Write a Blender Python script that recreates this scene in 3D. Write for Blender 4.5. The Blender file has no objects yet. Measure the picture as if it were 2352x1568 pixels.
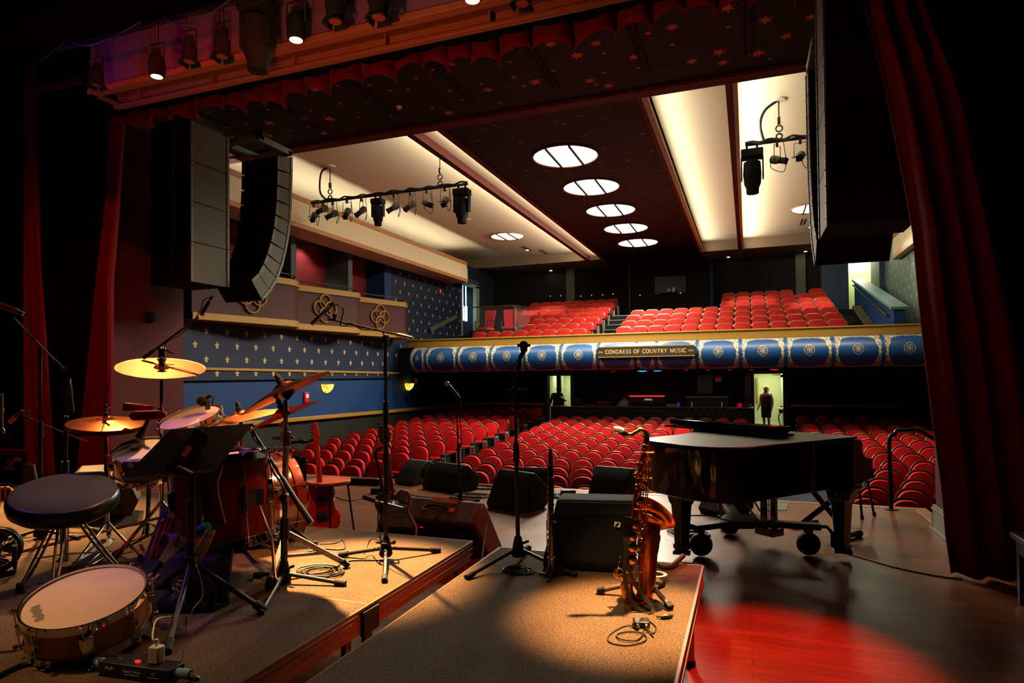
import bpy, math, random
from mathutils import Vector as V, Matrix as MX
random.seed(11)
S = bpy.context.scene
col = S.collection
PI = math.pi
R = math.radians
# ------------------------------------------------------------------ camera
FPX, PCY, CAMH = 1455.0, 837.0, 1.6
_y, _p, _r = R(20.4), R(1.0), R(-.55)
CF = V((-math.sin(_y)*math.cos(_p), math.cos(_y)*math.cos(_p), math.sin(_p)))
_R0 = V((math.cos(_y), math.sin(_y), 0)); _U0 = _R0.cross(CF)
CR = _R0*math.cos(_r) + _U0*math.sin(_r)
CU = -_R0*math.sin(_r) + _U0*math.cos(_r)
CO = V((0, 0, CAMH))
cd = bpy.data.cameras.new('stage_camera'); cam = bpy.data.objects.new('stage_camera', cd); col.objects.link(cam)
cd.sensor_width = 36; cd.lens = FPX/2352*36; cd.shift_y = (PCY-784)/2352; cd.clip_start = .05; cd.clip_end = 200
cam.matrix_world = MX(((CR.x, CU.x, -CF.x, CO.x), (CR.y, CU.y, -CF.y, CO.y), (CR.z, CU.z, -CF.z, CO.z), (0, 0, 0, 1)))
S.camera = cam
# ------------------------------------------------------------------ world, exposure
w = bpy.data.worlds.new('dark_theatre'); S.world = w; w.use_nodes = True
w.node_tree.nodes['Background'].inputs[0].default_value = (.012, .010, .009, 1)
w.node_tree.nodes['Background'].inputs[1].default_value = .12
S.view_settings.view_transform = 'Standard'; S.view_settings.look = 'None'
S.view_settings.exposure = 0.0; S.view_settings.gamma = 1.0; S.view_settings.use_curve_mapping = False
cy = S.cycles
cy.max_bounces = 5; cy.diffuse_bounces = 3; cy.glossy_bounces = 3; cy.transmission_bounces = 3; cy.transparent_max_bounces = 6
cy.sample_clamp_indirect = 4.0; cy.caustics_reflective = False; cy.caustics_refractive = False
cy.use_denoising = True
def lin(c):
    return tuple(((x/255)/12.92 if x/255 <= .04045 else ((x/255+.055)/1.055)**2.4) for x in c[:3])
# ------------------------------------------------------------------ the lamps of the place and added fills
def aim(o, t):
    o.rotation_euler = (V(t)-o.location).to_track_quat('-Z', 'Y').to_euler()
def spot(name, loc, tgt, power, colr, deg, blend=.25, rad=.05):
    l = bpy.data.lights.new(name, 'SPOT'); l.energy = power; l.color = colr; l.spot_size = R(deg); l.spot_blend = blend; l.shadow_soft_size = rad
    o = bpy.data.objects.new(name, l); o.location = loc; col.objects.link(o); aim(o, tgt); return o
def area(name, loc, tgt, sx, sy, power, colr, spread=180):
    l = bpy.data.lights.new(name, 'AREA'); l.shape = 'RECTANGLE'; l.size = sx; l.size_y = sy; l.energy = power; l.color = colr; l.spread = R(spread)
    o = bpy.data.objects.new(name, l); o.location = loc; col.objects.link(o); aim(o, tgt); return o
WARM = (1, .54, .20); AMBER = (1, .42, .14); RED = (1, .028, .010); HOUSE = (1, .90, .70); COVE = (1, .90, .68); PURPLE = (.38, .10, 1); TUNG = (1, .70, .40)
# stage lamps on the batten, others unseen around it
spot('stage_beam', (-3.74, 4.6, 4.57), (-2.05, 2.98, .5), 13000, WARM, 18, .7, .06)
spot('stage_beam', (-1.2, .9, 4.6), (-.55, 3.1, .95), 620, WARM, 13, .8, .06)
spot('stage_beam', (-.7, 3.7, 4.6), (-2.75, 3.0, 1.0), 900, AMBER, 20, .7, .07)
spot('red_wash', (-6.2, 2.4, 3.6), (-3.7, 3.1, 1.35), 70, RED, 26, .8, .06)  # added red accent for the jam block, not a batten lamp
spot('stage_beam', (.12, 3.8, 4.7), (-.50, 2.82, .5), 7500, WARM, 15, .8, .06)
spot('stage_beam', (-5.42, 4.6, 4.57), (-3.7, 3.2, .9), 1300, WARM, 34, .7, .07)
spot('stage_beam', (-6.6, 4.6, 4.6), (-5.3, 3.0, .5), 5500, WARM, 34, .7, .07)
spot('stage_beam', (-4.6, .8, 4.6), (-2.75, 1.45, .5), 520, WARM, 24, .8, .07)
spot('stage_beam', (-2.02, 4.6, 4.57), (-2.7, 2.9, 1.6), 160, AMBER, 40, .8, .07)
# red washes
spot('red_wash', (.55, 5.75, 5.1), (.10, 3.85, 0), 3000, RED, 20, .8, .04)
spot('red_wash', (2.2, 5.0, 3.2), (-1.9, 5.3, .1), 420, RED, 22, .6, .08)
spot('red_wash', (-3.1, 4.3, 4.7), (-3.66, 5.05, .35), 700, RED, 11, .6, .08)
spot('red_wash', (-2.6, 2.0, 5.8), (-8.9, 7.2, 1.5), 700, RED, 46, .9, .1)
spot('red_wash', (-.9, 4.2, 4.7), (1.45, 5.7, 3.4), 18, RED, 70, .9, .1)
spot('red_wash', (-3.2, 3.0, 3.6), (-3.6, 6.5, 5.2), 40, RED, 130, .9, .1)
spot('batten_glow', (-3.0, 3.0, 3.2), (-3.0, 5.1, 4.7), 150, AMBER, 120, .9, .1)
spot('batten_glow', (-5.5, 3.6, 3.4), (-5.6, 5.1, 4.7), 40, AMBER, 110, .9, .1)
# purple and blue wash from the left wing
spot('purple_wash', (-5.6, 1.6, 4.6), (-2.85, 2.5, .75), 300, PURPLE, 22, .9, .08)
spot('purple_wash', (-7.6, 3.9, 4.2), (-5.8, 4.86, 5.0), 30, PURPLE, 60, .9, .08)
area('stage_fill_light', (-1.6, 1.6, 6.4), (-1.6, 2.2, 0), 3.0, 1.0, 26, (1, .74, .50))  # added unseen fill that lifts the dark parts of the stage
# light coves of the house ceiling
for nm, x, sx, y0, y1, z, pw in (('cove_light', -10.25, .9, 9.4, 21.4, 5.35, 170), ('cove_light', 4.75, -.9, 9.4, 22.4, 5.35, 110)):
    area(nm, (x, (y0+y1)/2, z), (x+sx*.35, (y0+y1)/2, 6.4), y1-y0, .2, pw, COVE)
for x, dx, pw in ((-5.90, -1, 170), (-5.27, -1, 55), (-1.43, 1, 120), (-.06, 1, 200)):
    area('cove_strip', (x, 17.2, 6.14), (x+dx*1.0, 17.2, 6.46), 13.6, .05, pw, COVE, 180)
# house light thrown down from the round ceiling lights
for i in range(5): spot('house_downlight', (-3.44, 12.51+2.292*i, 6.0), (-3.44, 11.3+2.292*i, 0), 1600, HOUSE, 150, .45, .5)
# balcony downlights
for x, y, tx, ty in ((-7.9, 21.5, -7.2, 23.4), (-.2, 21.5, .2, 23.6), (1.9, 21.0, 2.1, 22.4), (-2.6, 21.0, -2.2, 21.8)):
    spot('balcony_downlight', (x, y, 6.05), (tx, ty, 3.6), 420, HOUSE, 40, .5, .05)
for x in (2.6, 3.6, 4.1): spot('wall_washer', (x*.35+2.7, 19.2 if x > 3 else 22, 5.6), (4.5, 19.5+(x-2.6)*2, 3.8), 60, HOUSE, 60, .6, .05)
spot('box_light', (-10.9, 14.0, 5.2), (-11.3, 14.0, 3.6), 40, HOUSE, 120, .6, .05)
area('balcony_front_wash', (-3, 16.0, 5.9), (-3, 17.45, 2.4), 12, .3, 130, HOUSE, 60)
# halls beyond the doorways
area('hall_light_and_fill', (.7, 24.3, 1.70), (.7, 24.3, -.4), .9, 1.8, 34, (1, 1, .78))
area('hall_light_and_fill', (-6.6, 24.6, 1.70), (-6.6, 24.6, -.4), 1.0, 1.2, 26, (.98, 1, .80))
area('stair_hall_light', (4.0, 27.2, 6.1), (4.0, 27.0, 3), .8, .6, 60, (1, 1, .74))
area('corridor_light', (-11.5, 24.0, 5.5), (-11.4, 24, 3), .5, .5, 8, (.8, 1, 1))
area('under_balcony_fill', (-3.2, 21.2, 1.6), (-3.2, 21.6, 0), 7, .4, 14, (1, .8, .6))  # added fill without a fixture, brings out the mixing counter
area('hall_light_and_fill', (.55, 23.62, 1.69), (.55, 23.7, 0), .7, .3, 16, (1, .95, .75))  # added fill on the person in the right doorway
spot('console_glow', (-2.9, 22.3, 1.2), (-3.4, 22.8, .6), 1.2, (.6, .7, 1), 90, .8, .05)

# ------------------------------------------------------------------ pixels of the 2352x1568 frame to points of the place
def ray(px, py): return CF + CR*((px-1176)/FPX) + CU*((PCY-py)/FPX)
def A(px, py, **k):
    (a, v), = k.items(); i = 'XYZ'.index(a); d = ray(px, py); return CO + d*((v-CO[i])/d[i])
def W(px, py, d): return CO + ray(px, py)*d
def dep(p): return (V(p)-CO).dot(CF)
# ------------------------------------------------------------------ mesh building
def frames(pts, closed=False):
    n = len(pts); T = []
    for i in range(n):
        a = pts[i-1] if (i > 0 or closed) else pts[i]; b = pts[(i+1) % n] if (i < n-1 or closed) else pts[i]
        t = b-a; T.append(t.normalized() if t.length > 1e-9 else V((0, 0, 1)))
    u = T[0].orthogonal().normalized(); out = []
    for i in range(n):
        u = u - T[i]*u.dot(T[i])
        u = u.normalized() if u.length > 1e-6 else T[i].orthogonal().normalized()
        out.append((u.copy(), T[i].cross(u)))
    return out
def spline(pts, n=6, closed=False):
    P = [V(p) for p in pts]; m = len(P); out = []
    for i in range(m if closed else m-1):
        p1 = P[i]; p2 = P[(i+1) % m]
        p0 = P[i-1] if (i > 0 or closed) else p1*2-p2
        p3 = P[(i+2) % m] if (i+2 < m or closed) else p2*2-p1
        for j in range(n):
            t = j/n
            out.append(.5*((2*p1)+(p2-p0)*t+(2*p0-5*p1+4*p2-p3)*t*t+(3*p1-p0-3*p2+p3)*t**3))
    if not closed: out.append(P[-1])
    return out
class MB:
    def __init__(s): s.v = []; s.f = []; s.mi = []; s.k = 0; s.uv = None
    def add(s, vs, fs):
        b = len(s.v); s.v += [V(p) for p in vs]; s.f += [tuple(b+i for i in f) for f in fs]; s.mi += [s.k]*len(fs); return s
    def box(s, a, b, M=None):
        x0, y0, z0 = a; x1, y1, z1 = b
        vs = [V(p) for p in ((x0,y0,z0),(x1,y0,z0),(x1,y1,z0),(x0,y1,z0),(x0,y0,z1),(x1,y0,z1),(x1,y1,z1),(x0,y1,z1))]
        if M: vs = [M @ p for p in vs]
        return s.add(vs, [(3,2,1,0),(4,5,6,7),(0,1,5,4),(1,2,6,5),(2,3,7,6),(3,0,4,7)])
    def cbox(s, c, d, M=None):
        return s.box((c[0]-d[0]/2, c[1]-d[1]/2, c[2]-d[2]/2), (c[0]+d[0]/2, c[1]+d[1]/2, c[2]+d[2]/2), M)
    def bar(s, a, b, wd, hg, up=(0, 0, 1)):
        a = V(a); b = V(b); t = (b-a).normalized(); u = V(up); x = t.cross(u)
        x = x.normalized() if x.length > 1e-5 else t.orthogonal().normalized(); y = x.cross(t)
        M = MX.Translation(a) @ MX((x, t, y)).transposed().to_4x4()
        return s.box((-wd/2, 0, -hg/2), (wd/2, (b-a).length, hg/2), M)
    def tube(s, pts, r, n=8, closed=False, caps=True, sc=None):
        P = [V(p) for p in pts]; m = len(P); rr = r if isinstance(r, (list, tuple)) else [r]*m
        fr = frames(P, closed); vs = []
        for i in range(m):
            u, w_ = fr[i]
            for j in range(n):
                a = 2*PI*j/n; vs.append(P[i]+(u*math.cos(a)+w_*math.sin(a))*rr[i])
        fs = []
        for i in range(m if closed else m-1):
            for j in range(n):
                i2 = (i+1) % m; fs.append((i*n+j, i*n+(j+1) % n, i2*n+(j+1) % n, i2*n+j))
        if caps and not closed: fs += [tuple(range(n-1, -1, -1)), tuple((m-1)*n+j for j in range(n))]
        return s.add(vs, fs)
    def cyl(s, a, b, r, r2=None, n=12): return s.tube([a, b], [r, r if r2 is None else r2], n)
    def lathe(s, prof, n=24, M=None):
        vs = []; m = len(prof)
        for (r, z) in prof:
            for j in range(n):
                a = 2*PI*j/n; p = V((r*math.cos(a), r*math.sin(a), z)); vs.append(M @ p if M else p)
        fs = []
        for i in range(m-1):
            for j in range(n): fs.append((i*n+j, i*n+(j+1) % n, (i+1)*n+(j+1) % n, (i+1)*n+j))
        if prof[0][0] > 1e-4: fs.append(tuple(range(n-1, -1, -1)))
        if prof[-1][0] > 1e-4: fs.append(tuple((m-1)*n+j for j in range(n)))
        return s.add(vs, fs)
    def prism(s, poly, z0, z1, M=None):
        n = len(poly); vs = [V((p[0], p[1], z0)) for p in poly]+[V((p[0], p[1], z1)) for p in poly]
        if M: vs = [M @ p for p in vs]
        return s.add(vs, [tuple(range(n-1, -1, -1)), tuple(range(n, 2*n))]+[(i, (i+1) % n, n+(i+1) % n, n+i) for i in range(n)])
    def loft(s, rings, cap=True):
        n = len(rings[0]); vs = [p for r_ in rings for p in r_]; fs = []
        for i in range(len(rings)-1):
            for j in range(n): fs.append((i*n+j, i*n+(j+1) % n, (i+1)*n+(j+1) % n, (i+1)*n+j))
        if cap: fs += [tuple(range(n-1, -1, -1)), tuple((len(rings)-1)*n+j for j in range(n))]
        return s.add(vs, fs)
    def ball(s, c, r, n=12, sc=(1, 1, 1), M=None):
        m = max(5, n//2+1)
        pr = [(math.sin(PI*i/(m-1)), -math.cos(PI*i/(m-1))) for i in range(m)]
        T = MX.Translation(V(c)) @ (M.to_4x4() if M else MX.Identity(4)) @ MX.Diagonal((r*sc[0], r*sc[1], r*sc[2], 1))
        return s.lathe([(max(a, 1e-3), b) for a, b in pr], n, T)
    def surf(s, fn, nu, nv, wrap=False):
        vs = [fn(i/nu, j/nv) for i in range(nu+1) for j in range(nv+1)]
        fs = [(i*(nv+1)+j, (i+1)*(nv+1)+j, (i+1)*(nv+1)+j+1, i*(nv+1)+j+1) for i in range(nu) for j in range(nv)]
        return s.add(vs, fs)
    def ring(s, c, r, t, axis=(0, 0, 1), n=28, m=8):
        q = V(axis).to_track_quat('Z', 'Y'); c = V(c)
        return s.tube([c+q @ V((r*math.cos(2*PI*i/n), r*math.sin(2*PI*i/n), 0)) for i in range(n)], t, m, closed=True)
    def build(s, name, mats, parent=None, smooth=35, bevel=0, seg=2, solid=0, subsurf=0):
        me = bpy.data.meshes.new(name); inv = ROOT.get(parent.name) if parent else None
        me.from_pydata([inv @ p for p in s.v] if inv else s.v, [], s.f)
        for m_ in (mats if isinstance(mats, (list, tuple)) else [mats]): me.materials.append(m_)
        me.polygons.foreach_set('material_index', s.mi)
        if smooth:
            me.polygons.foreach_set('use_smooth', [True]*len(me.polygons)); me.set_sharp_from_angle(angle=R(smooth))
        if s.uv:
            ul = me.uv_layers.new(name='UVMap')
            for lp in me.loops: ul.data[lp.index].uv = s.uv[lp.vertex_index]
        me.validate(); me.update()
        o = bpy.data.objects.new(name, me); col.objects.link(o)
        if parent: o.parent = parent; ROOT[o.name] = inv
        else: ROOT[o.name] = MX.Identity(4)
        if solid: md = o.modifiers.new('thickness', 'SOLIDIFY'); md.thickness = solid; md.offset = 0
        if bevel: md = o.modifiers.new('bevel', 'BEVEL'); md.width = bevel; md.segments = seg; md.limit_method = 'ANGLE'; md.angle_limit = R(40)
        if subsurf: md = o.modifiers.new('subsurf', 'SUBSURF'); md.levels = md.render_levels = subsurf
        return o
ROOT = {}
def thing(name, label, cat, loc=(0, 0, 0), rotz=0, group=None):
    o = bpy.data.objects.new(name, None); o.empty_display_size = .1; col.objects.link(o)
    o.location = loc; o.rotation_euler = (0, 0, rotz)
    ROOT[o.name] = (MX.Translation(V(loc)) @ MX.Rotation(rotz, 4, 'Z')).inverted()
    return tag(o, label, cat, group)
def tag(o, label, cat, group=None):
    o['label'] = label; o['category'] = cat
    if group: o['group'] = group
    return o
def struct(o): o['kind'] = 'structure'; return o
def plab(o, label): o['label'] = label; return o
def dup(root, loc, rotz=0, label=None, skip=()):
    def rec(o, par):
        c = o.copy(); col.objects.link(c)
        if par: c.parent = par
        for ch in CH.get(o.name, []):
            if ch.name.split('.')[0] not in skip: rec(ch, c)
        return c
    r = rec(root, None); r.location = loc; r.rotation_euler = (0, 0, rotz)
    if label: r['label'] = label
    return r
CH = {}
def index_children():
    CH.clear()
    for o in bpy.data.objects:
        if o.parent: CH.setdefault(o.parent.name, []).append(o)
def text(body, name, mat, size, M, parent=None, ext=.0008, align='CENTER', space=1.0):
    cu = bpy.data.curves.new(name, 'FONT'); cu.body = body; cu.size = size; cu.extrude = ext; cu.align_x = align; cu.align_y = 'CENTER'; cu.space_character = space
    o0 = bpy.data.objects.new(name, cu); col.objects.link(o0)
    me = bpy.data.meshes.new_from_object(o0.evaluated_get(bpy.context.evaluated_depsgraph_get())); bpy.data.objects.remove(o0); bpy.data.curves.remove(cu)
    me.materials.clear(); me.materials.append(mat); me.transform((ROOT[parent.name] if parent else MX.Identity(4)) @ M)
    o = bpy.data.objects.new(name, me); col.objects.link(o)
    if parent: o.parent = parent
    return o
def basis(o, x, y, z): # matrix with columns x,y,z at o
    x, y, z, o = V(x), V(y), V(z), V(o)
    return MX(((x.x, y.x, z.x, o.x), (x.y, y.y, z.y, o.y), (x.z, y.z, z.z, o.z), (0, 0, 0, 1)))
# ------------------------------------------------------------------ materials
def mat(name, c, rough=.5, metal=0, spec=.5, noise=0, nscale=30, bump=0, bscale=200, coat=0, sheen=0, emit=None, estr=0, trans=0):
    m = bpy.data.materials.new(name); m.use_nodes = True; nt = m.node_tree; b = nt.nodes['Principled BSDF']
    L = lin(c); b.inputs['Base Color'].default_value = (*L, 1); b.inputs['Roughness'].default_value = rough; b.inputs['Metallic'].default_value = metal
    b.inputs['Specular IOR Level'].default_value = spec; b.inputs['Coat Weight'].default_value = coat
    if sheen: b.inputs['Sheen Weight'].default_value = sheen; b.inputs['Sheen Roughness'].default_value = .4; b.inputs['Sheen Tint'].default_value = (*[min(1, x*4+.1) for x in L], 1)
    if trans: b.inputs['Transmission Weight'].default_value = trans
    if emit: b.inputs['Emission Color'].default_value = (*lin(emit), 1); b.inputs['Emission Strength'].default_value = estr
    if noise or bump:
        tc = nt.nodes.new('ShaderNodeTexCoord')
    if noise:
        n = nt.nodes.new('ShaderNodeTexNoise'); n.inputs['Scale'].default_value = nscale; n.inputs['Detail'].default_value = 4
        r = nt.nodes.new('ShaderNodeValToRGB'); r.color_ramp.elements[0].position = .3; r.color_ramp.elements[1].position = .7
        r.color_ramp.elements[0].color = (*[x*(1-noise) for x in L], 1); r.color_ramp.elements[1].color = (*[min(1, x*(1+noise)) for x in L], 1)
        nt.links.new(tc.outputs['Object'], n.inputs['Vector']); nt.links.new(n.outputs['Fac'], r.inputs['Fac']); nt.links.new(r.outputs['Color'], b.inputs['Base Color'])
    if bump:
        n2 = nt.nodes.new('ShaderNodeTexNoise'); n2.inputs['Scale'].default_value = bscale; n2.inputs['Detail'].default_value = 3
        bp = nt.nodes.new('ShaderNodeBump'); bp.inputs['Strength'].default_value = bump; bp.inputs['Distance'].default_value = .01
        nt.links.new(tc.outputs['Object'], n2.inputs['Vector']); nt.links.new(n2.outputs['Fac'], bp.inputs['Height']); nt.links.new(bp.outputs['Normal'], b.inputs['Normal'])
    return m
def emat(name, c, s):
    m = bpy.data.materials.new(name); m.use_nodes = True; nt = m.node_tree; nt.nodes.clear()
    e = nt.nodes.new('ShaderNodeEmission'); e.inputs[0].default_value = (*lin(c), 1); e.inputs[1].default_value = s
    o = nt.nodes.new('ShaderNodeOutputMaterial'); nt.links.new(e.outputs[0], o.inputs[0]); return m
def woodmat(name, c1, c2, rough, bw, axis, blen=1.6, spec=.5, bumpd=.0015, grain=1.0):
    """boards of width bw running along axis ('X' or 'Y') with staggered ends, grain and fine gaps"""
    m = bpy.data.materials.new(name); m.use_nodes = True; nt = m.node_tree; N = nt.nodes; L = nt.links; b = N['Principled BSDF']
    tc = N.new('ShaderNodeTexCoord'); mp = N.new('ShaderNodeMapping'); L.new(tc.outputs['Object'], mp.inputs['Vector'])
    if axis == 'Y': mp.inputs['Rotation'].default_value = (0, 0, PI/2)
    br = N.new('ShaderNodeTexBrick'); br.inputs['Scale'].default_value = 1; br.inputs['Brick Width'].default_value = blen; br.inputs['Row Height'].default_value = bw
    br.inputs['Mortar Size'].default_value = .0022; br.inputs['Mortar Smooth'].default_value = .3; br.offset = .37
    br.inputs['Color1'].default_value = (*lin(c1), 1); br.inputs['Color2'].default_value = (*lin(c2), 1); br.inputs['Mortar'].default_value = (*[x*.25 for x in lin(c1)], 1)
    L.new(mp.outputs['Vector'], br.inputs['Vector'])
    m2 = N.new('ShaderNodeMapping'); m2.inputs['Scale'].default_value = (2.2, 40, 40); L.new(mp.outputs['Vector'], m2.inputs['Vector'])
    no = N.new('ShaderNodeTexNoise'); no.inputs['Scale'].default_value = 1.5; no.inputs['Detail'].default_value = 6; L.new(m2.outputs['Vector'], no.inputs['Vector'])
    mx = N.new('ShaderNodeMix'); mx.data_type = 'RGBA'; mx.blend_type = 'MULTIPLY'; mx.inputs[0].default_value = .75*grain
    rp = N.new('ShaderNodeValToRGB'); rp.color_ramp.elements[0].color = (.35, .3, .27, 1); rp.color_ramp.elements[1].color = (1.25, 1.2, 1.15, 1); rp.color_ramp.elements[0].position = .25; rp.color_ramp.elements[1].position = .75
    L.new(no.outputs['Fac'], rp.inputs['Fac']); L.new(br.outputs['Color'], mx.inputs[6]); L.new(rp.outputs['Color'], mx.inputs[7]); L.new(mx.outputs[2], b.inputs['Base Color'])
    n3 = N.new('ShaderNodeTexNoise'); n3.inputs['Scale'].default_value = 2.0; n3.inputs['Detail'].default_value = 5; L.new(tc.outputs['Object'], n3.inputs['Vector'])
    mr = N.new('ShaderNodeMapRange'); mr.inputs[3].default_value = rough*.75; mr.inputs[4].default_value = rough*1.4; L.new(n3.outputs['Fac'], mr.inputs[0]); L.new(mr.outputs[0], b.inputs['Roughness'])
    bp = N.new('ShaderNodeBump'); bp.inputs['Distance'].default_value = bumpd; bp.inputs['Strength'].default_value = .5; bp.invert = True; L.new(br.outputs['Fac'], bp.inputs['Height']); L.new(bp.outputs['Normal'], b.inputs['Normal'])
    b.inputs['Specular IOR Level'].default_value = spec
    return m
def speckle(name, c1, c2, rough, scale, bump=.4):
    m = mat(name, c1, rough); nt = m.node_tree; N = nt.nodes; L = nt.links; b = N['Principled BSDF']
    tc = N.new('ShaderNodeTexCoord'); n = N.new('ShaderNodeTexNoise'); n.inputs['Scale'].default_value = scale; n.inputs['Detail'].default_value = 3; n.inputs['Roughness'].default_value = .8
    n2 = N.new('ShaderNodeTexNoise'); n2.inputs['Scale'].default_value = 3; n2.inputs['Detail'].default_value = 4
    r = N.new('ShaderNodeValToRGB'); r.color_ramp.elements[0].color = (*lin(c1), 1); r.color_ramp.elements[1].color = (*lin(c2), 1); r.color_ramp.elements[0].position = .38; r.color_ramp.elements[1].position = .62
    ad = N.new('ShaderNodeMix'); ad.data_type = 'RGBA'; ad.blend_type = 'MULTIPLY'; ad.inputs[0].default_value = .5
    L.new(tc.outputs['Object'], n.inputs['Vector']); L.new(tc.outputs['Object'], n2.inputs['Vector']); L.new(n.outputs['Fac'], r.inputs['Fac']); L.new(r.outputs['Color'], ad.inputs[6]); L.new(n2.outputs['Color'], ad.inputs[7])
    r2 = N.new('ShaderNodeValToRGB'); r2.color_ramp.elements[0].color = (.55, .55, .55, 1); r2.color_ramp.elements[1].color = (1.2, 1.2, 1.2, 1); r2.color_ramp.elements[0].position = .3; r2.color_ramp.elements[1].position = .7
    L.new(n2.outputs['Fac'], r2.inputs['Fac']); L.new(r2.outputs['Color'], ad.inputs[7]); L.new(ad.outputs[2], b.inputs['Base Color'])
    bp = N.new('ShaderNodeBump'); bp.inputs['Strength'].default_value = bump; bp.inputs['Distance'].default_value = .004; L.new(n.outputs['Fac'], bp.inputs['Height']); L.new(bp.outputs['Normal'], b.inputs['Normal'])
    b.inputs['Specular IOR Level'].default_value = .15
    return m
m_floor = woodmat('stage floor boards', (142, 82, 46), (116, 64, 35), .34, .083, 'X', 1.9)
m_carpet = speckle('grey brown riser carpet', (56, 43, 33), (110, 88, 68), .95, 130)
m_deckwood = woodmat('oiled plywood edge', (176, 100, 62), (140, 76, 46), .45, .03, 'Y', 3.0)
m_blk = mat('black powder coated metal', (20, 19, 18), .42, .3, .5)
m_blkmatte = mat('matt black paint', (10, 10, 10), .85, 0, .25)
m_wedge = mat('charcoal speaker paint', (34, 34, 31), .6, 0, .3, bump=.1, bscale=300)
m_rubber = mat('black rubber', (14, 13, 13), .7, 0, .3)
m_cable = mat('black cable jacket', (15, 14, 13), .5, 0, .4)
m_chrome = mat('chrome', (215, 213, 210), .12, 1)
m_steel = mat('brushed steel', (150, 148, 145), .3, 1)
m_velvet = mat('red seat velvet', (186, 12, 18), .8, 0, .2, noise=.14, nscale=9, sheen=.12)
m_velvetb = mat('balcony red upholstery', (176, 24, 18), .75, 0, .25, noise=.12, nscale=9, sheen=.3)
m_curtain = mat('deep red stage velvet', (104, 6, 10), .85, 0, .15, noise=.2, nscale=6, sheen=.35)
m_blackcloth = mat('black drape', (9, 8, 8), .95, 0, .1)
m_redwall = mat('dark red wall paint', (74, 16, 14), .7, 0, .25, noise=.07, nscale=3, bump=.06, bscale=90)
m_blue = mat('blue wall paint', (8, 52, 100), .6, 0, .3, noise=.06, nscale=2, bump=.05, bscale=80)
m_navy = mat('navy wall paint', (13, 31, 58), .6, 0, .3, noise=.08, nscale=2)
m_gold = mat('gold paint', (156, 118, 46), .5, .15, .4)
m_goldleaf = mat('gold stencil paint', (205, 180, 112), .55, .1, .4)
m_wains = mat('dark green black wainscot paint', (26, 30, 26), .6, 0, .3)
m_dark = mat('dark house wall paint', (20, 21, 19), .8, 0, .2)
m_white = mat('cream ceiling paint', (222, 208, 180), .8, 0, .2)
m_cream = mat('cream cove paint', (216, 200, 166), .7, 0, .25)
m_oak = mat('oak trim', (172, 112, 56), .5, 0, .35, noise=.15, nscale=12)
m_redbrown = mat('red brown beam paint', (92, 30, 18), .65, 0, .25, noise=.08, nscale=4)
m_starceil = mat('midnight ceiling paint', (27, 20, 19), .7, 0, .25)
m_star = mat('orange star paint', (214, 96, 44), .6, 0, .3)
m_maroon = mat('maroon box paint', (66, 22, 20), .6, 0, .3, noise=.06, nscale=3)
m_hall = mat('pale green hall paint', (196, 205, 150), .8, 0, .2)
m_housefloor = speckle('patterned house carpet', (34, 36, 48), (70, 74, 92), .95, 120)
m_graybox = mat('dark grey loudspeaker paint', (88, 86, 72), .75, 0, .25, noise=.1, nscale=40, bump=.15, bscale=300)
m_grille = mat('black speaker grille', (38, 38, 35), .75, .2, .25, bump=.25, bscale=500)
m_brass = mat('hammered bronze', (180, 100, 48), .3, 1, noise=.12, nscale=60)
m_redwood = mat('cherry drum lacquer', (96, 18, 10), .22, 0, .5, noise=.2, nscale=8, coat=.7)
m_amberwood = mat('amber drum lacquer', (150, 64, 20), .22, 0, .5, noise=.25, nscale=9, coat=.7)
m_head = mat('coated drum head', (206, 178, 170), .6, 0, .3)
m_piano = mat('black piano lacquer', (7, 6, 6), .10, 0, .5, coat=1.0)
m_pianolid = mat('dusty black piano lacquer', (13, 10, 8), .42, 0, .22, noise=.6, nscale=180)
m_leather = mat('black vinyl', (16, 15, 18), .33, 0, .5, bump=.1, bscale=120)
m_cloth_top = mat('dark grey seat cloth', (38, 38, 46), .9, 0, .2, noise=.15, nscale=120)
m_tolex = mat('brown black amp vinyl', (80, 62, 46), .6, 0, .4, bump=.3, bscale=260)
m_tape = mat('masking tape', (196, 140, 70), .7)
m_sax = mat('aged lacquered brass', (198, 104, 46), .25, 1, noise=.2, nscale=14)
m_saxkey = mat('polished brass', (236, 172, 104), .2, 1)
m_guitarred = mat('translucent red lacquer', (178, 40, 22), .22, 0, .5, coat=.8)
m_neck = mat('maple guitar neck', (150, 64, 30), .35, 0, .5)
m_guitarblk = mat('black guitar lacquer', (12, 8, 7), .12, 0, .5, coat=.8)
m_bind = mat('cream binding', (232, 190, 130), .4)
m_whiteplastic = mat('white plastic', (226, 218, 206), .4)
m_skin = mat('skin', (176, 122, 96), .6)
m_darkskin = mat('dark skin', (58, 36, 26), .6)
m_hair = mat('blond hair', (196, 150, 70), .6)
m_darkhair = mat('dark hair', (14, 11, 10), .6)
m_vest = mat('burgundy vest cloth', (112, 24, 30), .85)
m_shirt = mat('grey white shirt cloth', (176, 176, 156), .85)
m_purpleshirt = mat('plum shirt cloth', (58, 36, 58), .85)
m_blackfab = mat('black clothing', (14, 13, 14), .9)
m_seatshell = mat('black seat shell', (13, 12, 12), .35, 0, .5)
m_seatrim = mat('worn seat edge metal', (120, 96, 66), .35, .8)
m_label = mat('silver badge', (190, 186, 176), .35, .6)
m_stick = mat('drum stick wood', (198, 150, 104), .5)
m_purplewood = mat('pale brush handle', (190, 170, 176), .5)
m_teal = mat('teal felt mallet', (20, 140, 130), .9)
m_sparkle = speckle('champagne sparkle wrap', (150, 92, 62), (216, 150, 108), .3, 260, .1)
m_ink = mat('white print', (225, 220, 210), .6)
m_redprint = mat('red print', (200, 50, 30), .6)
m_blueplug = mat('blue power plug', (110, 160, 180), .5)
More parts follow.
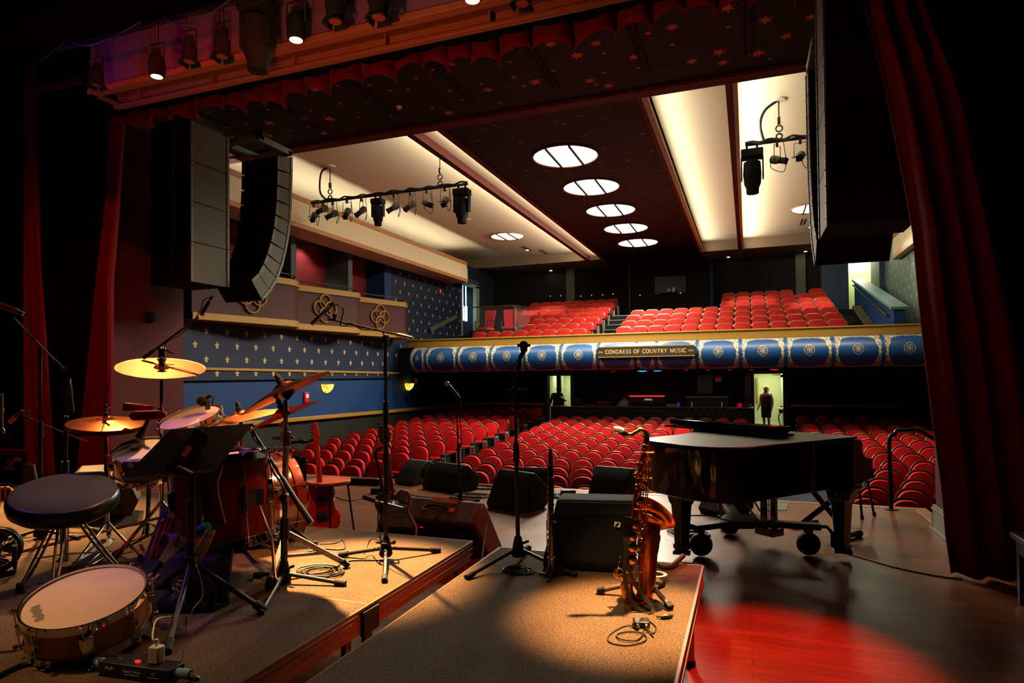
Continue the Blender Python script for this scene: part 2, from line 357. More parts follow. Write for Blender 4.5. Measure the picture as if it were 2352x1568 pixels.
m_board = mat('grey baseboard paint', (110, 104, 86), .5)
m_dirtpurple = mat('scratched grey steel leg', (146, 128, 118), .4, .7, noise=.25, nscale=60)
m_greytape = mat('grey fabric strap', (46, 42, 38), .7)
m_darkwood = mat('dark stained stool wood', (186, 128, 88), .45, 0, .4, noise=.15, nscale=10)
m_fireRed = mat('red alarm plastic', (190, 20, 22), .4)
m_glass = mat('clear glass', (200, 215, 210), .05, 0, .5, trans=1.0)
# ================================================================== SETTING
def sbox(name, m, *boxes, bevel=0):
    b = MB()
    for a, c in boxes: b.box(a, c)
    return struct(b.build(name, m, bevel=bevel))
SE = 8.66                                     # front edge of the stage
sbox('floor_stage', m_floor, ((-13, -4, -.35), (1.80, SE-.13, 0)), ((1.80, -4, -.35), (6.5, 7.55, 0)))
sbox('trim_stage_edge', mat('pale stage nosing', (158, 108, 66), .35, noise=.12, nscale=20), ((-13, SE-.13, -.05), (1.93, SE, .004)), ((1.80, 7.55, -.05), (1.93, SE-.13, .004)), bevel=.006)
sbox('wall_stage_front', m_blkmatte, ((-13, SE-.1, -1.6), (1.85, SE-.05, -.05)), ((1.84, 7.55, -1.6), (1.88, SE-.05, -.05)))
# house floor: raked, a little lower on the right
def ss(x): x = max(0, min(1, x)); return x*x*(3-2*x)
def seat_top(x, y):
    zl = -.10+.0545*(y-12.47) if y > 12 else -.125-.03*(y-12)*0
    if y <= 12: zl = -.13
    zr = -.25 if y < 13 else -.25+.0606*(y-12.6)
    if y > 21.6: zr += .02
    return zl*(1-ss((x+.2)/1.5))+zr*ss((x+.2)/1.5)
def floor_z(x, y): return seat_top(x, y)-.88
b = MB(); b.surf(lambda u, v: V((-10.9+u*15.6, SE-.1+v*14.7, floor_z(-10.9+u*15.6, SE-.1+v*14.7)-.002)), 24, 30)
struct(b.build('floor_house', m_housefloor))
# proscenium returns
sbox('wall_proscenium_left', m_redwall, ((-13, 6.90, -1.6), (-9.10, 8.25, 8)))
sbox('wall_proscenium_right', m_redwall, ((1.77, 6.40, -.35), (5.0, 7.55, 8)))
bb = MB(); bb.box((1.742, 6.38, 0), (1.77, 7.578, .20)); bb.box((1.735, 6.38, .20), (1.77, 7.585, .225)); bb.box((1.748, 6.38, .225), (1.77, 7.57, .25)); bb.box((1.72, 6.38, 0), (1.77, 7.6, .025)); bb.box((1.742, 7.55, 0), (2.4, 7.578, .20))
struct(bb.build('baseboard_right', m_board, bevel=.004))
# ---------------------------------------------------------------- left wall with gold fleurs
def fleur(b, c, ex, ez, h, n):
    """flat fleur-de-lis of height h at c in the plane ex/ez, raised along n"""
    c = V(c); ex = V(ex); ez = V(ez); n = V(n)
    def poly(pts, d=0):
        p = [c+ex*(x*h)+ez*(z*h)+n*(.004+d) for x, z in pts]; b.add(p, [tuple(range(len(p)))])
    poly([(0, .52), (-.085, .30), (-.10, .18), (-.045, -.06), (.045, -.06), (.10, .18), (.085, .30)])
    for s in (1, -1):
        q = [(.05, -.06), (.10, .10), (.19, .20), (.30, .20), (.37, .11), (.36, .02), (.29, .0), (.28, .08), (.22, .10), (.15, .02), (.09, -.06)]
        poly([(s*x, z) for x, z in (q if s > 0 else q[::-1])], .0006)
        q = [(.04, -.14), (.10, -.20), (.20, -.26), (.24, -.36), (.12, -.32), (.05, -.22)]
        poly([(s*x, z) for x, z in (q[::-1] if s > 0 else q)], .0006)
    poly([(-.20, -.14), (-.20, -.06), (.20, -.06), (.20, -.14)][::-1], .0012)
    poly([(0, -.44), (-.07, -.28), (-.04, -.14), (.04, -.14), (.07, -.28)], .0003)
def fleur_field(b, x, y0, y1, rows, ybase, n, h=.165, pitch=.57):
    for k, z in rows:
        y = ybase+(pitch/2 if k % 2 else 0)
        while y < y1:
            if y > y0: fleur(b, (x, y, z), (0, 1 if n > 0 else 1, 0), (0, 0, 1), h, (n, 0, 0))
            y += pitch
b = MB(); b.box((-11.4, 8.0, 1.56), (-10.6, 17.6, 3.85)); b.box((-11.4, 17.6, 1.80), (-10.64, 22.9, 5.6)); b.box((-11.4, 8.0, 3.85), (-10.6, 10.1, 5.6))
b.k = 1; fleur_field(b, -10.6, 8.5, 17.55, [(i, 1.705+.2975*i) for i in range(0, 7)], 9.89, 1); fleur_field(b, -10.64, 17.65, 22.85, [(i, 1.705+.2975*i) for i in range(1, 12)], 9.89, 1, .145)
struct(b.build('wall_left', [m_navy, m_goldleaf], smooth=0))
sbox('wall_left_lower', m_blue, ((-11.4, 8.0, .5), (-10.68, 23.2, 1.80)))
sbox('wall_left_wainscot', m_wains, ((-11.4, 8.0, -1.6), (-10.72, 23.2, .5)))
b = MB(); b.bar((-10.64, 8.2, .60), (-10.64, 23.2, .455), .09, .10); struct(b.build('trim_left_chair_rail', m_gold, bevel=.01))
b = MB(); b.bar((-10.59, 8.2, 1.825), (-10.59, 19.3, 1.70), .05, .06); struct(b.build('trim_left_band', m_gold, bevel=.008))
# wall behind the boxes: red velvet recess and grey blue posts
sbox('wall_left_recess', mat('red recess wall', (120, 14, 26), .8, noise=.15, nscale=3), ((-11.9, 10.1, 3.0), (-11.3, 17.2, 5.6)))
sbox('wall_left_recess_end', m_blue, ((-11.9, 17.2, 3.0), (-10.64, 17.6, 5.6)))
for i, y in enumerate((10.0, 12.75, 15.15)): sbox('trim_left_post_%d' % (i+1), mat('grey blue post', (60, 74, 78), .6), ((-11.3, y, 3.5), (-10.55, y+.2, 5.4)))
sbox('trim_left_soffit', mat('dark soffit', (30, 36, 46), .7), ((-11.9, 8.0, 5.25), (-9.95, 23.1, 5.34)))
# ---------------------------------------------------------------- light cove above the left wall and above the right wall
def cove(name, x, sx, y0, y1, z0=5.12):
    b = MB(); pr = [(0, z0), (0, z0+.74), (-.05, z0+.74), (-.05, z0+.10), (-.8, z0+.10), (-.8, z0)]
    ring = lambda y: [V((x+sx*px, y, pz)) for px, pz in pr]
    b.loft([ring(y0), ring(y1)])
    b.k = 1; b.box((min(x, x+sx*.02), y0, z0-.01), (max(x, x+sx*.02), y1, z0+.10)); b.box((min(x, x+sx*.02), y0, z0+.62), (max(x, x+sx*.02), y1, z0+.74))
    b.k = 0; pe = [(.0, z0-.02)]+[(-.95+.95*math.cos(t), z0+.45+1.0*math.sin(t)*.55) for t in [i*PI/2/8 for i in range(9)]]+[(-.95, z0-.02)]
    r0 = [V((x+sx*(px), y1, pz)) for px, pz in pe]; r1 = [p+V((0, .06, 0)) for p in r0]; b.loft([r0, r1])
    return struct(b.build(name, [m_cream, m_oak], smooth=20))
cove('trim_left_cove', -9.80, 1, 9.2, 21.6); cove('trim_right_cove', 4.30, -1, 9.2, 22.6, 5.12)
# ---------------------------------------------------------------- ceiling
CZ = 6.1
def star(b, c, r, rot, n=8):
    p = []
    for i in range(2*n):
        a = rot+PI*i/n; q = r*(1 if i % 2 == 0 else .42)*(1 if i % 4 else 1.15); p.append(V((c[0]+q*math.cos(a), c[1]+q*math.sin(a), c[2])))
    b.add(p, [tuple(range(2*n))[::-1]])
def star_scatter(b, x0, x1, y0, y1, z, d, rmin, rmax):
    y = y0
    while y < y1:
        x = x0
        while x < x1:
            px, py = x+random.uniform(0, d*.8), y+random.uniform(0, d*.8); r = rmin if random.random() < .6 else rmax
            if x0+.1 < px < x1-.1 and py < y1-.1: star(b, (px, py, z), r*random.uniform(.8, 1.15), random.random()*PI, random.choice((6, 7, 8)))
            x += d
        y += d
b = MB(); b.box((-11.4, 5.2, CZ), (5.0, 10.02, CZ+.1)); b.k = 1; star_scatter(b, -11, 4.5, 6.6, 9.9, CZ-.004, .50, .045, .105)
b.k = 2
for x in (.08, -1.30, -2.66, -4.05, -5.42, -6.98, -8.4):
    for dx in (-.045, .045): b.box((x*1.03+dx-.022, 7.9, CZ-.006), (x*1.03+dx+.022, 9.5, CZ+.001))
struct(b.build('ceiling_proscenium', [m_starceil, m_star, m_blkmatte], smooth=0))
sbox('trim_ceiling_front', m_redbrown, ((-11.4, 10.0, CZ-.05), (5.0, 10.24, CZ+.5)))
b = MB(); b.box((-5.12, 10.24, CZ), (-1.60, 26.3, CZ+.1)); b.k = 1; star_scatter(b, -5.1, -1.6, 10.4, 26, CZ-.004, .44, .03, .07)
struct(b.build('ceiling_centre', [m_starceil, mat('dull orange star paint', (120, 56, 34), .6)], smooth=0))
WZ = CZ+.38
sbox('ceiling_panel_left', m_white, ((-11.4, 10.24, WZ), (-5.87, 24.3, WZ+.05)))
sbox('ceiling_panel_left_inner', m_white, ((-5.73, 10.24, CZ+.14), (-5.24, 24.3, CZ+.20)))
sbox('ceiling_panel_right_inner', m_white, ((-1.52, 10.24, WZ), (-.26, 24.3, WZ+.05)))
sbox('ceiling_panel_right', m_white, ((-.15, 10.24, WZ), (5.0, 24.3, WZ+.05)))
sbox('ceiling_rear', mat('taupe rear ceiling', (128, 104, 84), .8), ((-11.4, 24.3, CZ), (-5.24, 26.4, CZ+.42)), ((-1.52, 24.3, CZ), (5.0, 26.4, CZ+.42)))
sbox('trim_ceiling_beam_left', m_redbrown, ((-5.87, 10.24, CZ-.03), (-5.73, 24.3, CZ+.42)), ((-5.24, 10.24, CZ-.03), (-5.10, 26.3, CZ+.42)))
sbox('trim_ceiling_beam_right', m_redbrown, ((-1.62, 10.24, CZ-.03), (-1.55, 26.3, CZ+.42)), ((-.26, 10.24, CZ-.03), (-.15, 24.3, CZ+.42)))
sbox('trim_ceiling_lip_right', m_cream, ((-1.55, 10.24, CZ-.03), (-1.46, 24.3, CZ-.01)), ((-1.465, 10.24, CZ-.01), (-1.455, 24.3, CZ+.04)), ((-.15, 10.24, CZ-.03), (-.08, 24.3, CZ-.01)), ((-.088, 10.24, CZ-.01), (-.08, 24.3, CZ+.04)))
for i, (x, y) in enumerate(((-7.9, 22.5), (-7.5, 23.4), (-7.2, 24.9), (1.7, 20.5), (1.75, 22), (1.7, 25))): sbox('trim_ceiling_slot_%d' % (i+1), m_blkmatte, ((x-.07, y, (CZ if y > 24.3 else WZ)-.006), (x-.03, y+.9, CZ+.40)), ((x+.03, y, (CZ if y > 24.3 else WZ)-.006), (x+.07, y+.9, CZ+.40)))
# stage house: dark masking around the stage so that no light leaks in
sbox('wall_stage_left', m_blkmatte, ((-13.2, -4, -.3), (-13, 8.3, 8)))
sbox('wall_stage_right', m_blkmatte, ((6.3, -4, -.3), (6.5, 8, 8)))
sbox('wall_stage_rear', m_blkmatte, ((-13.2, -4.2, -.3), (6.5, -4, 8)))
sbox('ceiling_stage', m_blkmatte, ((-13.2, -4.2, 7.9), (6.5, 7, 8)))
sbox('wall_proscenium_header', m_blkmatte, ((-13, 7.2, 6.2), (5.0, 7.5, 8)))
# ---------------------------------------------------------------- balcony
def bp(t): return (18.03-.47*math.cos(t), 2.13+.40*math.sin(t))
edges = [-9.98, -9.43]+[-8.34+1.093*i for i in range(5)]+[-2.91, -2.35, -1.265]+[-.172+1.093*i for i in range(5)]
b = MB(); uv = []
T0, T1 = R(82), R(-86)
for a0, a1 in zip(edges, edges[1:]):
    nu, nv = 8, 22; wd = a1-a0
    for i in range(nu+1):
        for j in range(nv+1): uv.append(((i/nu-.5)*wd, (.5-j/nv)*1.0))
    b.surf(lambda u, v: V((a0+u*wd, *bp(T0+(T1-T0)*v))), nu, nv)
    # medallion: rings and petals of raised gold leaf
nb = len(b.v)
def mat_filigree():
    m = mat('blue balcony panel with gold filigree', (16, 78, 132), .42, spec=.45); nt = m.node_tree; N = nt.nodes; L = nt.links; bs = N['Principled BSDF']
    uvn = N.new('ShaderNodeUVMap'); sp = N.new('ShaderNodeSeparateXYZ'); L.new(uvn.outputs[0], sp.inputs[0])
    def M(op, a, b=None, c=None):
        n = N.new('ShaderNodeMath'); n.operation = op
        for k, x in enumerate((a, b, c)):
            if x is None: continue
            if isinstance(x, (int, float)): n.inputs[k].default_value = x
            else: L.new(x, n.inputs[k])
        return n.outputs[0]
    at_ = N.new('ShaderNodeAttribute'); at_.attribute_name = 'halfw'
    ax = M('ABSOLUTE', sp.outputs[0]); ay = M('ABSOLUTE', sp.outputs[1])
    dx = M('SUBTRACT', at_.outputs['Fac'], ax)            # distance to the panel's side
    dy = M('SUBTRACT', .5, ay)                            # distance to top or bottom
    # border: thin along the sides, spreading into the corners
    cor = M('MULTIPLY', M('MAXIMUM', 0, M('SUBTRACT', .36, dx)), M('MAXIMUM', 0, M('SUBTRACT', .40, dy)))
    scal = M('MULTIPLY', M('SINE', M('MULTIPLY', M('ADD', ax, ay), 42)), .008)
    e = M('ADD', M('MINIMUM', M('SUBTRACT', dx, .095), M('SUBTRACT', dy, .095)), M('MULTIPLY', cor, -2.3)); e = M('ADD', e, scal)
    inb = M('LESS_THAN', e, 0.0)
    lim = M('MULTIPLY', M('GREATER_THAN', dx, .045), M('GREATER_THAN', dy, .03))
    vo = N.new('ShaderNodeTexVoronoi'); vo.feature = 'DISTANCE_TO_EDGE'; vo.inputs['Scale'].default_value = 21; L.new(uvn.outputs[0], vo.inputs['Vector'])
    v2 = N.new('ShaderNodeTexVoronoi'); v2.inputs['Scale'].default_value = 30; L.new(uvn.outputs[0], v2.inputs['Vector'])
    lace = M('MAXIMUM', M('LESS_THAN', vo.outputs['Distance'], .12), M('LESS_THAN', v2.outputs['Distance'], .27))
    line = M('MULTIPLY', M('LESS_THAN', M('ABSOLUTE', e), .012), 1)
    g = M('MULTIPLY', M('MAXIMUM', M('MULTIPLY', inb, lace), line), lim)
    mx = N.new('ShaderNodeMix'); mx.data_type = 'RGBA'; L.new(g, mx.inputs[0]); mx.inputs[6].default_value = (*lin((10, 62, 112)), 1); mx.inputs[7].default_value = (*lin((190, 170, 118)), 1)
    L.new(mx.outputs[2], bs.inputs['Base Color']); return m
def disc_pt(x, s, d=.006): # point on the belly: s metres above the middle line
    t = s/.42; y, z = bp(t); return V((x, y-d*math.cos(t), z+d*math.sin(t)))
def flat_ring(b, pts_o, pts_i):
    n = len(pts_o); b.add(pts_o+pts_i, [(i, (i+1) % n, n+(i+1) % n, n+i) for i in range(n)])
b.k = 1
for a0, a1 in zip(edges, edges[1:]):
    cx = (a0+a1)/2; sc = 1.0 if a1-a0 > 1 else .5
    if -3.0 < cx < -2.0: continue
    def loop(rx, rz, lob, q): return [disc_pt(cx+sc*(rx+lob*abs(math.cos(2*t)))*math.cos(t), .05+sc*(rz+lob*abs(math.cos(2*t)))*math.sin(t)) for t in [2*PI*i/q for i in range(q)]]
    flat_ring(b, loop(.105, .135, .02, 32), loop(.094, .124, .02, 32)); flat_ring(b, loop(.05, .06, .0, 20), loop(.040, .050, .0, 20))
    for k in range(8):
        a = 2*PI*k/8+.2; px, pz = cx+sc*.068*math.cos(a), .05+sc*.088*math.sin(a)
        b.add([disc_pt(px+sc*.013*math.cos(q), pz+sc*.014*math.sin(q)) for q in [2*PI*i/7 for i in range(7)]][::-1], [tuple(range(7))])
    b.add([disc_pt(cx+sc*.022*math.cos(q), .05+sc*.03*math.sin(q)) for q in [2*PI*i/8 for i in range(8)]][::-1], [tuple(range(8))])
b.uv = uv+[(0, 0)]*(len(b.v)-nb)
# the cap that closes the drum at the left wall and the soffit behind it
b.k = 0
bo = b.build('wall_balcony_front', [mat_filigree(), m_goldleaf], smooth=40); struct(bo)
hw = bo.data.attributes.new('halfw', 'FLOAT', 'POINT'); i = 0
for a0, a1 in zip(edges, edges[1:]):
    for k in range(9*23): hw.data[i].value = (a1-a0)/2; i += 1
b = MB(); b.box((-10.3, 17.96, 2.52), (4.5, 18.22, 2.76)); b.box((-10.32, 17.93, 2.74), (4.5, 18.25, 2.78)); struct(b.build('trim_balcony_rail', m_gold, bevel=.01))
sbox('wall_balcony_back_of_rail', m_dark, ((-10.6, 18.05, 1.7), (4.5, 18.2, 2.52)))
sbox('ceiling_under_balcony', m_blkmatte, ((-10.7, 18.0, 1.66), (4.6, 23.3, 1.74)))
RZ = [2.17+.255*i for i in range(7)]
b = MB()
for i in range(7): b.box((-10.6, 18.2 if i == 0 else 19.05+.9*(i), 1.74), (4.5, 26.4, RZ[i]))
struct(b.build('floor_balcony', m_blkmatte))
# back walls
sbox('wall_rear_balcony', m_dark, ((-11.4, 26.3, 1.7), (3.0, 26.5, 6.5)))
sbox('wall_projection_booth', m_dark, ((-4.42, 25.6, 3.0), (-1.30, 26.35, CZ)))
sbox('trim_booth_edge_blue_lit', m_blue, ((-1.30, 25.58, 3.0), (-1.22, 26.35, CZ)))  # blue light on the booth side painted as a blue strip
sbox('trim_booth_edge_left', mat('grey edge strip', (88, 92, 86), .6), ((-4.44, 25.58, 3.2), (-4.41, 25.62, CZ)))
b = MB(); x0, x1, z0, z1 = -3.40, -2.22, 4.78, 5.45
for q in (((x0, z0), (x1, z0+.04)), ((x0, z1-.04), (x1, z1)), ((x0, z0), (x0+.04, z1)), ((x1-.04, z0), (x1, z1))): b.box((q[0][0], 25.54, q[0][1]), (q[1][0], 25.62, q[1][1]))
b.k = 1; b.box((x0+.03, 25.57, z0+.03), (x1-.03, 25.598, z1-.03)); struct(b.build('window_1', [mat('window frame grey', (60, 62, 60), .5), mat('dark booth glass', (6, 7, 8), .5)], smooth=0))
for i, (x0, x1) in enumerate(((-7.22, -6.86), (1.76, 2.10))): sbox('trim_rear_pilaster_%d' % (i+1), mat('grey green pilaster', (84, 84, 70), .7), ((x0, 26.15, 3.6), (x1, 26.32, CZ)))
sbox('wall_left_rear', mat('dark blue rear wall', (24, 34, 52), .7), ((-11.4, 24.6, 3.0), (-10.64, 26.4, CZ)), ((-11.4, 22.9, 5.35), (-10.64, 24.6, CZ)))
# lit doorway at the left end of the balcony
sbox('door_1', mat('pale door jamb', (150, 156, 130), .6), ((-10.75, 24.30, 3.1), (-10.6, 24.62, 5.36)), ((-10.75, 22.86, 5.28), (-10.6, 24.62, 5.40)), ((-10.75, 22.86, 3.1), (-10.6, 22.94, 5.36)))
sbox('wall_left_corridor', mat('teal grey corridor wall', (86, 110, 112), .6), ((-12.2, 22.6, 2.9), (-12.1, 25, 5.6)), ((-12.2, 24.7, 2.9), (-11.0, 24.8, 5.6)))
sbox('floor_left_corridor', m_dark, ((-12.2, 22.6, 2.85), (-10.6, 24.8, 2.92)))
# under the balcony: rear wall with two doorways
RY = 23.2
def wall_open(name, m, x0, x1, z0, z1, y, holes):
    b = MB(); x = x0
    for h0, h1, hz0, hz1 in holes:
        b.box((x, y, z0), (h0, y+.15, z1)); b.box((h0, y, hz1), (h1, y+.15, z1)); x = h1
        if hz0 > z0: b.box((h0, y, z0), (h1, y+.15, hz0))
    b.box((x, y, z0), (x1, y+.15, z1)); return struct(b.build(name, m, smooth=0))
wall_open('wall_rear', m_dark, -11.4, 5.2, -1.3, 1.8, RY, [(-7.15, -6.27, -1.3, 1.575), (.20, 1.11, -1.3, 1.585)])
sbox('trim_rear_chair_rail', m_gold, ((-10.7, RY-.06, .455), (-7.3, RY, .555)), ((1.30, RY-.06, .455), (4.6, RY, .555)), bevel=.01)
m_frame = mat('dark red brown door frame', (56, 24, 22), .5)
for i, (x0, x1) in enumerate(((-7.15, -6.27), (.20, 1.11))):
    sbox('door_%d' % (i+2), m_frame, ((x0-.13, RY-.05, -.45), (x0, RY+.18, 1.70)), ((x1, RY-.05, -.45), (x1+.13, RY+.18, 1.70)), ((x0, RY-.05, 1.58), (x1, RY+.18, 1.70)))
sbox('door_left_mullion', m_frame, ((-6.82, RY-.02, -.45), (-6.66, RY+.1, 1.58)))
sbox('wall_hall_rear', m_hall, ((-8.5, 25.6, -.6), (3.0, 25.7, 1.8)))
sbox('wall_hall_side', m_hall, ((1.13, RY+.15, -.6), (1.2, 25.6, 1.8)), ((-7.25, RY+.15, -.6), (-7.18, 25.6, 1.8)))
sbox('baseboard_hall', mat('pale hall baseboard', (214, 220, 180), .6), ((-8.5, 25.57, -.38), (3.0, 25.6, -.22)))
sbox('floor_hall', mat('grey blue hall carpet', (88, 96, 104), .9), ((-8.5, RY-.1, -.45), (3.0, 25.6, -.38)))
sbox('ceiling_hall', m_hall, ((-8.5, RY+.15, 1.72), (3.0, 25.7, 1.78)))
# right wall, light put into its paler wall and fleur colours; stair wall, stair
b = MB(); b.box((4.5, 7.4, 1.75), (4.8, 26.5, 6.3)); b.k = 1; fleur_field(b, 4.5, 17, 25.5, [(i, 2.0+.2975*i) for i in range(12)], 9.89, -1, .17, .6)
struct(b.build('wall_right', [mat('lit grey green wall', (96, 118, 108), .6), mat('lit pale fleur', (214, 214, 170), .5)], smooth=0))
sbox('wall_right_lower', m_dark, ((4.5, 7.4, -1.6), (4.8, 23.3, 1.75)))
b = MB(); X = 3.62; p0 = A(1962, 642, X=X); p1 = A(2053, 706, X=X)
poly = [(p1.y, 1.9), (p1.y, p1.z-.06), (p0.y, p0.z-.06), (p0.y, 1.9)]
b.prism(poly, 0, .25, MX(((0, 0, 1, X), (1, 0, 0, 0), (0, 1, 0, 0), (0, 0, 0, 1))))
b.k = 1; b.bar((X+.125, p1.y-.05, p1.z-.02), (X+.125, p0.y, p0.z-.02), .40, .07)
struct(b.build('wall_stair_parapet', [m_blue, mat('teal parapet cap', (96, 140, 140), .5)], smooth=0))
b = MB(); b.tube([V((X-.07, p1.y+.5, p1.z-.05-.12)), V((X-.07, p0.y-.2, p0.z-.22))], .03, 8)
for f in (.2, .5, .8):
    q = p1.lerp(p0, f); b.cyl((X-.07, q.y, q.z-.2), (X, q.y, q.z-.24), .012)
tag(b.build('stair_handrail', m_steel), 'steel handrail on the blue stair parapet at the right of the balcony', 'handrail')
b = MB()
for i in range(9): b.box((2.62, 19.9+.5*i, 2.0), (X, 26.3, 2.45+.16*i))
b.k = 1
for i in range(9): b.box((3.35, 19.89+.5*i, 2.40+.16*i), (X-.02, 20.1+.5*i, 2.56+.16*i))
struct(b.build('floor_stair_right', [m_blkmatte, mat('worn stair string', (96, 92, 74), .7)], smooth=0))
sbox('wall_stair_blue', mat('slate blue stair wall', (40, 62, 88), .6), ((2.62, 26.0, 2.0), (3.30, 26.3, 5.6)), ((3.28, 25.9, 2.0), (3.50, 26.35, 5.6)), ((4.33, 25.0, 2.0), (4.5, 26.6, 5.9)))
sbox('wall_stair_hall', m_hall, ((3.0, 27.6, 2.5), (5.0, 27.7, 6.2)), ((5.0, 26, 2.5), (5.1, 27.7, 6.2)), ((2.9, 26.4, 2.5), (3.0, 27.7, 6.2)), ((2.9, 26.4, 6.2), (5.1, 27.7, 6.3)))
# carpeted runner with lit edges in front of the right aisle
sbox('floor_aisle_runner', mat('ribbed blue grey aisle carpet', (52, 56, 72), .95, noise=.35, nscale=90), ((-.12, SE+.05, -1.15), (1.33, 11.6, -1.10)))
# ================================================================== HOUSE THINGS
# ---- three theatre boxes on the left wall
def theatre_box(y0, y1, xn, xf, label):
    t = thing('theatre_box', label, 'theatre box', (-10.6, (y0+y1)/2, 2.85), 0, 'theatre boxes on the left wall')
    def outline(d, n=10):
        p = [(-10.62, y0)] if xn < -10.5 else [(-10.62, y0-.02), (xn+d, y0-.02)]
        p.append((xn+d, y0)); r = .62
        p += [(xf-r+(r+d)*math.cos(a), y1-r+(r+d)*math.sin(a)) for a in [R(-8)+i*(R(98))/n for i in range(n+1)]]
        p.append((-10.62, y1+d)); return p
    zb, zt = 2.78, 3.88
    def shell(d, z0, z1): b = MB(); b.prism(outline(d), z0, z1); return b
    shell(0, zb+.01, zt-.02).build('front_panel', m_maroon, t)
    shell(.025, zb, zb+.15).build('lower_band', m_gold, t, bevel=.008)
    shell(.03, zt-.15, zt).build('upper_band', m_gold, t, bevel=.008)
    b = MB(); o = outline(-.06)[1:]; b.tube([V((x, y, zt+.11)) for x, y in o], .018, 6)
    for k in (1, 5, len(o)-2): b.cyl((*o[k], zt-.02), (*o[k], zt+.11), .014, n=6)
    b.build('guard_rail', m_blk, t)
    a0 = V((xn, y0, 0)); a1 = V((xf, y1-.62, 0)); e = (a1-a0).normalized(); n = V((e.y, -e.x, 0)); f = .56
    c = a0.lerp(a1, f)+V((0, 0, 3.36))+n*.03; r = .175; b = MB()
    for du, dz in ((1, 0), (-1, 0), (0, 1), (0, -1)): b.ring(c+e*du*r*.98+V((0, 0, dz*r*.98)), r, .024, n, 28, 6)
    plab(b.build('emblem', m_gold, t), 'gold quatrefoil of four interlaced rings')
    return t
theatre_box(9.55, 12.55, -10.30, -9.86, 'maroon theatre box nearest the stage, partly behind the curved speaker array')
theatre_box(12.2, 15.1, -10.42, -9.86, 'middle maroon theatre box on the left wall')
theatre_box(14.8, 17.65, -10.42, -9.86, 'maroon theatre box farthest from the stage, next to the balcony')
# ---- round ceiling lights
m_lens = emat('frosted ceiling light', (255, 236, 205), 9.0)
def round_light(x, y, z, r, rimm, label, group='recessed round ceiling lights'):
    t = thing('ceiling_light', label, 'ceiling light', (x, y, z), 0, group)
    b = MB(); b.lathe([(.001, -.012), (r, -.012), (r, .0)], 40, MX.Translation((x, y, z))); b.build('diffuser', m_lens, t)
    b = MB(); b.ring((x, y, z-.012), r+.015, .022, (0, 0, 1), 40, 6); b.build('rim', rimm, t)
    for dx in (-.235*r/.65, .235*r/.65):
        h = math.sqrt(r*r-dx*dx); b = MB(); b.box((x+dx-.02, y-h, z-.05), (x+dx+.02, y+h, z-.011)); b.build('mullion', m_blkmatte, t)
    return t
ordw = ['first', 'second', 'third', 'fourth', 'fifth', 'sixth', 'seventh', 'eighth', 'ninth', 'tenth', 'eleventh', 'twelfth', 'thirteenth', 'fourteenth']
for i in range(5):
    lb = 'round white light in the starry centre ceiling, ' + ['nearest the stage and largest', 'second from the stage', 'middle one of five', 'fourth from the stage', 'farthest from the stage'][i]
    round_light(-3.44, 12.51+2.292*i, CZ-.004, .655, mat('ceiling light rim', (90, 60, 44), .5) if i == 0 else bpy.data.materials['ceiling light rim'], lb)
round_light(-7.80, 20.62, WZ-.004, .56, m_oak, 'round white light in the cream ceiling panel above the balcony, left')
round_light(1.86, 20.6, WZ-.004, .56, m_oak, 'round white light in the cream ceiling panel, half behind the right speaker array')
# ---- small downlights
m_dl = emat('downlight lens', (255, 240, 214), 40)
for i, (x, y, z, lb) in enumerate(((-7.95, 23.2, WZ, 'small bright downlight behind the left round ceiling light'), (-7.85, 26.0, CZ, 'small bright downlight near the rear wall, left of centre'), (-.63, 25.75, CZ, 'small bright downlight near the projection booth, right'), (2.07, 25.7, CZ, 'small bright downlight near the rear wall, right'), (2.05, 23.3, WZ, 'small bright downlight beside the right speaker array'))):
    t = thing('downlight', lb, 'downlight', (x, y, z), 0, 'small ceiling downlights')
    b = MB(); b.lathe([(.001, -.02), (.05, -.02), (.05, 0)], 14, MX.Translation((x, y, z))); b.build('lens', m_dl, t)
    b = MB(); b.ring((x, y, z-.006), .062, .012, (0, 0, 1), 18, 6); b.build('trim_ring', m_label, t)
def ceil_disc(x, y, z, r, lb):
    b = MB(); b.lathe([(.001, -.03), (r*.6, -.03), (r, -.012), (r, 0)], 16, MX.Translation((x, y, z))); tag(b.build('ceiling_sensor', m_whiteplastic), lb, 'ceiling sensor')
p = A(1074, 503, Z=WZ); ceil_disc(p.x, p.y, WZ, .11, 'white oval ceiling fitting in the left cream panel beyond the light bar')
p = A(917, 244, Z=CZ); ceil_disc(p.x, p.y, CZ-.005, .05, 'orange lit round sensor in the starry stage-side ceiling')
# ---- wall sconces and alarms
m_sconce = mat('tiffany glass shade', (255, 170, 60), .4, emit=(255, 150, 40), estr=2.6)
nt = m_sconce.node_tree; vn = nt.nodes.new('ShaderNodeTexVoronoi'); vn.inputs['Scale'].default_value = 22; tcn = nt.nodes.new('ShaderNodeTexCoord'); nt.links.new(tcn.outputs['Object'], vn.inputs['Vector'])
rpn = nt.nodes.new('ShaderNodeValToRGB'); cr_ = rpn.color_ramp; cr_.interpolation = 'CONSTANT'; cr_.elements[0].color = (1, .35, .03, 1); cr_.elements[1].color = (.9, .06, .02, 1); cr_.elements[1].position = .62
e_ = cr_.elements.new(.35); e_.color = (1, .62, .10, 1); e_ = cr_.elements.new(.8); e_.color = (.35, .6, .05, 1)
sep_ = nt.nodes.new('ShaderNodeSeparateColor'); nt.links.new(vn.outputs['Color'], sep_.inputs[0]); nt.links.new(sep_.outputs[0], rpn.inputs[0]); nt.links.new(rpn.outputs[0], nt.nodes['Principled BSDF'].inputs['Emission Color'])
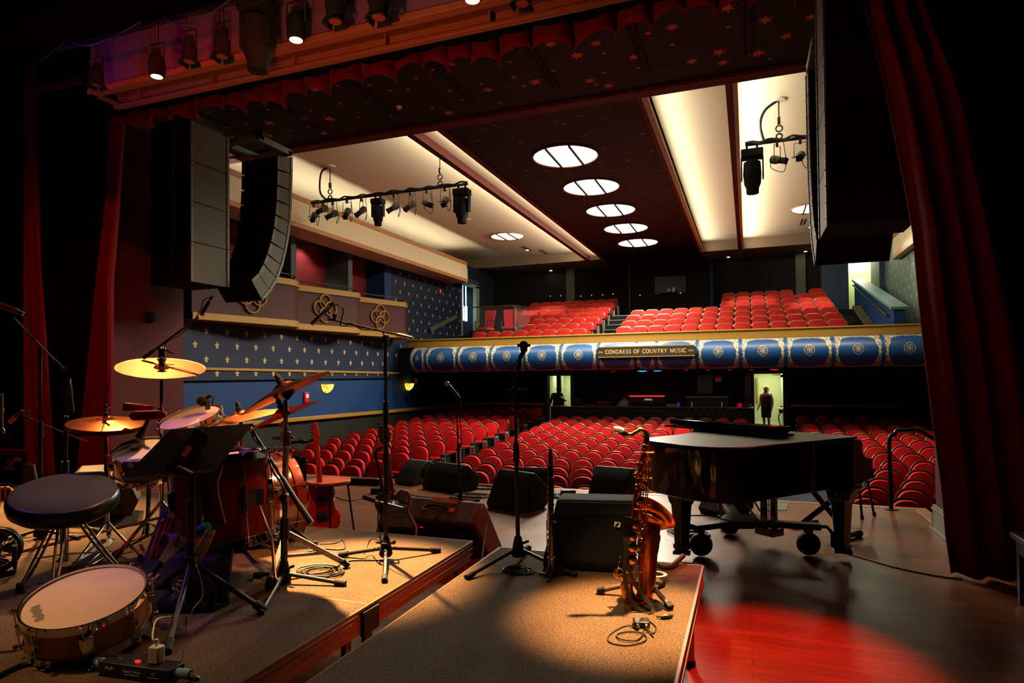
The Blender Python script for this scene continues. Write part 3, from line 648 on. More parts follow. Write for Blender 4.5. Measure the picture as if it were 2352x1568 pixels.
def sconce(y, z, lb):
    t = thing('wall_sconce', lb, 'wall sconce', (-10.68, y, z), 0, 'stained glass wall sconces')
    b = MB(); n = 14; pr = [(.03, -.15), (.10, -.12), (.17, -.05), (.205, .04), (.21, .09)]
    vs = []
    for r, h in pr:
        for j in range(n+1): a = -PI/2+PI*j/n; vs.append((-10.68+r*math.cos(a)*.9, y+r*math.sin(a), z+h))
    b.add(vs, [(i*(n+1)+j, i*(n+1)+j+1, (i+1)*(n+1)+j+1, (i+1)*(n+1)+j) for i in range(len(pr)-1) for j in range(n)]); b.build('shade', m_sconce, t, solid=.006)
    b = MB(); b.ring((-10.68, y, z+.09), .21, .008, (0, 0, 1), 24, 5); b.build('rim', m_gold, t)
sconce(14.3, 1.33, 'stained glass half bowl sconce on the blue wall, nearer the stage')
sconce(18.7, 1.29, 'stained glass half bowl sconce on the blue wall under the balcony')
def alarm(x, y, z, lb, s=.075, ax='x'):
    b = MB(); b.box((x-.03, y-s, z-s*1.4), (x+.03, y+s, z+s*1.4)); b.k = 1; b.box((x+.03, y-s*.6, z-s*.2), (x+.045, y+s*.6, z+s*.9))
    tag(b.build('fire_alarm', [m_fireRed, m_whiteplastic], bevel=.006), lb, 'fire alarm')
alarm(-10.66, 19.2, 1.44, 'red fire alarm on the blue wall above the far sconce')
p = A(1010, 670, X=-10.62); alarm(-10.62, p.y, p.z, 'red fire alarm high on the starred blue wall above the balcony')
p = A(703, 912, X=-10.66); alarm(-10.66, p.y, p.z, 'red fire alarm low on the blue wall behind the cymbals', .09)
# lamps on the corridor wall by the balcony door
m_tube = emat('cool fluorescent tube', (190, 245, 255), 5)
for dy, h, lb in ((23.80, .55, 'cool white vertical tube lamp beside the balcony side door, left of the pair'), (24.12, .5, 'cool white vertical tube lamp beside the balcony side door, right of the pair')):
    t = thing('tube_lamp', lb, 'tube lamp', (-11.0, dy, 3.9), 0, 'tube lamps by the balcony door'); b = MB(); b.cyl((-11.0, dy, 3.9), (-11.0, dy, 4.5), .055); b.build('tube', m_tube, t)
    b = MB(); b.cyl((-11.0, dy, 4.5), (-11.0, dy, 5.5), .02); b.build('stem', m_tube, t)
b = MB(); p0 = A(988, 758, X=-10.56); p1 = A(1048, 726, X=-10.56); b.bar(p0, p1, .08, .14); b.k = 1
for f in (.1, .9): q = p0.lerp(p1, f); b.box((q.x-.09, q.y-.04, q.z-.06), (q.x, q.y+.04, q.z+.02))
tag(b.build('wall_handrail', [mat('grey green handrail', (76, 82, 66), .5), m_blk], bevel=.01), 'sloping grey handrail on the starred blue wall above the balcony', 'handrail')
# ---- balcony sign
def serif_text(s, M, h, parent, mat_, name='lettering', k=1.0):
    """roman capitals drawn as thick and thin strokes with small serifs; M maps (x, y) on the board"""
    TH, TN = .17*k, .075*k
    def arc(cx, cy_, rx, ry, a0, a1, w_, n=14):
        return [('q', [(cx+rx*math.cos(R(a0+(a1-a0)*i/n)), cy_+ry*math.sin(R(a0+(a1-a0)*i/n))) for i in range(n+1)], w_)]
    def ln(x0, y0, x1, y1, w_): return [('q', [(x0, y0), (x1, y1)], w_)]
    def sf(x, y, w_=.26): return ln(x-w_/2, y, x+w_/2, y, .055)
    G = {
     'C': (.78, arc(.42, .5, .36, .48, 50, 310, TH)+ln(.66, .70, .66, .96, .06)+ln(.66, .05, .70, .28, .05)),
     'O': (.86, arc(.43, .5, .36, .47, 0, 360, TH, 22)),
     'N': (.86, ln(.14, 0, .14, 1, TN)+ln(.14, .97, .70, .03, TH)+ln(.70, 0, .70, 1, TN)+sf(.14, .03)+sf(.12, .97)+sf(.70, .97)),
     'G': (.86, arc(.42, .5, .36, .48, 50, 330, TH)+ln(.70, .05, .70, .42, TH*.9)+sf(.68, .43, .34)+ln(.66, .70, .66, .96, .06)),
     'R': (.80, ln(.17, 0, .17, 1, TH)+sf(.17, .03)+sf(.14, .97)+ln(.17, .96, .42, .96, TN)+arc(.40, .74, .20, .22, 90, -90, TH*.8)+ln(.17, .52, .42, .52, TN)+ln(.38, .52, .70, .02, TH*.9)+sf(.72, .03, .2)),
     'E': (.72, ln(.17, 0, .17, 1, TH)+ln(.06, .97, .60, .97, .06)+ln(.06, .03, .62, .03, .06)+ln(.17, .52, .46, .52, .06)+ln(.59, .97, .59, .76, .05)+ln(.62, .03, .62, .26, .05)+ln(.46, .42, .46, .62, .05)),
     'S': (.62, arc(.31, .73, .20, .23, 40, 255, TH*.8)+arc(.31, .26, .22, .24, 85, -140, TH*.8)+ln(.30, .53, .36, .48, TH)+ln(.50, .78, .50, .95, .05)+ln(.09, .06, .09, .26, .05)),
     'F': (.68, ln(.17, 0, .17, 1, TH)+sf(.17, .03)+ln(.06, .97, .60, .97, .06)+ln(.17, .52, .46, .52, .06)+ln(.59, .97, .59, .74, .05)+ln(.46, .42, .46, .62, .05)),
     'U': (.84, ln(.15, 1, .15, .32, TH)+arc(.42, .33, .27, .31, 180, 360, TN*1.4)+ln(.69, .32, .69, 1, TN)+sf(.15, .97)+sf(.69, .97)),
     'T': (.76, ln(.38, 0, .38, 1, TH)+sf(.38, .03)+ln(.05, .97, .71, .97, .06)+ln(.06, .97, .06, .74, .05)+ln(.70, .97, .70, .74, .05)),
     'Y': (.80, ln(.12, .97, .42, .48, TH)+ln(.70, .97, .42, .48, TN)+ln(.41, .5, .41, 0, TH)+sf(.41, .03)+sf(.12, .97)+sf(.70, .97)),
     'M': (1.02, ln(.14, 0, .14, 1, TN)+ln(.14, .97, .50, .08, TH)+ln(.50, .06, .84, .97, TN)+ln(.84, 0, .84, 1, TH)+sf(.14, .03)+sf(.84, .03)+sf(.12, .97)+sf(.86, .97)),
     'I': (.40, ln(.20, 0, .20, 1, TH)+sf(.20, .03)+sf(.20, .97)),
     '1': (.5, ln(.25, 0, .25, 1, TH*1.2)+sf(.25, .04, .4)+ln(.10, .84, .25, .97, TN)), '9': (.66, arc(.32, .68, .22, .28, 0, 360, TH*.9, 16)+arc(.22, .62, .32, .60, 10, -75, TN*1.4)),
     '2': (.66, arc(.32, .70, .22, .27, 170, -30, TH*.9)+ln(.48, .56, .10, .06, TN*1.5)+ln(.08, .06, .58, .06, .12)), '6': (.66, arc(.32, .30, .22, .28, 0, 360, TH*.9, 16)+arc(.42, .38, .32, .60, 190, 105, TN*1.4)), '0': (.7, arc(.34, .5, .24, .46, 0, 360, TH*.9, 18))}
    b = MB(); x = 0.0
    for ch in s:
        if ch == ' ': x += .52; continue
        wd, st = G[ch]
        for _, pts, sw in st:
            for (ax, ay), (bx, by) in zip(pts, pts[1:]):
                d = math.hypot(bx-ax, by-ay) or 1; nx, ny = -(by-ay)/d*sw/2, (bx-ax)/d*sw/2
                q = [(ax+nx, ay+ny), (bx+nx, by+ny), (bx-nx, by-ny), (ax-nx, ay-ny)]
                b.add([M @ V(((x+u)*h, v*h, 0)) for u, v in q], [(3, 2, 1, 0)])
        x += wd+.07
    return b.build(name, mat_, parent, smooth=0), x*h
t = thing('balcony_sign', 'long black balcony sign reading CONGRESS OF COUNTRY MUSIC in gold', 'sign', (-2.62, 17.5, 2.0))
x0, x1, z0, z1 = -3.97, -1.26, 2.09, 2.37; Y_ = 17.48; c_ = .07
b = MB(); b.prism([(x0+c_, z0), (x1-c_, z0), (x1, z0+c_), (x1, z1-c_), (x1-c_, z1), (x0+c_, z1), (x0, z1-c_), (x0, z0+c_)], 0, .05, MX(((1, 0, 0, 0), (0, 0, -1, Y_+.05), (0, 1, 0, 0), (0, 0, 0, 1))))
b.build('board', mat('sign board black brown', (40, 34, 24), .5), t, bevel=.006)
b = MB(); b.box((x0+.05, Y_-.004, z1-.012), (x1-.05, Y_+.03, z1+.012)); b.box((x0+.05, Y_-.004, z0-.012), (x1-.05, Y_+.03, z0+.012)); b.build('edge_moulding', m_gold, t)
m_let = mat('gold letters', (236, 196, 120), .4, .2, emit=(236, 190, 110), estr=.0)
def onboard(x, z): return basis((x, Y_-.006, z), (1, 0, 0), (0, 0, 1), (0, -1, 0))
lo, wd = serif_text('CONGRESS OF COUNTRY MUSIC', onboard(-3.72, 2.18), .108, t, m_let)
lo2, w2 = serif_text('1926', onboard(-3.91, 2.205), .045, t, m_let, 'year'); lo3, w3 = serif_text('2022', onboard(-1.47, 2.205), .045, t, m_let, 'year')
# stretch the lettering to fill the board between the years
for v_ in lo.data.vertices: v_.co.x = (-3.72+2.62)+(v_.co.x-(-3.72+2.62))*(2.20/wd)
# small beacons along the balcony underside
for i, (px, cl, st, lw) in enumerate(((1357, (255, 255, 255), 6, .03), (1408, (230, 20, 40), 1.2, .10), (1475, (40, 120, 255), 5, .16), (1510, (40, 120, 255), 5, .14), (1576, (230, 20, 40), 1.2, .10), (1626, (230, 20, 40), 1.2, .10), (1676, (230, 20, 40), 1.2, .10), (1726, (230, 20, 40), 1.2, .10), (1778, (230, 20, 50), 2.2, .14))):
    p = A(px, 849 if i > 0 else 848, Y=18.0); b = MB(); b.ball((p.x, 18.02, 1.70), lw, 12, (1, .25, .16)); b.k = 1; b.lathe([(lw*1.08, .0), (lw*1.08, .03), (.01, .03)], 14, MX.Translation((p.x, 18.04, 1.70)))
    tag(b.build('underside_beacon', [emat('beacon lens %d' % i, cl, st), m_blkmatte]), ('small white beacon' if i == 0 else ('blue' if cl[2] == 255 else 'red')+' glowing fitting')+' under the balcony edge, %s from the left' % ordw[i], 'beacon', 'glowing fittings under the balcony')
# small aimed spots on the rear balcony wall
for i, (px, py) in enumerate(((1264, 680), (1288, 679), (1334, 680), (1359, 678), (1384, 677), (1408, 675), (1470, 678), (1563, 673))):
    p = A(px, py, Y=26.2 if px < 1450 else 25.5); b = MB(); b.cyl(p, p+V((0, .1, .02)), .028); b.k = 1; b.ball(p+V((0, -.012, 0)), .02, 8)
    tag(b.build('wall_spotlight', [m_blkmatte, emat('tiny lamp %d' % i, (255, 250, 235), 1.0)]), 'tiny lit lamp on the dark rear balcony wall, %s from the left' % ordw[i], 'spotlight', 'tiny lamps on the rear wall')
p = A(1537, 666, Y=25.4); b = MB(); b.box((p.x-.35, 25.35, p.z-.1), (p.x+.2, 25.6, p.z+.02)); b.k = 1; b.cyl((p.x-.02, 25.34, p.z), (p.x-.02, 25.36, p.z), .07); b.box((p.x+.12, 25.33, p.z-.09), (p.x+.24, 25.36, p.z+.09))
tag(b.build('projector', [mat('grey projector body', (60, 62, 52), .6), mat('pale projector face', (170, 176, 150), .5)], bevel=.01), 'grey projector in the booth window', 'projector')
# ---- seats
def rr(w_, h_, r, n=6, rb=.03):
    p = []
    for cx, cz, a0, rad in ((w_/2-rb, rb, -90, rb), (w_/2-r, h_-r, 0, r), (-w_/2+r, h_-r, 90, r), (-w_/2+rb, rb, 180, rb)):
        p += [(cx+rad*math.cos(R(a0+90*i/n)), cz+rad*math.sin(R(a0+90*i/n))) for i in range(n+1)]
    return p
def seat_proto(name, lab, cat, r, trimmat, velvet, wid=.46):
    t = thing(name, lab, cat, (0, 0, 0))
    def plate(w_, h0, h1, r, d0, d1, crown, lean, taper=0):
        b = MB(); rings = []
        o = rr(w_, h1-h0, r)
        for d, s_ in ((d0, .985), (d0-.012, 1.0), (d1+.02, 1.0), (d1+.006, .97), (d1, .90)):
            rings.append([V((x*s_, d+(z)*lean-(0), h0+((z-(h1-h0)/2)*s_+(h1-h0)/2))) for x, z in o])
        b.loft(rings[::-1]); return b
    plate(wid, .44, .88, r, .30, .205, 0, .22).build('backrest', velvet, t)
    plate(wid+.035, .36, .90, r+.012, .335, .295, 0, .22).build('back_shell', m_seatshell, t)
    b = MB(); o = [(x, z) for x, z in rr(wid+.036, .54, r+.012) if z > .06]; b.tube([V((x, .318+z*.22-.012, .36+z+.003)) for x, z in o], .009, 5, caps=True); b.build('edge_trim', trimmat, t)
    b = MB(); b.cbox((0, .17, .45), (wid-.03, .15, .085)); plab(b.build('cushion', velvet, t, bevel=.03, seg=3), 'red cushion edge of the tipped-up seat')
    b = MB(); o = rr(wid-.02, .36, .07)
    b.loft([[V((x, .19-.07*(1-z/.36), .07+z)) for x, z in o], [V((x*.96, .10-.03*(1-z/.36), .08+z*.96)) for x, z in o]]); b.build('seat_pan', m_seatshell, t)
    b = MB(); b.box((-wid/2-.005, .10, .575), (-wid/2-.035, .36, .60)); b.box((-wid/2-.008, .22, 0), (-wid/2-.032, .30, .58)); b.box((-wid/2-.04, .10, 0), (-wid/2, .36, .015)); b.build('arm_standard', m_blk, t, bevel=.006)
    return t
SP = seat_proto('theatre_chair', 'x', 'theatre chair', .20, m_seatrim, m_velvet, .445)
BP = seat_proto('balcony_chair', 'x', 'balcony chair', .12, mat('worn pale seat edge', (190, 150, 110), .35, .6), m_velvetb, .45)
# aisle ends: red panels with pale edges
def aisle_end(parent_loc, lb, side=1, pale=False):
    t = thing('aisle_panel', lb, 'aisle panel', parent_loc, 0, 'aisle end panels of the seat rows')
    x, y, z = parent_loc
    b = MB(); b.box((x-.055, y+.06, z), (x+.055, y+.36, z+.56)); b.build('panel_core', m_blk, t, bevel=.01)
    b = MB(); b.box((x-.042, y+.05, z+.04), (x+.042, y+.062, z+.44)); b.build('red_inset', m_velvet, t)
    for s_ in (-1, 1): b = MB(); b.bar((x+s_*.05, y+.05, z), (x+s_*.058, y+.05, z+.55), .016, .02, (0, 1, 0)); b.build('side_edge', m_label, t)
    b = MB(); b.box((x-.075, y+.03, z+.55), (x+.075, y+.40, z+.58)); b.build('armrest', m_blk, t, bevel=.01)
    b = MB(); b.box((x-.03, y+.043, z+.46), (x+.03, y+.052, z+.53)); b.build('aisle_light', mat('aisle light glass', (190, 190, 150), .4) if 'aisle light glass' not in bpy.data.materials else bpy.data.materials['aisle light glass'], t)
    return t
b = None
index_children()
def in_poly(x, y, P):
    c = False
    for i in range(len(P)):
        (x0, y0), (x1, y1) = P[i-1], P[i]
        if (y0 > y) != (y1 > y) and x < (x1-x0)*(y-y0)/(y1-y0)+x0: c = not c
    return c
def pix(p):
    d = V(p)-CO; z = d.dot(CF); return (1176+FPX*d.dot(CR)/z, PCY-FPX*d.dot(CU)/z)
HIDE = [(1500, 1030), (1500, 1010), (1560, 985), (1900, 1012), (1990, 1010), (2010, 1100), (1900, 1120), (1500, 1130)]
used = {SP.name: False, BP.name: False}
def put(proto, x, y, z, lb, grp):
    q = pix((x, y+.3, z+.75))
    if q[0] < -40 or q[0] > 2170: return
    q2 = pix((x, y+.3, z+.9))
    if in_poly(*q2, HIDE) and in_poly(*q, HIDE): return
    if not used[proto.name]: used[proto.name] = True; proto.location = (x, y, z); o = proto; o['label'] = lb
    else: o = dup(proto, (x, y, z), 0, lb)
    o['group'] = grp
RYS = [10.6, 11.5, 12.47, 13.35, 14.23, 15.11, 15.99, 16.87, 17.75, 18.63, 19.51, 20.39, 21.27, 22.1]
def nth(i): return ordw[i]
for r_, y in enumerate(RYS):
    for i in range(7 if r_ != 0 else 6):
        x = -7.28-.51*i
        put(SP, x, y-.4, floor_z(x, y), 'red seat, left block, %s row from the stage, %s from the aisle' % (nth(r_), nth(i)), 'red seats in the left block')
    if r_ >= 1: aisle_end((-6.97, y-.42, floor_z(-7, y)), 'red panelled aisle end of the left block, %s row from the stage' % nth(r_))
for r_, y in enumerate(RYS[:11]):
    if y > 19.6: continue
    st = -5.56+(.245 if r_ in (1, ) else 0)
    for i in range(12 if r_ != 1 else 11):
        x = st+.4855*i
        put(SP, x, y-.4, floor_z(x, y), 'red seat, centre block, %s row from the stage, %s from its left' % (nth(r_), nth(i)), 'red seats in the centre block')
y = 9.75
for i in range(11): put(SP, -5.32+.4855*i, y-.4, floor_z(-3, y)-.03, 'red seat right at the stage edge, centre block, %s from its left' % nth(i), 'red seats in the centre block')
for r_, y in enumerate(RYS[:13]):
    st = 1.60+(.26 if r_ in (1, 3) else 0)
    for i in range(6):
        x = st+.52*i
        if x > 4.3: continue
        put(SP, x, y-.4, floor_z(x, y), 'red seat, right block, %s row from the stage, %s from the aisle' % (nth(r_), nth(i)), 'red seats in the right block')
# balcony
BL = [(-4.98, 8), (-4.97, 5), (-4.97, 5), (-4.97, 7), (-4.97, 8), (-4.97, 8), (-4.99, 8)]
for r_, (x0, n) in enumerate(BL):
    for i in range(n):
        x = x0-(.485 if r_ < 3 else .455)*i
        if r_ == 6 and i == 4: pass
        put(BP, x, 19.5+.9*r_-.4, RZ[r_], 'red balcony seat, left block, %s row from the rail, %s from the aisle' % (nth(r_), nth(i)), 'red balcony seats, left block')
for r_ in range(7):
    n = 13 if r_ < 4 else 7
    for i in range(n):
        if r_ == 6 and i == 1: continue
        put(BP, 2.33-.4905*i, 19.5+.9*r_-.4, RZ[r_], 'red balcony seat, right block, %s row from the rail, %s from its right' % (nth(r_), nth(i)), 'red balcony seats, right block')
# pale armed standards at the balcony row ends
def bstd(x, y, z, lb):
    b = MB(); b.box((x-.03, y+.04, z), (x-.005, y+.09, z+.6)); b.box((x+.02, y+.04, z), (x+.04, y+.09, z+.6)); b.k = 1; b.box((x-.045, y, z+.6), (x+.05, y+.35, z+.63)); b.box((x-.03, y+.26, z), (x+.03, y+.34, z+.6))
    tag(b.build('row_end_standard', [m_label, m_blk], bevel=.004), lb, 'row end standard', 'pale row end standards on the balcony')
for r_ in range(7):
    bstd(-4.70, 19.5+.9*r_-.4, RZ[r_], 'pale metal row end standard by the balcony stairs, left block, %s row from the rail' % nth(r_))
    if r_ != 6: bstd(2.62, 19.5+.9*r_-.4, RZ[r_], 'pale metal row end standard at the right of the balcony, %s row from the rail' % nth(r_))
for i in range(8):
    b = MB(); b.box((-4.65, 20+.45*i, RZ[0]+.1*i), (-3.92, 20.45+.45*i, RZ[0]+.20*(i+1)))
    b.k = 1; b.box((-4.65, 19.99+.45*i, RZ[0]+.20*(i+1)-.02), (-3.92, 20.03+.45*i, RZ[0]+.20*(i+1)+.004)); struct(b.build('floor_step_%d' % (i+1), [m_blkmatte, mat('worn step nosing', (110, 116, 104), .6) if i == 0 else bpy.data.materials['worn step nosing']], smooth=0))
# ---- balcony platform with glass rail and two high chairs
t = thing('glass_guard_rail', 'glass guard rail with thin grey top bar around the balcony platform', 'guard rail', (-8.2, 20.3, 2.4))
g0 = A(1085, 706, Y=20.35); g1 = A(1180, 701, Y=20.35); g2 = g1+V((.02, 2.6, .12))
b = MB(); b.bar(g0, g1, .05, .035); b.bar(g1, g2, .05, .035); b.build('top_bar', m_steel, t)
m_gpane = mat('thin guard glass', (190, 205, 200), .03, 0, .5); m_gpane.node_tree.nodes['Principled BSDF'].inputs['Alpha'].default_value = .05
b = MB(); b.box((g0.x, g0.y-.006, 2.3), (g1.x-.05, g0.y+.006, g0.z-.02)); b.box((g1.x-.006, g1.y+.05, 2.45), (g1.x+.006, g2.y, g1.z-.02)); b.build('glass_panel', m_gpane, t, smooth=0)
b = MB(); b.bar((g1.x, g1.y, 2.3), (g1.x, g1.y, g1.z), .035, .035, (1, 0, 0)); b.build('post', m_steel, t)
sbox('floor_platform', m_dark, ((-10.3, 20.45, 2.3), (-7.6, 22.3, 2.62)))
def high_chair(px, d, rot, lb):
    p = A(px, 765, Y=20.9); t = thing('high_chair', lb, 'chair', (p.x, p.y, 2.62), 0, 'red high chairs behind the glass rail')
    Mz = MX.Translation((p.x, p.y, 2.62)) @ MX.Rotation(rot, 4, 'Z')
    b = MB(); b.loft([[Mz @ V((x*(1+.25*zz), .20+.1*zz+dy, .72+.62*zz)) for x, dy in ((-.2, 0), (.2, 0), (.2, .06), (-.2, .06))] for zz in (0, .5, .85, 1)]); b.build('backrest', mat('bright red chair cloth', (206, 16, 40), .7) if 'bright red chair cloth' not in bpy.data.materials else bpy.data.materials['bright red chair cloth'], t, bevel=.02)
    b = MB(); b.box((-.25, -.25, .60), (.25, .24, .70), Mz); b.build('seat', bpy.data.materials['bright red chair cloth'], t, bevel=.03)
    for x in (-.23, .23):
        for yy in (-.22, .22): b = MB(); b.cyl(Mz @ V((x, yy, 0)), Mz @ V((x, yy, .62)), .017, n=8); b.build('leg', m_blk, t)
        b = MB(); b.tube([Mz @ V(q) for q in ((x*1.1, .22, .95), (x*1.25, .0, .95), (x*1.2, -.2, .92), (x*1.1, -.22, .65))], .017, 6); b.build('armrest', m_blk, t)
high_chair(1114, 0, -.3, 'bright red high chair on the balcony platform, left one'); high_chair(1170, 0, .25, 'bright red high chair on the balcony platform, right one by the glass corner')
# ================================================================== MIXING POSITION AND PEOPLE
DY = 22.0
t = thing('mixing_counter', 'long dark counter of the mixing position behind the centre seats', 'counter', (-3.3, DY, -.4))
b = MB(); b.box((-6.70, DY-.03, -.5), (.12, DY+.02, .45)); b.build('front_panel', mat('black green counter front', (22, 26, 22), .6), t)
b = MB(); b.box((-6.72, DY-.06, .45), (.16, DY+.75, .485)); b.build('worktop', mat('reddish counter edge', (96, 50, 36), .45), t, bevel=.008)
b = MB()
for i in range(8): b.box((-1.9+i*.25, DY-.07, .425), (-1.87+i*.25, DY-.06, .45))
b.build('cable_clips', m_label, t)
def gear(name, lab, cat, px0, px1, pyt, m_, dpt=.3, yo=.25, extra=None, grp=None, lean=0):
    a = A(px0, 934, Y=DY+yo); c = A(px1, pyt, Y=DY+yo); t = thing(name, lab, cat, ((a.x+c.x)/2, DY+yo, .485), 0, grp)
    b = MB(); b.loft([[V((a.x, DY+yo, .485)), V((c.x, DY+yo, .485)), V((c.x, DY+yo+dpt, .485)), V((a.x, DY+yo+dpt, .485))], [V((a.x, DY+yo+lean, c.z)), V((c.x, DY+yo+lean, c.z)), V((c.x, DY+yo+dpt+lean*.5, c.z-.02)), V((a.x, DY+yo+dpt+lean*.5, c.z-.02))]]); b.build('housing', m_, t, bevel=.01)
    if extra: extra(t, a.x, c.x, c.z, DY+yo)
    return t
m_gear = mat('dark console metal', (22, 20, 24), .4)
def ex_console(t, x0, x1, z, y):
    b = MB(); b.box((x0, y-.02, z-.01), (x1, y+.02, z+.025)); plab(b.build('lit_strip', emat('red console strip', (255, 30, 40), 3.0), t), 'glowing red strip')
    b = MB(); b.box((x0+.08, y-.012, .51), (x1-.08, y-.004, .60))
    b.build('rear_plate', m_blkmatte, t)
    text('DiGiCo', 'lettering', emat('console white letters', (230, 235, 245), .8), .085, basis((x0*.45+x1*.55, y-.015, z-.11), (1, 0, 0), (0, 0, 1), (0, -1, 0)), t)
gear('mixing_console', 'large mixing console with a glowing red strip, white lettering on its back', 'mixing console', 1446, 1526, 910, m_gear, .4, .2, ex_console)
gear('small_mixer', 'small dark side mixer with red edge left of the engineer', 'mixer', 1371, 1402, 923, m_gear, .3, .2, lambda t, x0, x1, z, y: MB().box((x0, y-.01, z-.02), (x1, y+.02, z)).build('edge', mat('dim red edge', (150, 30, 40), .5), t))
def ex_lap(t, x0, x1, z, y): MB().box((x0+.02, y-.006, .51), (x1-.02, y-.001, z-.02)).build('lid', mat('silver laptop lid', (120, 116, 140), .4), t)
gear('laptop', 'open silver laptop in front of the seated engineer', 'laptop', 1419, 1443, 926, m_steel, .02, .15, ex_lap)
gear('paper_box', 'tan cardboard tray on the counter right of the console', 'tray', 1530, 1553, 928, mat('tan card', (130, 96, 70), .8), .25, .15)
gear('tablet', 'small blue tablet leaning on the counter', 'tablet', 1554, 1562, 924, mat('blue tablet', (50, 70, 150), .3, emit=(50, 70, 160), estr=.3), .02, .12)
def ex_mon(t, x0, x1, z, y):
    b = MB(); b.box((x0-.02, y-.03, z), (x1+.02, y+.05, z+.02)); b.build('top_edge', m_label, t)
    for x in (x0+.18, x1-.18): b = MB(); b.cyl((x, y-.06, .485), (x, y-.06, .66), .02, n=8); b.k = 1; b.cyl((x, y-.06, .66), (x-.03, y-.06, z+.06), .008, n=6); plab(b.build('lamp', [m_whiteplastic, m_blk], t), 'white gooseneck lamp base')
gear('lighting_desk', 'wide dark lighting desk with two white gooseneck lamps', 'lighting desk', 1577, 1671, 912, m_gear, .4, .25, ex_mon)
gear('red_tablet', 'small red tablet at the right end of the counter', 'tablet', 1694, 1704, 925, mat('red tablet', (190, 16, 30), .4, emit=(190, 10, 30), estr=.5), .02, .12)
gear('dark_monitor', 'dark monitor at the left end of the counter', 'monitor', 1312, 1334, 914, m_gear, .06, .3)
gear('dark_case', 'low dark case beside the left monitor', 'case', 1336, 1366, 928, m_gear, .3, .3)
p = A(1295, 934, Y=DY+.4); b = MB(); b.bar((p.x-.12, p.y, .80), (p.x+.08, p.y, .66), .05, .12, (0, 1, 0)); b.cyl((p.x, p.y, .485), (p.x, p.y, .74), .02); b.box((p.x-.12, p.y-.1, .485), (p.x+.12, p.y+.1, .5))
tag(b.build('desk_stand', m_blk), 'small black stand on the counter in front of the left doorway', 'stand')
b = MB(); p = A(1623, 880, Y=23.0); b.box((p.x-.30, 22.75, p.z-.36), (p.x+.22, 23.1, p.z+.30)); b.k = 1; b.box((p.x-.28, 22.74, p.z+.06), (p.x+.20, 22.76, p.z+.28)); tag(b.build('wall_cabinet', [mat('grey black rack', (26, 26, 26), .5), mat('grey rack top', (44, 46, 42), .6)], bevel=.01), 'dark grey equipment cabinet behind the lighting desk', 'cabinet')
p = A(1716, 934, Y=DY+.35); b = MB(); b.cyl((p.x, p.y, .485), (p.x, p.y, 1.62), .075, n=14); b.k = 1; b.box((p.x-.13, p.y-.13, .485), (p.x+.13, p.y+.13, .56)); tag(b.build('round_column', [mat('dark purple column', (40, 22, 26), .6), m_frame], bevel=.01), 'thin round dark column at the right end of the mixing counter', 'column')
b = MB(); p = A(1650, 871, Y=23.1); b.box((p.x-.10, 23.0, p.z-.08), (p.x+.10, 23.08, p.z+.08)); tag(b.build('exit_sign', mat('dim red exit sign', (70, 10, 14), .5, emit=(120, 8, 14), estr=.35), bevel=.01), 'small dim red sign box on the rear wall under the balcony', 'sign')
# pictures in the halls
def picture(name, lab, x0, x1, z0, z1, y, along='x'):
    t = thing(name, lab, 'picture', ((x0+x1)/2, y, z0))
    b = MB(); b.box((x0, y-.04, z0), (x1, y, z1)); b.build('frame', mat('gilt brown frame', (120, 78, 24), .5) if 'gilt brown frame' not in bpy.data.materials else bpy.data.materials['gilt brown frame'], t, bevel=.015)
    m = mat('mottled gold canvas', (150, 130, 30), .6, noise=.6, nscale=5); b = MB(); b.box((x0+.06, y-.046, z0+.06), (x1-.06, y-.041, z1-.06)); b.build('canvas', m, t)
p = A(1257, 885, Y=25.5); q = A(1292, 965, Y=25.5); picture('framed_picture', 'gold framed picture seen through the left doorway', p.x-.1, q.x-.12, .15, 1.12, 25.56)
b = MB(); p0 = A(1738, 868, Y=25.2); p1 = A(1738, 922, Y=25.2); b.box((.30, 25.4, p1.z), (.36, 25.59, p0.z)); tag(b.build('narrow_frame', mat('dull yellow frame', (150, 130, 40), .5)), 'narrow gold frame edge at the left inside the right doorway', 'picture')
# hall table with curved leg
t = thing('hall_table', 'small hall table with a curved black leg inside the right doorway', 'table', (1.05, 24.0, -.38)); p = A(1790, 938, Y=24.0)
b = MB(); b.box((p.x-.05, 23.8, p.z-.03), (1.13, 24.3, p.z+.02)); b.build('table_top', mat('pale table top', (170, 170, 140), .5), t)
b = MB(); b.box((p.x-.01, 23.82, p.z-.15), (1.13, 24.28, p.z-.03)); b.build('apron', m_blk, t)
b = MB(); b.tube(spline([(p.x+.02, 23.9, p.z-.14), (p.x-.03, 23.9, p.z-.3), (p.x+.0, 23.9, p.z-.5), (p.x+.09, 23.9, -.38)], 5), .02, 6); b.build('leg', m_blk, t)
b = MB(); p = A(1793, 933, Y=23.3); b.tube([V((p.x+.06, RY-.02, p.z)), V((p.x-.02, RY-.02, p.z))], .022, 6); b.tube([V((1.11, RY+.02, 1.50)), V((1.04, RY+.02, 1.50))], .05, 6); b.tube([V((1.05, RY+.02, 1.54)), V((.78, RY+.12, 1.55))], .012, 6); tag(b.build('door_hardware', m_blk), 'black door closer arm and latch on the right doorway', 'door hardware')
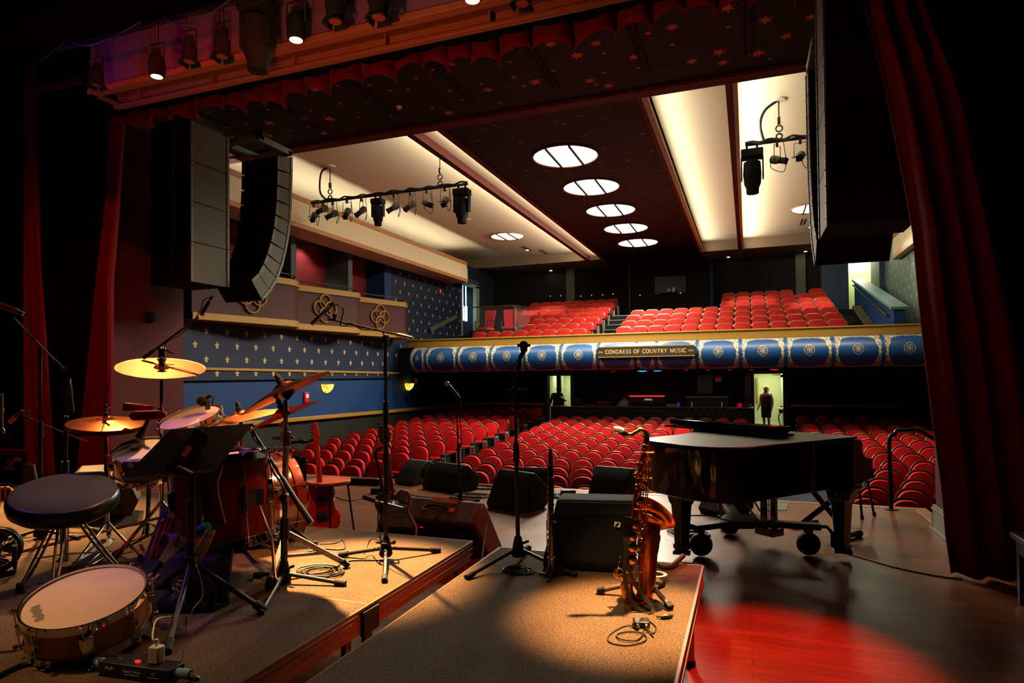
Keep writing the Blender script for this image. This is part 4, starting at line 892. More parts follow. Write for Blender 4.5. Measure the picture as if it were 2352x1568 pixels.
# ---- people: one continuous skinned body each
def skin_obj(name, J, m_, parent, sub=2):
    """J: list of (position, radius, parent index)"""
    me = bpy.data.meshes.new(name); inv = ROOT[parent.name]
    me.from_pydata([V(p) for p, r, q in J], [(q, i) for i, (p, r, q) in enumerate(J) if q >= 0], [])
    o = bpy.data.objects.new(name, me); col.objects.link(o); o.parent = parent; ROOT[o.name] = inv; me.materials.append(m_)
    md = o.modifiers.new('skin', 'SKIN'); md.use_smooth_shade = True
    sv = me.skin_vertices[0].data
    for i, (p, r, q) in enumerate(J): sv[i].radius = (r, r) if not isinstance(r, tuple) else r; sv[i].use_root = (i == 0)
    ms = o.modifiers.new('sub', 'SUBSURF'); ms.levels = ms.render_levels = sub
    return o
def person(label, loc, rz, H, skinm, hairm, topm, vestm, botm, pose, long_hair=False, skirt=True, cap=None):
    t = thing('person', label, 'person', loc, rz); s = H/1.65; ROOT[t.name] = MX.Identity(4)
    P = dict(pel=(0, 0, .93), waist=(0, 0, 1.05), chest=(0, 0, 1.26), neck=(0, 0, 1.40), head=(0, -.01, 1.50), top=(0, 0, 1.60),
             shL=(.17, 0, 1.33), elL=(.22, .02, 1.06), wrL=(.22, -.03, .83), shR=(-.17, 0, 1.33), elR=(-.22, .02, 1.06), wrR=(-.23, -.03, .83),
             hipL=(.09, 0, .88), knL=(.09, -.02, .48), anL=(.09, .02, .08), toL=(.10, -.14, .03), hipR=(-.09, 0, .88), knR=(-.09, -.02, .48), anR=(-.09, .02, .08), toR=(-.10, -.14, .03))
    P.update(pose); P = {k: V(v)*s for k, v in P.items()}
    J = []; I = {}
    def j(k, r, par, pos=None): I[k] = len(J); J.append(((P[k] if pos is None else pos), (r*s if not isinstance(r, tuple) else (r[0]*s, r[1]*s)), I.get(par, -1)))
    j('pel', (.15, .11), None); j('waist', (.125, .10), 'pel'); j('chest', (.145, .11), 'waist'); j('neck', .055, 'chest'); j('head', (.078, .095), 'neck'); j('top', (.06, .07), 'head')
    for q in 'LR':
        j('sh'+q, .058, 'chest'); j('el'+q, .042, 'sh'+q); j('wr'+q, .028, 'el'+q)
        d = (P['wr'+q]-P['el'+q]).normalized(); sd = V((1 if q == 'L' else -1, 0, 0)); pal = P['wr'+q]+d*.05*s; j('pa'+q, .034, 'wr'+q, pal)
        for f in range(4):
            l_ = (.085, .095, .09, .07)[f]*s; k0 = pal+V((0, (f-1.5)*.019*s, 0))+d*.035*s; j('f%d%s' % (f, q), .009, 'pa'+q, k0); j('g%d%s' % (f, q), .008, 'f%d%s' % (f, q), k0+d*l_*.6-sd*.012*s)
        j('th'+q, .010, 'pa'+q, P['wr'+q]+d*.04*s+V((0, -.045*s, 0)))
        j('hip'+q, .085, 'pel'); j('kn'+q, .055, 'hip'+q); j('an'+q, .035, 'kn'+q); j('to'+q, .032, 'an'+q)
    skin_obj('body', J, skinm, t)
    # face, ears
    hd = P['head']; b = MB()
    b.ball(hd+V((0, -.098, -.005))*s, .016*s, 8, (.8, 1, 1.3))
    for x in (-1, 1): b.ball(hd+V((x*.082, .0, 0))*s, .022*s, 8, (.5, .8, 1.3))
    b.build('nose_and_ears', skinm, t)
    b = MB()
    for x in (-1, 1): b.ball(hd+V((x*.032, -.088, .022))*s, .010*s, 6)
    b.cyl(hd+V((-.025, -.090, -.045))*s, hd+V((.025, -.090, -.045))*s, .006*s, n=6); b.build('eyes_and_mouth', mat('face dark %s' % t.name, (60, 26, 24), .5), t)
    b = MB(); hc = hd+V((0, .018, .035))*s
    b.ball(hc, .108*s, 14, (.95, 1.05, 1.0 if not long_hair else 1.0)); 
    if long_hair: b.ball(hc+V((0, .05, -.05))*s, .085*s, 10, (1.05, .7, 1.0)); b.ball(hc+V((.02, -.05, .06))*s, .06*s, 10, (1.2, .9, .6))
    hairo = b.build('hair', hairm, t)
    if cap: b = MB(); b.ball(hc+V((0, 0, .02))*s, .115*s, 14, (1, 1.05, .8)); b.cbox(hd+V((0, -.15, .055))*s, (.16*s, .12*s, .014)); b.build('cap', cap, t)
    # clothes follow the body
    def sub_chain(keys, grow, name, m_):
        Q = []; idx = {}
        for k, par, r in keys: idx[k] = len(Q); Q.append((P[k] if isinstance(k, str) and k in P else k, (r*s if not isinstance(r, tuple) else (r[0]*s, r[1]*s)), idx.get(par, -1)))
        return skin_obj(name, Q, m_, t)
    sub_chain([('pel', None, (.160, .118)), ('waist', 'pel', (.138, .112)), ('chest', 'waist', (.160, .124)), ('shL', 'chest', .072), ('elL', 'shL', .056), ('wrL', 'elL', .042), ('shR', 'chest', .072), ('elR', 'shR', .056), ('wrR', 'elR', .042)], 0, 'shirt', topm)
    if vestm:
        rings = []
        for z, rx, ry in ((.93, .185, .145), (1.05, .172, .138), (1.2, .19, .15), (1.32, .175, .135), (1.38, .10, .10)):
            f = (z-.93)/.45; c = P['pel'].lerp(P['neck'], min(1, f)); rings.append([V((c.x+rx*s*math.cos(a), c.y+ry*s*math.sin(a), z*s if pose.get('upright', 1) else c.z)) for a in [2*PI*i/16 for i in range(16)]])
        MB().loft(rings, cap=False).build('vest', vestm, t, solid=.006)
    if skirt:
        rings = []
        for f, rx, ry in ((0, .178, .14), (.35, .185, .15), (1, .165, .14)):
            c = P['pel'].lerp((P['knL']+P['knR'])/2, f); c.z += .04*(1-f)*s; rings.append([V((c.x+rx*s*math.cos(a), c.y+ry*s*math.sin(a), c.z)) for a in [2*PI*i/16 for i in range(16)]])
        MB().loft(rings, cap=False).build('skirt', botm, t, solid=.006)
        b = MB()
        for q in 'LR': b.bar(P['an'+q]+V((0, .05, -.05))*s, P['to'+q]+V((0, -.04, 0))*s, .075*s, .05*s)
        b.build('shoes', m_blackfab, t, bevel=.012)
    else:
        sub_chain([('pel', None, (.165, .125)), ('hipL', 'pel', .10), ('knL', 'hipL', .07), ('anL', 'knL', .055), ('hipR', 'pel', .10), ('knR', 'hipR', .07), ('anR', 'knR', .055)], 0, 'trousers', botm)
        b = MB()
        for q in 'LR': b.bar(P['an'+q]+V((0, .05, -.05))*s, P['to'+q]+V((0, -.04, 0))*s, .085*s, .06*s)
        b.build('shoes', m_blackfab, t, bevel=.012)
    return t
pw = A(1760, 930, Y=23.55)
person('blond person in burgundy vest and dark skirt standing in the lit right doorway', (pw.x, 23.55, -.38), R(-28), 1.56, m_skin, m_hair, m_shirt, m_vest, m_blackfab, {'wrR': (-.25, -.10, .84), 'toL': (.11, -.14, .03)}, True, True)
pw = A(1280, 930, Y=22.85)
person('person in dark vest and plum sleeves leaning at the left doorway, arm hanging', (pw.x, 22.85, -.42), R(15), 1.62, m_darkskin, m_darkhair, m_purpleshirt, m_blackfab, m_blackfab, {'chest': (.03, 0, 1.26), 'neck': (.06, 0, 1.40), 'head': (.07, -.02, 1.50), 'top': (.07, -.01, 1.60), 'elR': (-.24, .0, 1.07), 'wrR': (-.33, -.04, .84)}, False, False)
pw = A(1434, 915, Y=22.75)
t = person('engineer in dark top and black cap sitting behind the mixing console', (pw.x, 22.85, -.42), 0, 1.7, m_skin, m_darkhair, mat('slate blue top', (44, 54, 76), .8), None, m_blackfab, {'pel': (0, 0, .56), 'waist': (0, -.02, .70), 'chest': (0, -.04, .93), 'neck': (0, -.06, 1.08), 'head': (0, -.09, 1.18), 'top': (0, -.08, 1.28), 'shL': (.18, -.04, 1.0), 'elL': (.25, -.14, .76), 'wrL': (.16, -.36, .70), 'shR': (-.18, -.04, 1.0), 'elR': (-.25, -.14, .76), 'wrR': (-.16, -.36, .70), 'hipL': (.1, 0, .54), 'knL': (.13, -.42, .50), 'anL': (.13, -.38, .08), 'toL': (.13, -.52, .03), 'hipR': (-.1, 0, .54), 'knR': (-.13, -.42, .50), 'anR': (-.13, -.38, .08), 'toR': (-.13, -.52, .03)}, False, False, m_blackfab)
b = MB(); b.lathe([(.02, 0), (.22, .01), (.22, .04), (.03, .06), (.03, .44), (.2, .46), (.21, .52), (.01, .53)], 16, MX.Translation((pw.x, 22.88, -.44))); tag(b.build('engineer_stool', m_blk), 'black round stool under the seated engineer', 'stool')
# ================================================================== LIGHT BARS OVER THE HOUSE
def hook(b, x, y, z0, z1):
    b.cyl((x, y, z1-.02), (x, y, z0+.30), .012, n=6); b.ring((x, y, z0+.22), .055, .014, (0, 1, 0), 14, 6); b.cbox((x, y, z0+.36), (.05, .05, .12)); b.ring((x, y, z0+.08), .05, .016, (0, 1, 0), 12, 6)
def light_bar(name, lab, y, z, x0, x1, mounts):
    t = thing(name, lab, 'lighting bar', ((x0+x1)/2, y, z)); b = MB(); b.cyl((x0, y, z), (x1, y, z), .028, n=10); b.build('pipe', m_blk, t)
    b = MB(); pts = [(x0+(x1-x0)*i/26, y-.015+.02*math.sin(i*1.7), z+.035+.02*math.sin(i*2.3)) for i in range(27)]; b.tube(spline(pts, 3), .02, 6); pts = [(x0+(x1-x0)*i/26, y-.03, z-.0+.03*math.sin(i*1.9+1)) for i in range(27)]; b.tube(spline(pts, 3), .016, 6); b.build('cable_loom', m_cable, t)
    for x in mounts:
        b = MB(); b.lathe([(.12, 0), (.12, -.02), (.05, -.03)], 18, MX.Translation((x, y, WZ))); b.build('ceiling_plate', m_whiteplastic, t)
        b = MB(); hook(b, x, y, z, WZ); b.build('chain_hook', m_blk, t)
    return t
BZ = 5.67; BY = 12.2
t = light_bar('house_light_bar', 'black lighting bar hung below the left cream ceiling panel', BY, BZ, -9.50, -5.50, (-8.98, -6.15))
b = MB(); b.tube(spline([(-8.98, BY, WZ), (-9.22, BY, WZ-.12), (-9.26, BY, BZ+.25), (-9.08, BY, BZ+.03)], 6), .024, 6); b.build('feed_cable', m_cable, t)
t = light_bar('house_light_bar', 'black lighting bar hung below the right cream ceiling panel', BY, BZ+.07, .02, 3.4, (.59, 2.8))
b = MB(); b.tube(spline([(.59, BY, WZ), (.36, BY, WZ-.16), (.28, BY, BZ+.4), (.34, BY, BZ+.08)], 6), .024, 6); b.build('feed_cable', m_cable, t)
def profile_spot(x, y, z, rz, tilt, lab, drop=.22, sc=1.0):
    """small theatre spot on a yoke below a bar"""
    t = thing('profile_spotlight', lab, 'spotlight', (x, y, z), 0, 'small spotlights on the house bars')
    c = V((x, y, z-drop-.08)); Q = MX.Rotation(rz, 3, 'Z') @ MX.Rotation(tilt, 3, 'X'); ax = Q @ V((0, -1, 0)); sd = MX.Rotation(rz, 3, 'Z') @ V((1, 0, 0))
    b = MB(); b.cbox((x, y, z-.05), (.045, .05, .10)); b.build('clamp', m_blk, t)
    b = MB(); b.tube([c-sd*.10, c-sd*.10+V((0, 0, drop)), c+sd*.10+V((0, 0, drop)), c+sd*.10], .008, 6); b.build('yoke', m_blk, t)
    b = MB(); b.cyl(c-sd*.14, c+sd*.14, .011, n=6); b.tube([c-ax*.13, c-ax*.11, c-ax*.02, c+ax*.06], [.045, .072, .075, .05], 14); b.build('lamp_house', m_graybox, t)
    b = MB(); b.cyl(c+ax*.05, c+ax*.16, .055, n=14); b.cbox(c+ax*.16, (.13, .02, .13), None) if False else b.tube([c+ax*.16, c+ax*.18], [.072, .075], 4); b.build('lens_barrel', m_blkmatte, t)
    b = MB(); b.tube(spline([c-ax*.12, c-ax*.15+V((.02, 0, -.16)), c+V((.10, 0, -.22)), c+V((.14, 0, -.02)), V((x+.1, y, z))], 5), .007, 5); b.build('cable', m_cable, t)
def moving_head(x, y, z, lab, grp='moving head lights', s=1.0, tiltx=0, body=None):
    t = thing('moving_head_light', lab, 'moving light', (x, y, z), 0, grp)
    b = MB(); b.cbox((x, y, z-.13*s), (.30*s, .22*s, .12*s)); b.cbox((x-.07*s, y, z-.03*s), (.04, .05, .10*s)); b.cbox((x+.07*s, y, z-.03*s), (.04, .05, .10*s)); b.build('base', m_blkmatte, t, bevel=.03*s)
    b = MB()
    for q in (-1, 1): b.loft([[V((x+q*s*(.135+.02*e), y+yy*s, z-zz*s)) for e, yy in ((0, -.06), (1, -.06), (1, .06), (0, .06))] for zz in (.18, .30, .50)])
    b.build('yoke_arm', m_blkmatte, t, bevel=.015*s)
    b = MB(); b.lathe([(.06, -.22), (.115, -.25), (.125, -.42), (.115, -.56), (.09, -.62), (.085, -.70), (.075, -.705)], 18, MX.Translation((x, y, z)) @ MX.Diagonal((s, s, s, 1))); b.build('head', body or m_blkmatte, t)
for i, (px, rz, tl, lab) in enumerate(((721, .35, .75, 'far left'), (742, -.2, .5, 'second'), (764, -.8, .55, 'third'), (797, .15, .85, 'fourth'), (830, -.6, .75, 'fifth'), (905, -.9, .6, 'sixth, right of the first moving head'), (943, -.7, .7, 'seventh'), (981, 1.0, .45, 'eighth'), (1022, .2, .7, 'ninth, left of the end moving head'))):
    p = A(px, 450, Y=BY); profile_spot(p.x, BY, BZ, rz, tl, 'small spotlight on the left house bar, %s%s' % (lab, ' from the left' if ',' not in lab and lab != 'far left' else ''), .24 if i != 1 else .10)
p = A(868, 450, Y=BY); moving_head(p.x, BY, BZ-.02, 'black moving light near the middle of the left house bar', s=.95)
p = A(1061, 450, Y=BY); moving_head(p.x, BY, BZ-.02, 'black moving light at the right end of the left house bar', s=1.15)
p = A(1727, 340, Y=BY); moving_head(p.x, BY, BZ+.05, 'black moving light at the left end of the right house bar', s=1.25)
p = A(1785, 340, Y=BY); profile_spot(p.x, BY, BZ+.07, 1.0, .35, 'small spotlight on the right house bar beside its moving light', .26)
p = A(1838, 340, Y=BY); profile_spot(p.x, BY, BZ+.07, -.2, .5, 'small spotlight on the right house bar next to the speaker array', .24)
# ================================================================== SPEAKER ARRAYS
m_rail = mat('worn edge rail', (92, 94, 80), .6, 0, .3, noise=.2, nscale=30)
def shade_rear(o):  # shade painted in: rear and underside black, lit sides stay grey
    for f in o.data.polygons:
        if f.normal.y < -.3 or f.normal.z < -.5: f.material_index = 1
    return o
def sub_array(x0, x1, y0, y1, z0, n, h, side, lab):
    """flown stack: side = x of the face that looks to the middle of the stage"""
    t = thing('speaker_array', lab, 'loudspeaker array', ((x0+x1)/2, (y0+y1)/2, z0))
    sg = 1 if side > (x0+x1)/2 else -1
    for i in range(n):
        z = z0+i*h; b = MB(); b.box((x0, y0, z+.004), (x1, y1, z+h-.004)); c = shade_rear(b.build('cabinet', [m_graybox, m_blkmatte], t, bevel=.006))
        for y in (y0, y1-.045):
            b = MB(); xa, xb = sorted((side-sg*.01, side+sg*.014)); b.box((xa, y, z+.006), (xb, y+.045, z+h-.006)); b.k = 1
            for q in (.1, .36, .64, .9): b.cyl((side+sg*.012, y+.022, z+h*q), (side+sg*.018, y+.022, z+h*q), .008, n=6)
            b.build('edge_rail', [m_rail, m_blkmatte], c)
        if i < 3: b = MB(); xc = x0+.25*(x1-x0) if sg > 0 else x1-.25*(x1-x0); b.box((xc-.09, y0-.006, z+.10), (xc+.09, y0+.01, z+.24)); b.k = 1; b.cyl((xc, y0-.02, z+.17), (xc, y0, z+.17), .025, n=8); b.box((xc-.03, y0-.01, z+.115), (xc+.05, y0-.004, z+.13)); b.build('connector_plate', [m_blkmatte, m_steel], c)
    b = MB(); b.box((x0+.05, y0+.05, z0+n*h), (x1-.05, y1-.05, z0+n*h+.08)); b.build('rigging_frame', m_blk, t)
    return t
t = sub_array(-8.83, -8.00, 7.38, 8.15, 3.09, 4, .625, -8.0, 'straight flown stack of grey bass speaker boxes, left side of the stage opening')
b = MB(); b.tube(spline([(-8.28, 7.36, 5.6), (-8.32, 7.35, 4.8), (-8.30, 7.35, 4.0), (-8.36, 7.35, 3.3)], 8), .012, 6); b.build('hanging_cable', mat('dark red cable', (70, 16, 18), .6), t)
sub_array(.795, 1.62, 7.2, 7.97, 3.12, 5, .625, .795, 'straight flown stack of dark bass speaker boxes, right side of the stage opening')
def j_array(x0, x1, side, lab):
    F = [(972, 370), (972, 500), (968, 630), (965, 745), (958, 870), (945, 980), (925, 1090), (897, 1205), (860, 1305), (805, 1400), (742, 1470)]
    Rr = [(858, 360), (858, 470), (856, 590), (850, 705), (840, 815), (828, 915), (805, 1025), (778, 1115), (748, 1190), (712, 1258), (655, 1312)]
    f = [A(380+x/3.3375, 250+y/3.3375, X=-7.72) for x, y in F]; r = [A(380+x/3.3375, 250+y/3.3375, X=-7.72) for x, y in Rr]
    t = thing('speaker_array', lab, 'loudspeaker array', ((x0+x1)/2, 9.1, 3.2)); sg = 1 if side > (x0+x1)/2 else -1
    for i in range(10):
        a, c, d, e = f[i], f[i+1], r[i+1], r[i]
        w_ = .06*(1 if i < 8 else .3); d2 = d.lerp(e, w_*1.6); c2 = c.lerp(a, .02); e2 = e.lerp(d, .02)
        b = MB(); q = [(p.y, p.z) for p in (a, c2, d2, e2)]; b.prism(q[::-1], x0, x1, MX(((0, 0, 1, 0), (1, 0, 0, 0), (0, 1, 0, 0), (0, 0, 0, 1)))); cab = shade_rear(b.build('cabinet', [m_graybox, m_blkmatte], t, bevel=.005))
        for u, v in ((a, c2), (e2, d2)):
            o = (f[i].lerp(f[i+1], .5)-r[i].lerp(r[i+1], .5)).normalized()*(-.025 if u is a else .025); xx = side+sg*.006
            b = MB(); b.bar((xx, u.y+o.y, u.z+o.z), (xx, v.y+o.y, v.z+o.z), .016, .04, (1, 0, 0)) if False else b.prism([(u.y, u.z), (v.y, v.z), (v.y+2*o.y, v.z+2*o.z), (u.y+2*o.y, u.z+2*o.z)], side-sg*.004, side+sg*.012, MX(((0, 0, 1, 0), (1, 0, 0, 0), (0, 1, 0, 0), (0, 0, 0, 1)))); b.k = 1
            for k in (.15, .85): m_ = u.lerp(v, k); b.cyl((side+sg*.012, m_.y+o.y, m_.z+o.z), (side+sg*.017, m_.y+o.y, m_.z+o.z), .007, n=6)
            b.build('edge_rail', [m_rail, m_blkmatte], cab)
    z = f[0].z; b = MB(); b.box((x0, r[0].y-.30, z+.02), (x0+.08, f[0].y, z+.13)); b.box((x1-.08, r[0].y-.45, z+.02), (x1, f[0].y, z+.13)); b.box((x0, r[0].y-.45, z+.05), (x1, r[0].y-.32, z+.13)); b.box((x0, f[0].y-.10, z+.02), (x1, f[0].y, z+.10)); b.build('rigging_frame', m_rail, t, bevel=.006)
    b = MB(); xm = (x0+x1)/2
    for dx in (-.06, .06): b.cyl((xm+dx, r[0].y, z+.1), (xm+dx, r[0].y, CZ), .012, n=6)
    b.cbox((xm, r[0].y, CZ-.14), (.26, .12, .10)); b.build('hoist_chain', m_blk, t)
j_array(-8.52, -7.72, -7.72, 'curved line array of grey speaker boxes left of the house, hanging in a J')
j_array(.80, 1.60, .80, 'curved dark line array hanging in a J at the right of the house')
# ================================================================== DRAPES
def drape(name, lab, xl, xr, y, zs, folds, amp, m_, solid=.01, phase=0, yfn=None):
    """hanging cloth: xl(z), xr(z) edges, folds across"""
    nu, nv = folds*8, len(zs)-1
    b = MB(); b.surf(lambda u, v: (lambda z: V((xl(z)+(xr(z)-xl(z))*u, y+amp*math.sin(u*folds*2*PI+phase+.5*math.sin(z*.9))+amp*.35*math.sin(u*folds*4.7+z*.6)+(yfn(u, z) if yfn else 0), z)))(zs[int(round(v*nv))]), nu, nv)
    return tag(b.build(name, m_, solid=solid), lab, 'curtain')
def tab(pts):
    pts = sorted(pts)
    def f(z):
        if z <= pts[0][0]: return pts[0][1]
        for (a, x), (c, x2) in zip(pts, pts[1:]):
            if z <= c: return x+(x2-x)*(z-a)/(c-a)
        return pts[-1][1]
    return f
zs = [.02+i*.3 for i in range(21)]
drape('stage_curtain', 'red velvet stage curtain gathered at the left of the stage, nearest the red wall', tab([(.02, -9.10), (2.04, -8.75), (3.87, -8.46), (5.43, -8.34), (6.2, -8.30)]), tab([(.02, -8.33), (1.4, -8.32), (3.0, -8.32), (3.85, -8.22), (5.04, -8.09), (6.2, -7.98)]), 6.35, zs, 5, .05, m_curtain)
drape('stage_curtain', 'narrow dark red leg curtain at the far left', tab([(.02, -9.56), (3, -9.52), (6.2, -9.5)]), tab([(.08, -8.88), (1.44, -9.05), (3.85, -9.23), (5.1, -9.38), (6.2, -9.42)]), 5.95, zs, 3, .05, m_curtain)
drape('stage_curtain', 'tall red velvet stage curtain swagged at the right of the stage', tab([(.02, 1.47), (.1, 1.45), (.6, 1.43), (1.27, 1.37), (1.95, 1.31), (2.8, 1.26), (3.9, 1.09), (4.63, .94), (6.2, .70)]), tab([(.02, 2.10), (1.77, 1.95), (3.65, 1.62), (4.6, 1.34), (6.2, .95)]), 5.82, zs, 3, .075, m_curtain, phase=.6)
drape('black_drape', 'black masking drape behind the right stage curtain', lambda z: 1.75-.22*max(0, z-2), lambda z: 6.3, 6.05, [-.0+.02+i*.8 for i in range(11)], 14, .05, m_blackcloth)
drape('black_drape', 'black masking drape at the far left of the stage', lambda z: -13, lambda z: -8.95, 6.62, [.02+i*.8 for i in range(10)], 14, .05, m_blackcloth)
drape('black_drape', 'black leg drape at the right edge of the stage', lambda z: 2.35, lambda z: 5.5, 4.7, [.02+i*.8 for i in range(10)], 9, .06, m_blackcloth)
# red ruffled valance and the black border above it
def vbot(u): return 5.19+.045*math.sin(u*41)+.03*math.sin(u*97+1)+.025*math.sin(u*17)
b = MB(); NU = 700
def vf(u, v):
    x = -8.25+9.5*u; z0 = 5.17+.03*math.sin(u*17)+.02*math.sin(u*41); z = z0+v*.30; ph = u*25*2*PI+1.6*math.sin(u*23)
    fl = math.sin(ph)
    return V((x+.09*math.cos(ph+.5)*(1-.5*v), 6.52+.12*fl*(1-.3*v), z+.045*math.sin(ph*.5+1)*(1-v)))
b.surf(vf, NU, 3); tag(b.build('valance', m_curtain, solid=.012), 'red ruffled velvet valance along the top of the stage opening', 'curtain')
b = MB(); b.surf(lambda u, v: V((-9.2+10.9*u, 6.28+.03*math.sin(u*190), 5.25+.02*math.sin(u*60)+v*.86)), 300, 2); tag(b.build('black_border', m_blackcloth, solid=.01), 'black border drape above the red valance', 'curtain')
b = MB(); b.surf(lambda u, v: V((-9.55+1.1*u, 6.0+.04*math.sin(u*60), 5.68-.05*u+.10*v+.02*math.sin(u*47))), 60, 2); tag(b.build('short_valance', m_curtain, solid=.01), 'short scalloped dark red border high at the far left', 'curtain')
# ================================================================== STAGE LIGHTING BATTEN
t = thing('light_batten', 'long wood-lined light batten above the stage with a purple glow', 'light batten', (-3, 5, 4.7))
m_bat = mat('brown batten steel', (130, 72, 46), .5, .1, .4)
x0, x1 = -6.68, 2.6
b = MB(); b.box((x0, 4.84, 4.76), (x1, 4.87, 5.28)); b.build('rear_plate', mat('purple lit batten plate', (96, 56, 84), .6), t)  # purple light put into the plate colour
b = MB(); b.box((x0, 4.80, 4.70), (x1, 4.90, 4.76)); b.box((x0, 5.10, 4.665), (x1, 5.17, 4.70)); b.box((x0, 5.15, 4.70), (x1, 5.17, 4.84)); b.box((x0, 4.82, 4.70), (x0+.05, 5.17, 4.74)); b.build('channel', m_bat, t, bevel=.004)
b = MB(); b.box((x0+.05, 4.88, 4.80), (x1, 5.15, 4.83)); b.build('channel_top', mat('dark oak liner', (92, 40, 26), .6), t)
b = MB()
for i in range(9): b.box((x0+.4+i*1.05, 5.085, 4.70), (x0+.415+i*1.05, 5.155, 4.81))
b.build('joint_plates', m_bat, t)
b = MB(); b.cyl((x0-.4, 4.6, 5.12), (x1, 4.6, 5.12), .028, n=10); b.k = 0; tag(b.build('batten_pipe', m_blk), 'black pipe that carries the stage lamps', 'pipe')
def par(x, y, z, s, lit, lab, tgt=None, barn=True):
    t = thing('stage_lamp', lab, 'stage lamp', (x, y, z), 0, 'stage lamps on the batten'); M = MX.Translation((x, y, z)) @ MX.Diagonal((s, s, s, 1))
    b = MB(); b.lathe([(.07, .0), (.095, .02), (.10, .16), (.085, .25), (.05, .29), (.045, .34), (.001, .35)], 20, M); b.build('housing', m_blkmatte, t)
    b = MB(); b.lathe([(.001, -.004), (.066, -.004), (.068, .004)], 20, M); b.build('lens', emat('lit stage lamp lens', (255, 190, 96), 30) if lit and 'lit stage lamp lens' not in bpy.data.materials else (bpy.data.materials['lit stage lamp lens'] if lit else mat('amber lens', (120, 60, 26), .25)), t)
    b = MB(); b.tube([V((x-.12*s, y, z+.17*s)), V((x-.12*s, y, z+.42*s)), V((x+.12*s, y, z+.42*s)), V((x+.12*s, y, z+.17*s))], .008, 6); b.cyl((x, y, z+.42*s), (x, y, 5.12), .014, n=6); b.build('yoke', m_blk, t)
    if barn and not lit:
        b = MB()
        for a in range(4): q = MX.Rotation(a*PI/2, 4, 'Z'); b.add([M @ q @ V(p) for p in ((.085, -.07, .02), (.085, .07, .02), (.115, .09, -.035), (.115, -.09, -.035))], [(0, 1, 2, 3)])
        b.build('barn_door', m_blkmatte, t, solid=.003)
for px, py, s, lit, lab in ((360, 176, .92, True, 'glowing stage lamp, the lower left of the two lit ones'), (680, 92, .98, True, 'glowing stage lamp, right of the big moving light'), (1085, 0, 1.0, True, 'glowing stage lamp cut by the top of the picture'), (435, 142, .85, False, 'unlit stage lamp next right of the lower glowing one'), (510, 130, .9, False, 'unlit stage lamp with a pale lens left of the big moving light'), (770, 50, .95, False, 'unlit stage lamp second right of the big moving light'), (870, 40, 1.0, False, 'unlit stage lamp with an amber lens, third right of the big moving light'), (222, 196, .8, False, 'unlit stage lamp at the left end of the batten'), (1200, 8, .9, False, 'unlit stage lamp at the top right end, cut by the picture edge')):
    p = A(px, py, Y=4.6); par(p.x, 4.6, p.z, s*.85, lit, lab)
p = A(592, 40, Y=4.55); moving_head(p.x, 4.55, 5.12, 'big dark moving light hanging between the two glowing stage lamps', 'stage moving lights', 1.05)
# cables and clutter along the batten pipe
for i, (xa, xb, dz) in enumerate(((-6.6, -5.6, .10), (-5.3, -4.4, .14), (-4.3, -3.5, .12), (-3.3, -2.6, .10), (-8.2, -6.7, .2))):
    b = MB(); b.tube(spline([(xa, 4.57, 5.14), (xa*.7+xb*.3, 4.55, 5.14-dz), (xa*.3+xb*.7, 4.54, 5.14-dz*.8), (xb, 4.57, 5.15)], 6), .009, 5); tag(b.build('hanging_lead', m_cable), 'loose lamp lead sagging below the batten pipe, %s from the right' % ordw[4-i], 'cable', 'lamp leads on the batten')
# ================================================================== ON THE STAGE
RT = .53                                       # top of the carpeted platforms
def dg(px, py, z=RT): return dep(A(px, py, Z=z))
def G(px, py, z=RT): return A(px, py, Z=z)
m_deckedge = mat('aluminium deck edge', (120, 92, 70), .35, .6)
def deck(x0, x1, y0, y1, lab, legs=True, grp='carpeted stage platforms', bracket=False):
    t = thing('stage_platform', lab, 'stage platform', ((x0+x1)/2, (y0+y1)/2, 0), 0, grp)
    b = MB(); b.box((x0+.006, y0+.003, RT-.02), (x1-.006, y1-.003, RT)); b.build('carpet_top', m_carpet, t)
    b = MB(); b.box((x0, y0, RT-.115), (x0+.03, y1, RT-.02)); b.box((x1-.03, y0, RT-.115), (x1, y1, RT-.02)); b.box((x0, y0, RT-.115), (x1, y0+.03, RT-.02)); b.box((x0, y1-.03, RT-.115), (x1, y1, RT-.02))
    for k in (.045, .08): b.box((x1-.002, y0, RT-k-.004), (x1+.003, y1, RT-k+.004))
    b.build('edge_frame', m_deckwood, t, bevel=.003)
    b = MB()
    for xa, ya, xb, yb in ((x0, y0, x0, y1), (x1, y0, x1, y1), (x0, y1, x1, y1)): b.bar((xa, ya, RT-.006), (xb, yb, RT-.006), .012, .014)
    b.build('edge_trim', m_deckedge, t)
    for x in (x0+.10, x1-.07):
        for y in (y0+.08, y1-.08):
            b = MB(); b.cyl((x, y, 0), (x, y, RT-.03), .024, n=10); b.k = 1; b.cyl((x, y, 0), (x, y, .03), .03, n=10); b.build('leg', [m_steel, m_rubber], t)
    return t
XA, XB, YB, YS = -4.215, -1.69, 3.775, 2.58
mid = (XA+XB)/2
deck(XA, XB, YS, YB, 'drum platform section at the audience side, with the bright pool of light')
deck(XA, XB, YS-1.22, YS-.004, 'drum platform section under the snare and power strip, nearest the camera')
deck(XA, XB, YS-2.44, YS-1.224, 'drum platform section below the picture, next to the camera')
deck(-1.465, -.25, 1.2, 3.70, 'narrow carpeted platform under the saxophone')
deck(-7.0, XA-.10, 2.4, 3.62, 'carpeted platform at the far left behind the drum stool')
deck(-7.0, XA-.10, 3.63, 4.4, 'far strip of the left carpeted platforms by the loudspeaker')
b = MB(); b.box((XB-.01, YS-.07, RT-.125), (XB+.02, YS+.06, RT-.015)); b.box((XB-.01, YS-.05, .25), (XB+.005, YS+.02, RT-.1)); tag(b.build('platform_clamp', m_blk, bevel=.004), 'black clamp joining two drum platform sections at the right edge', 'clamp')
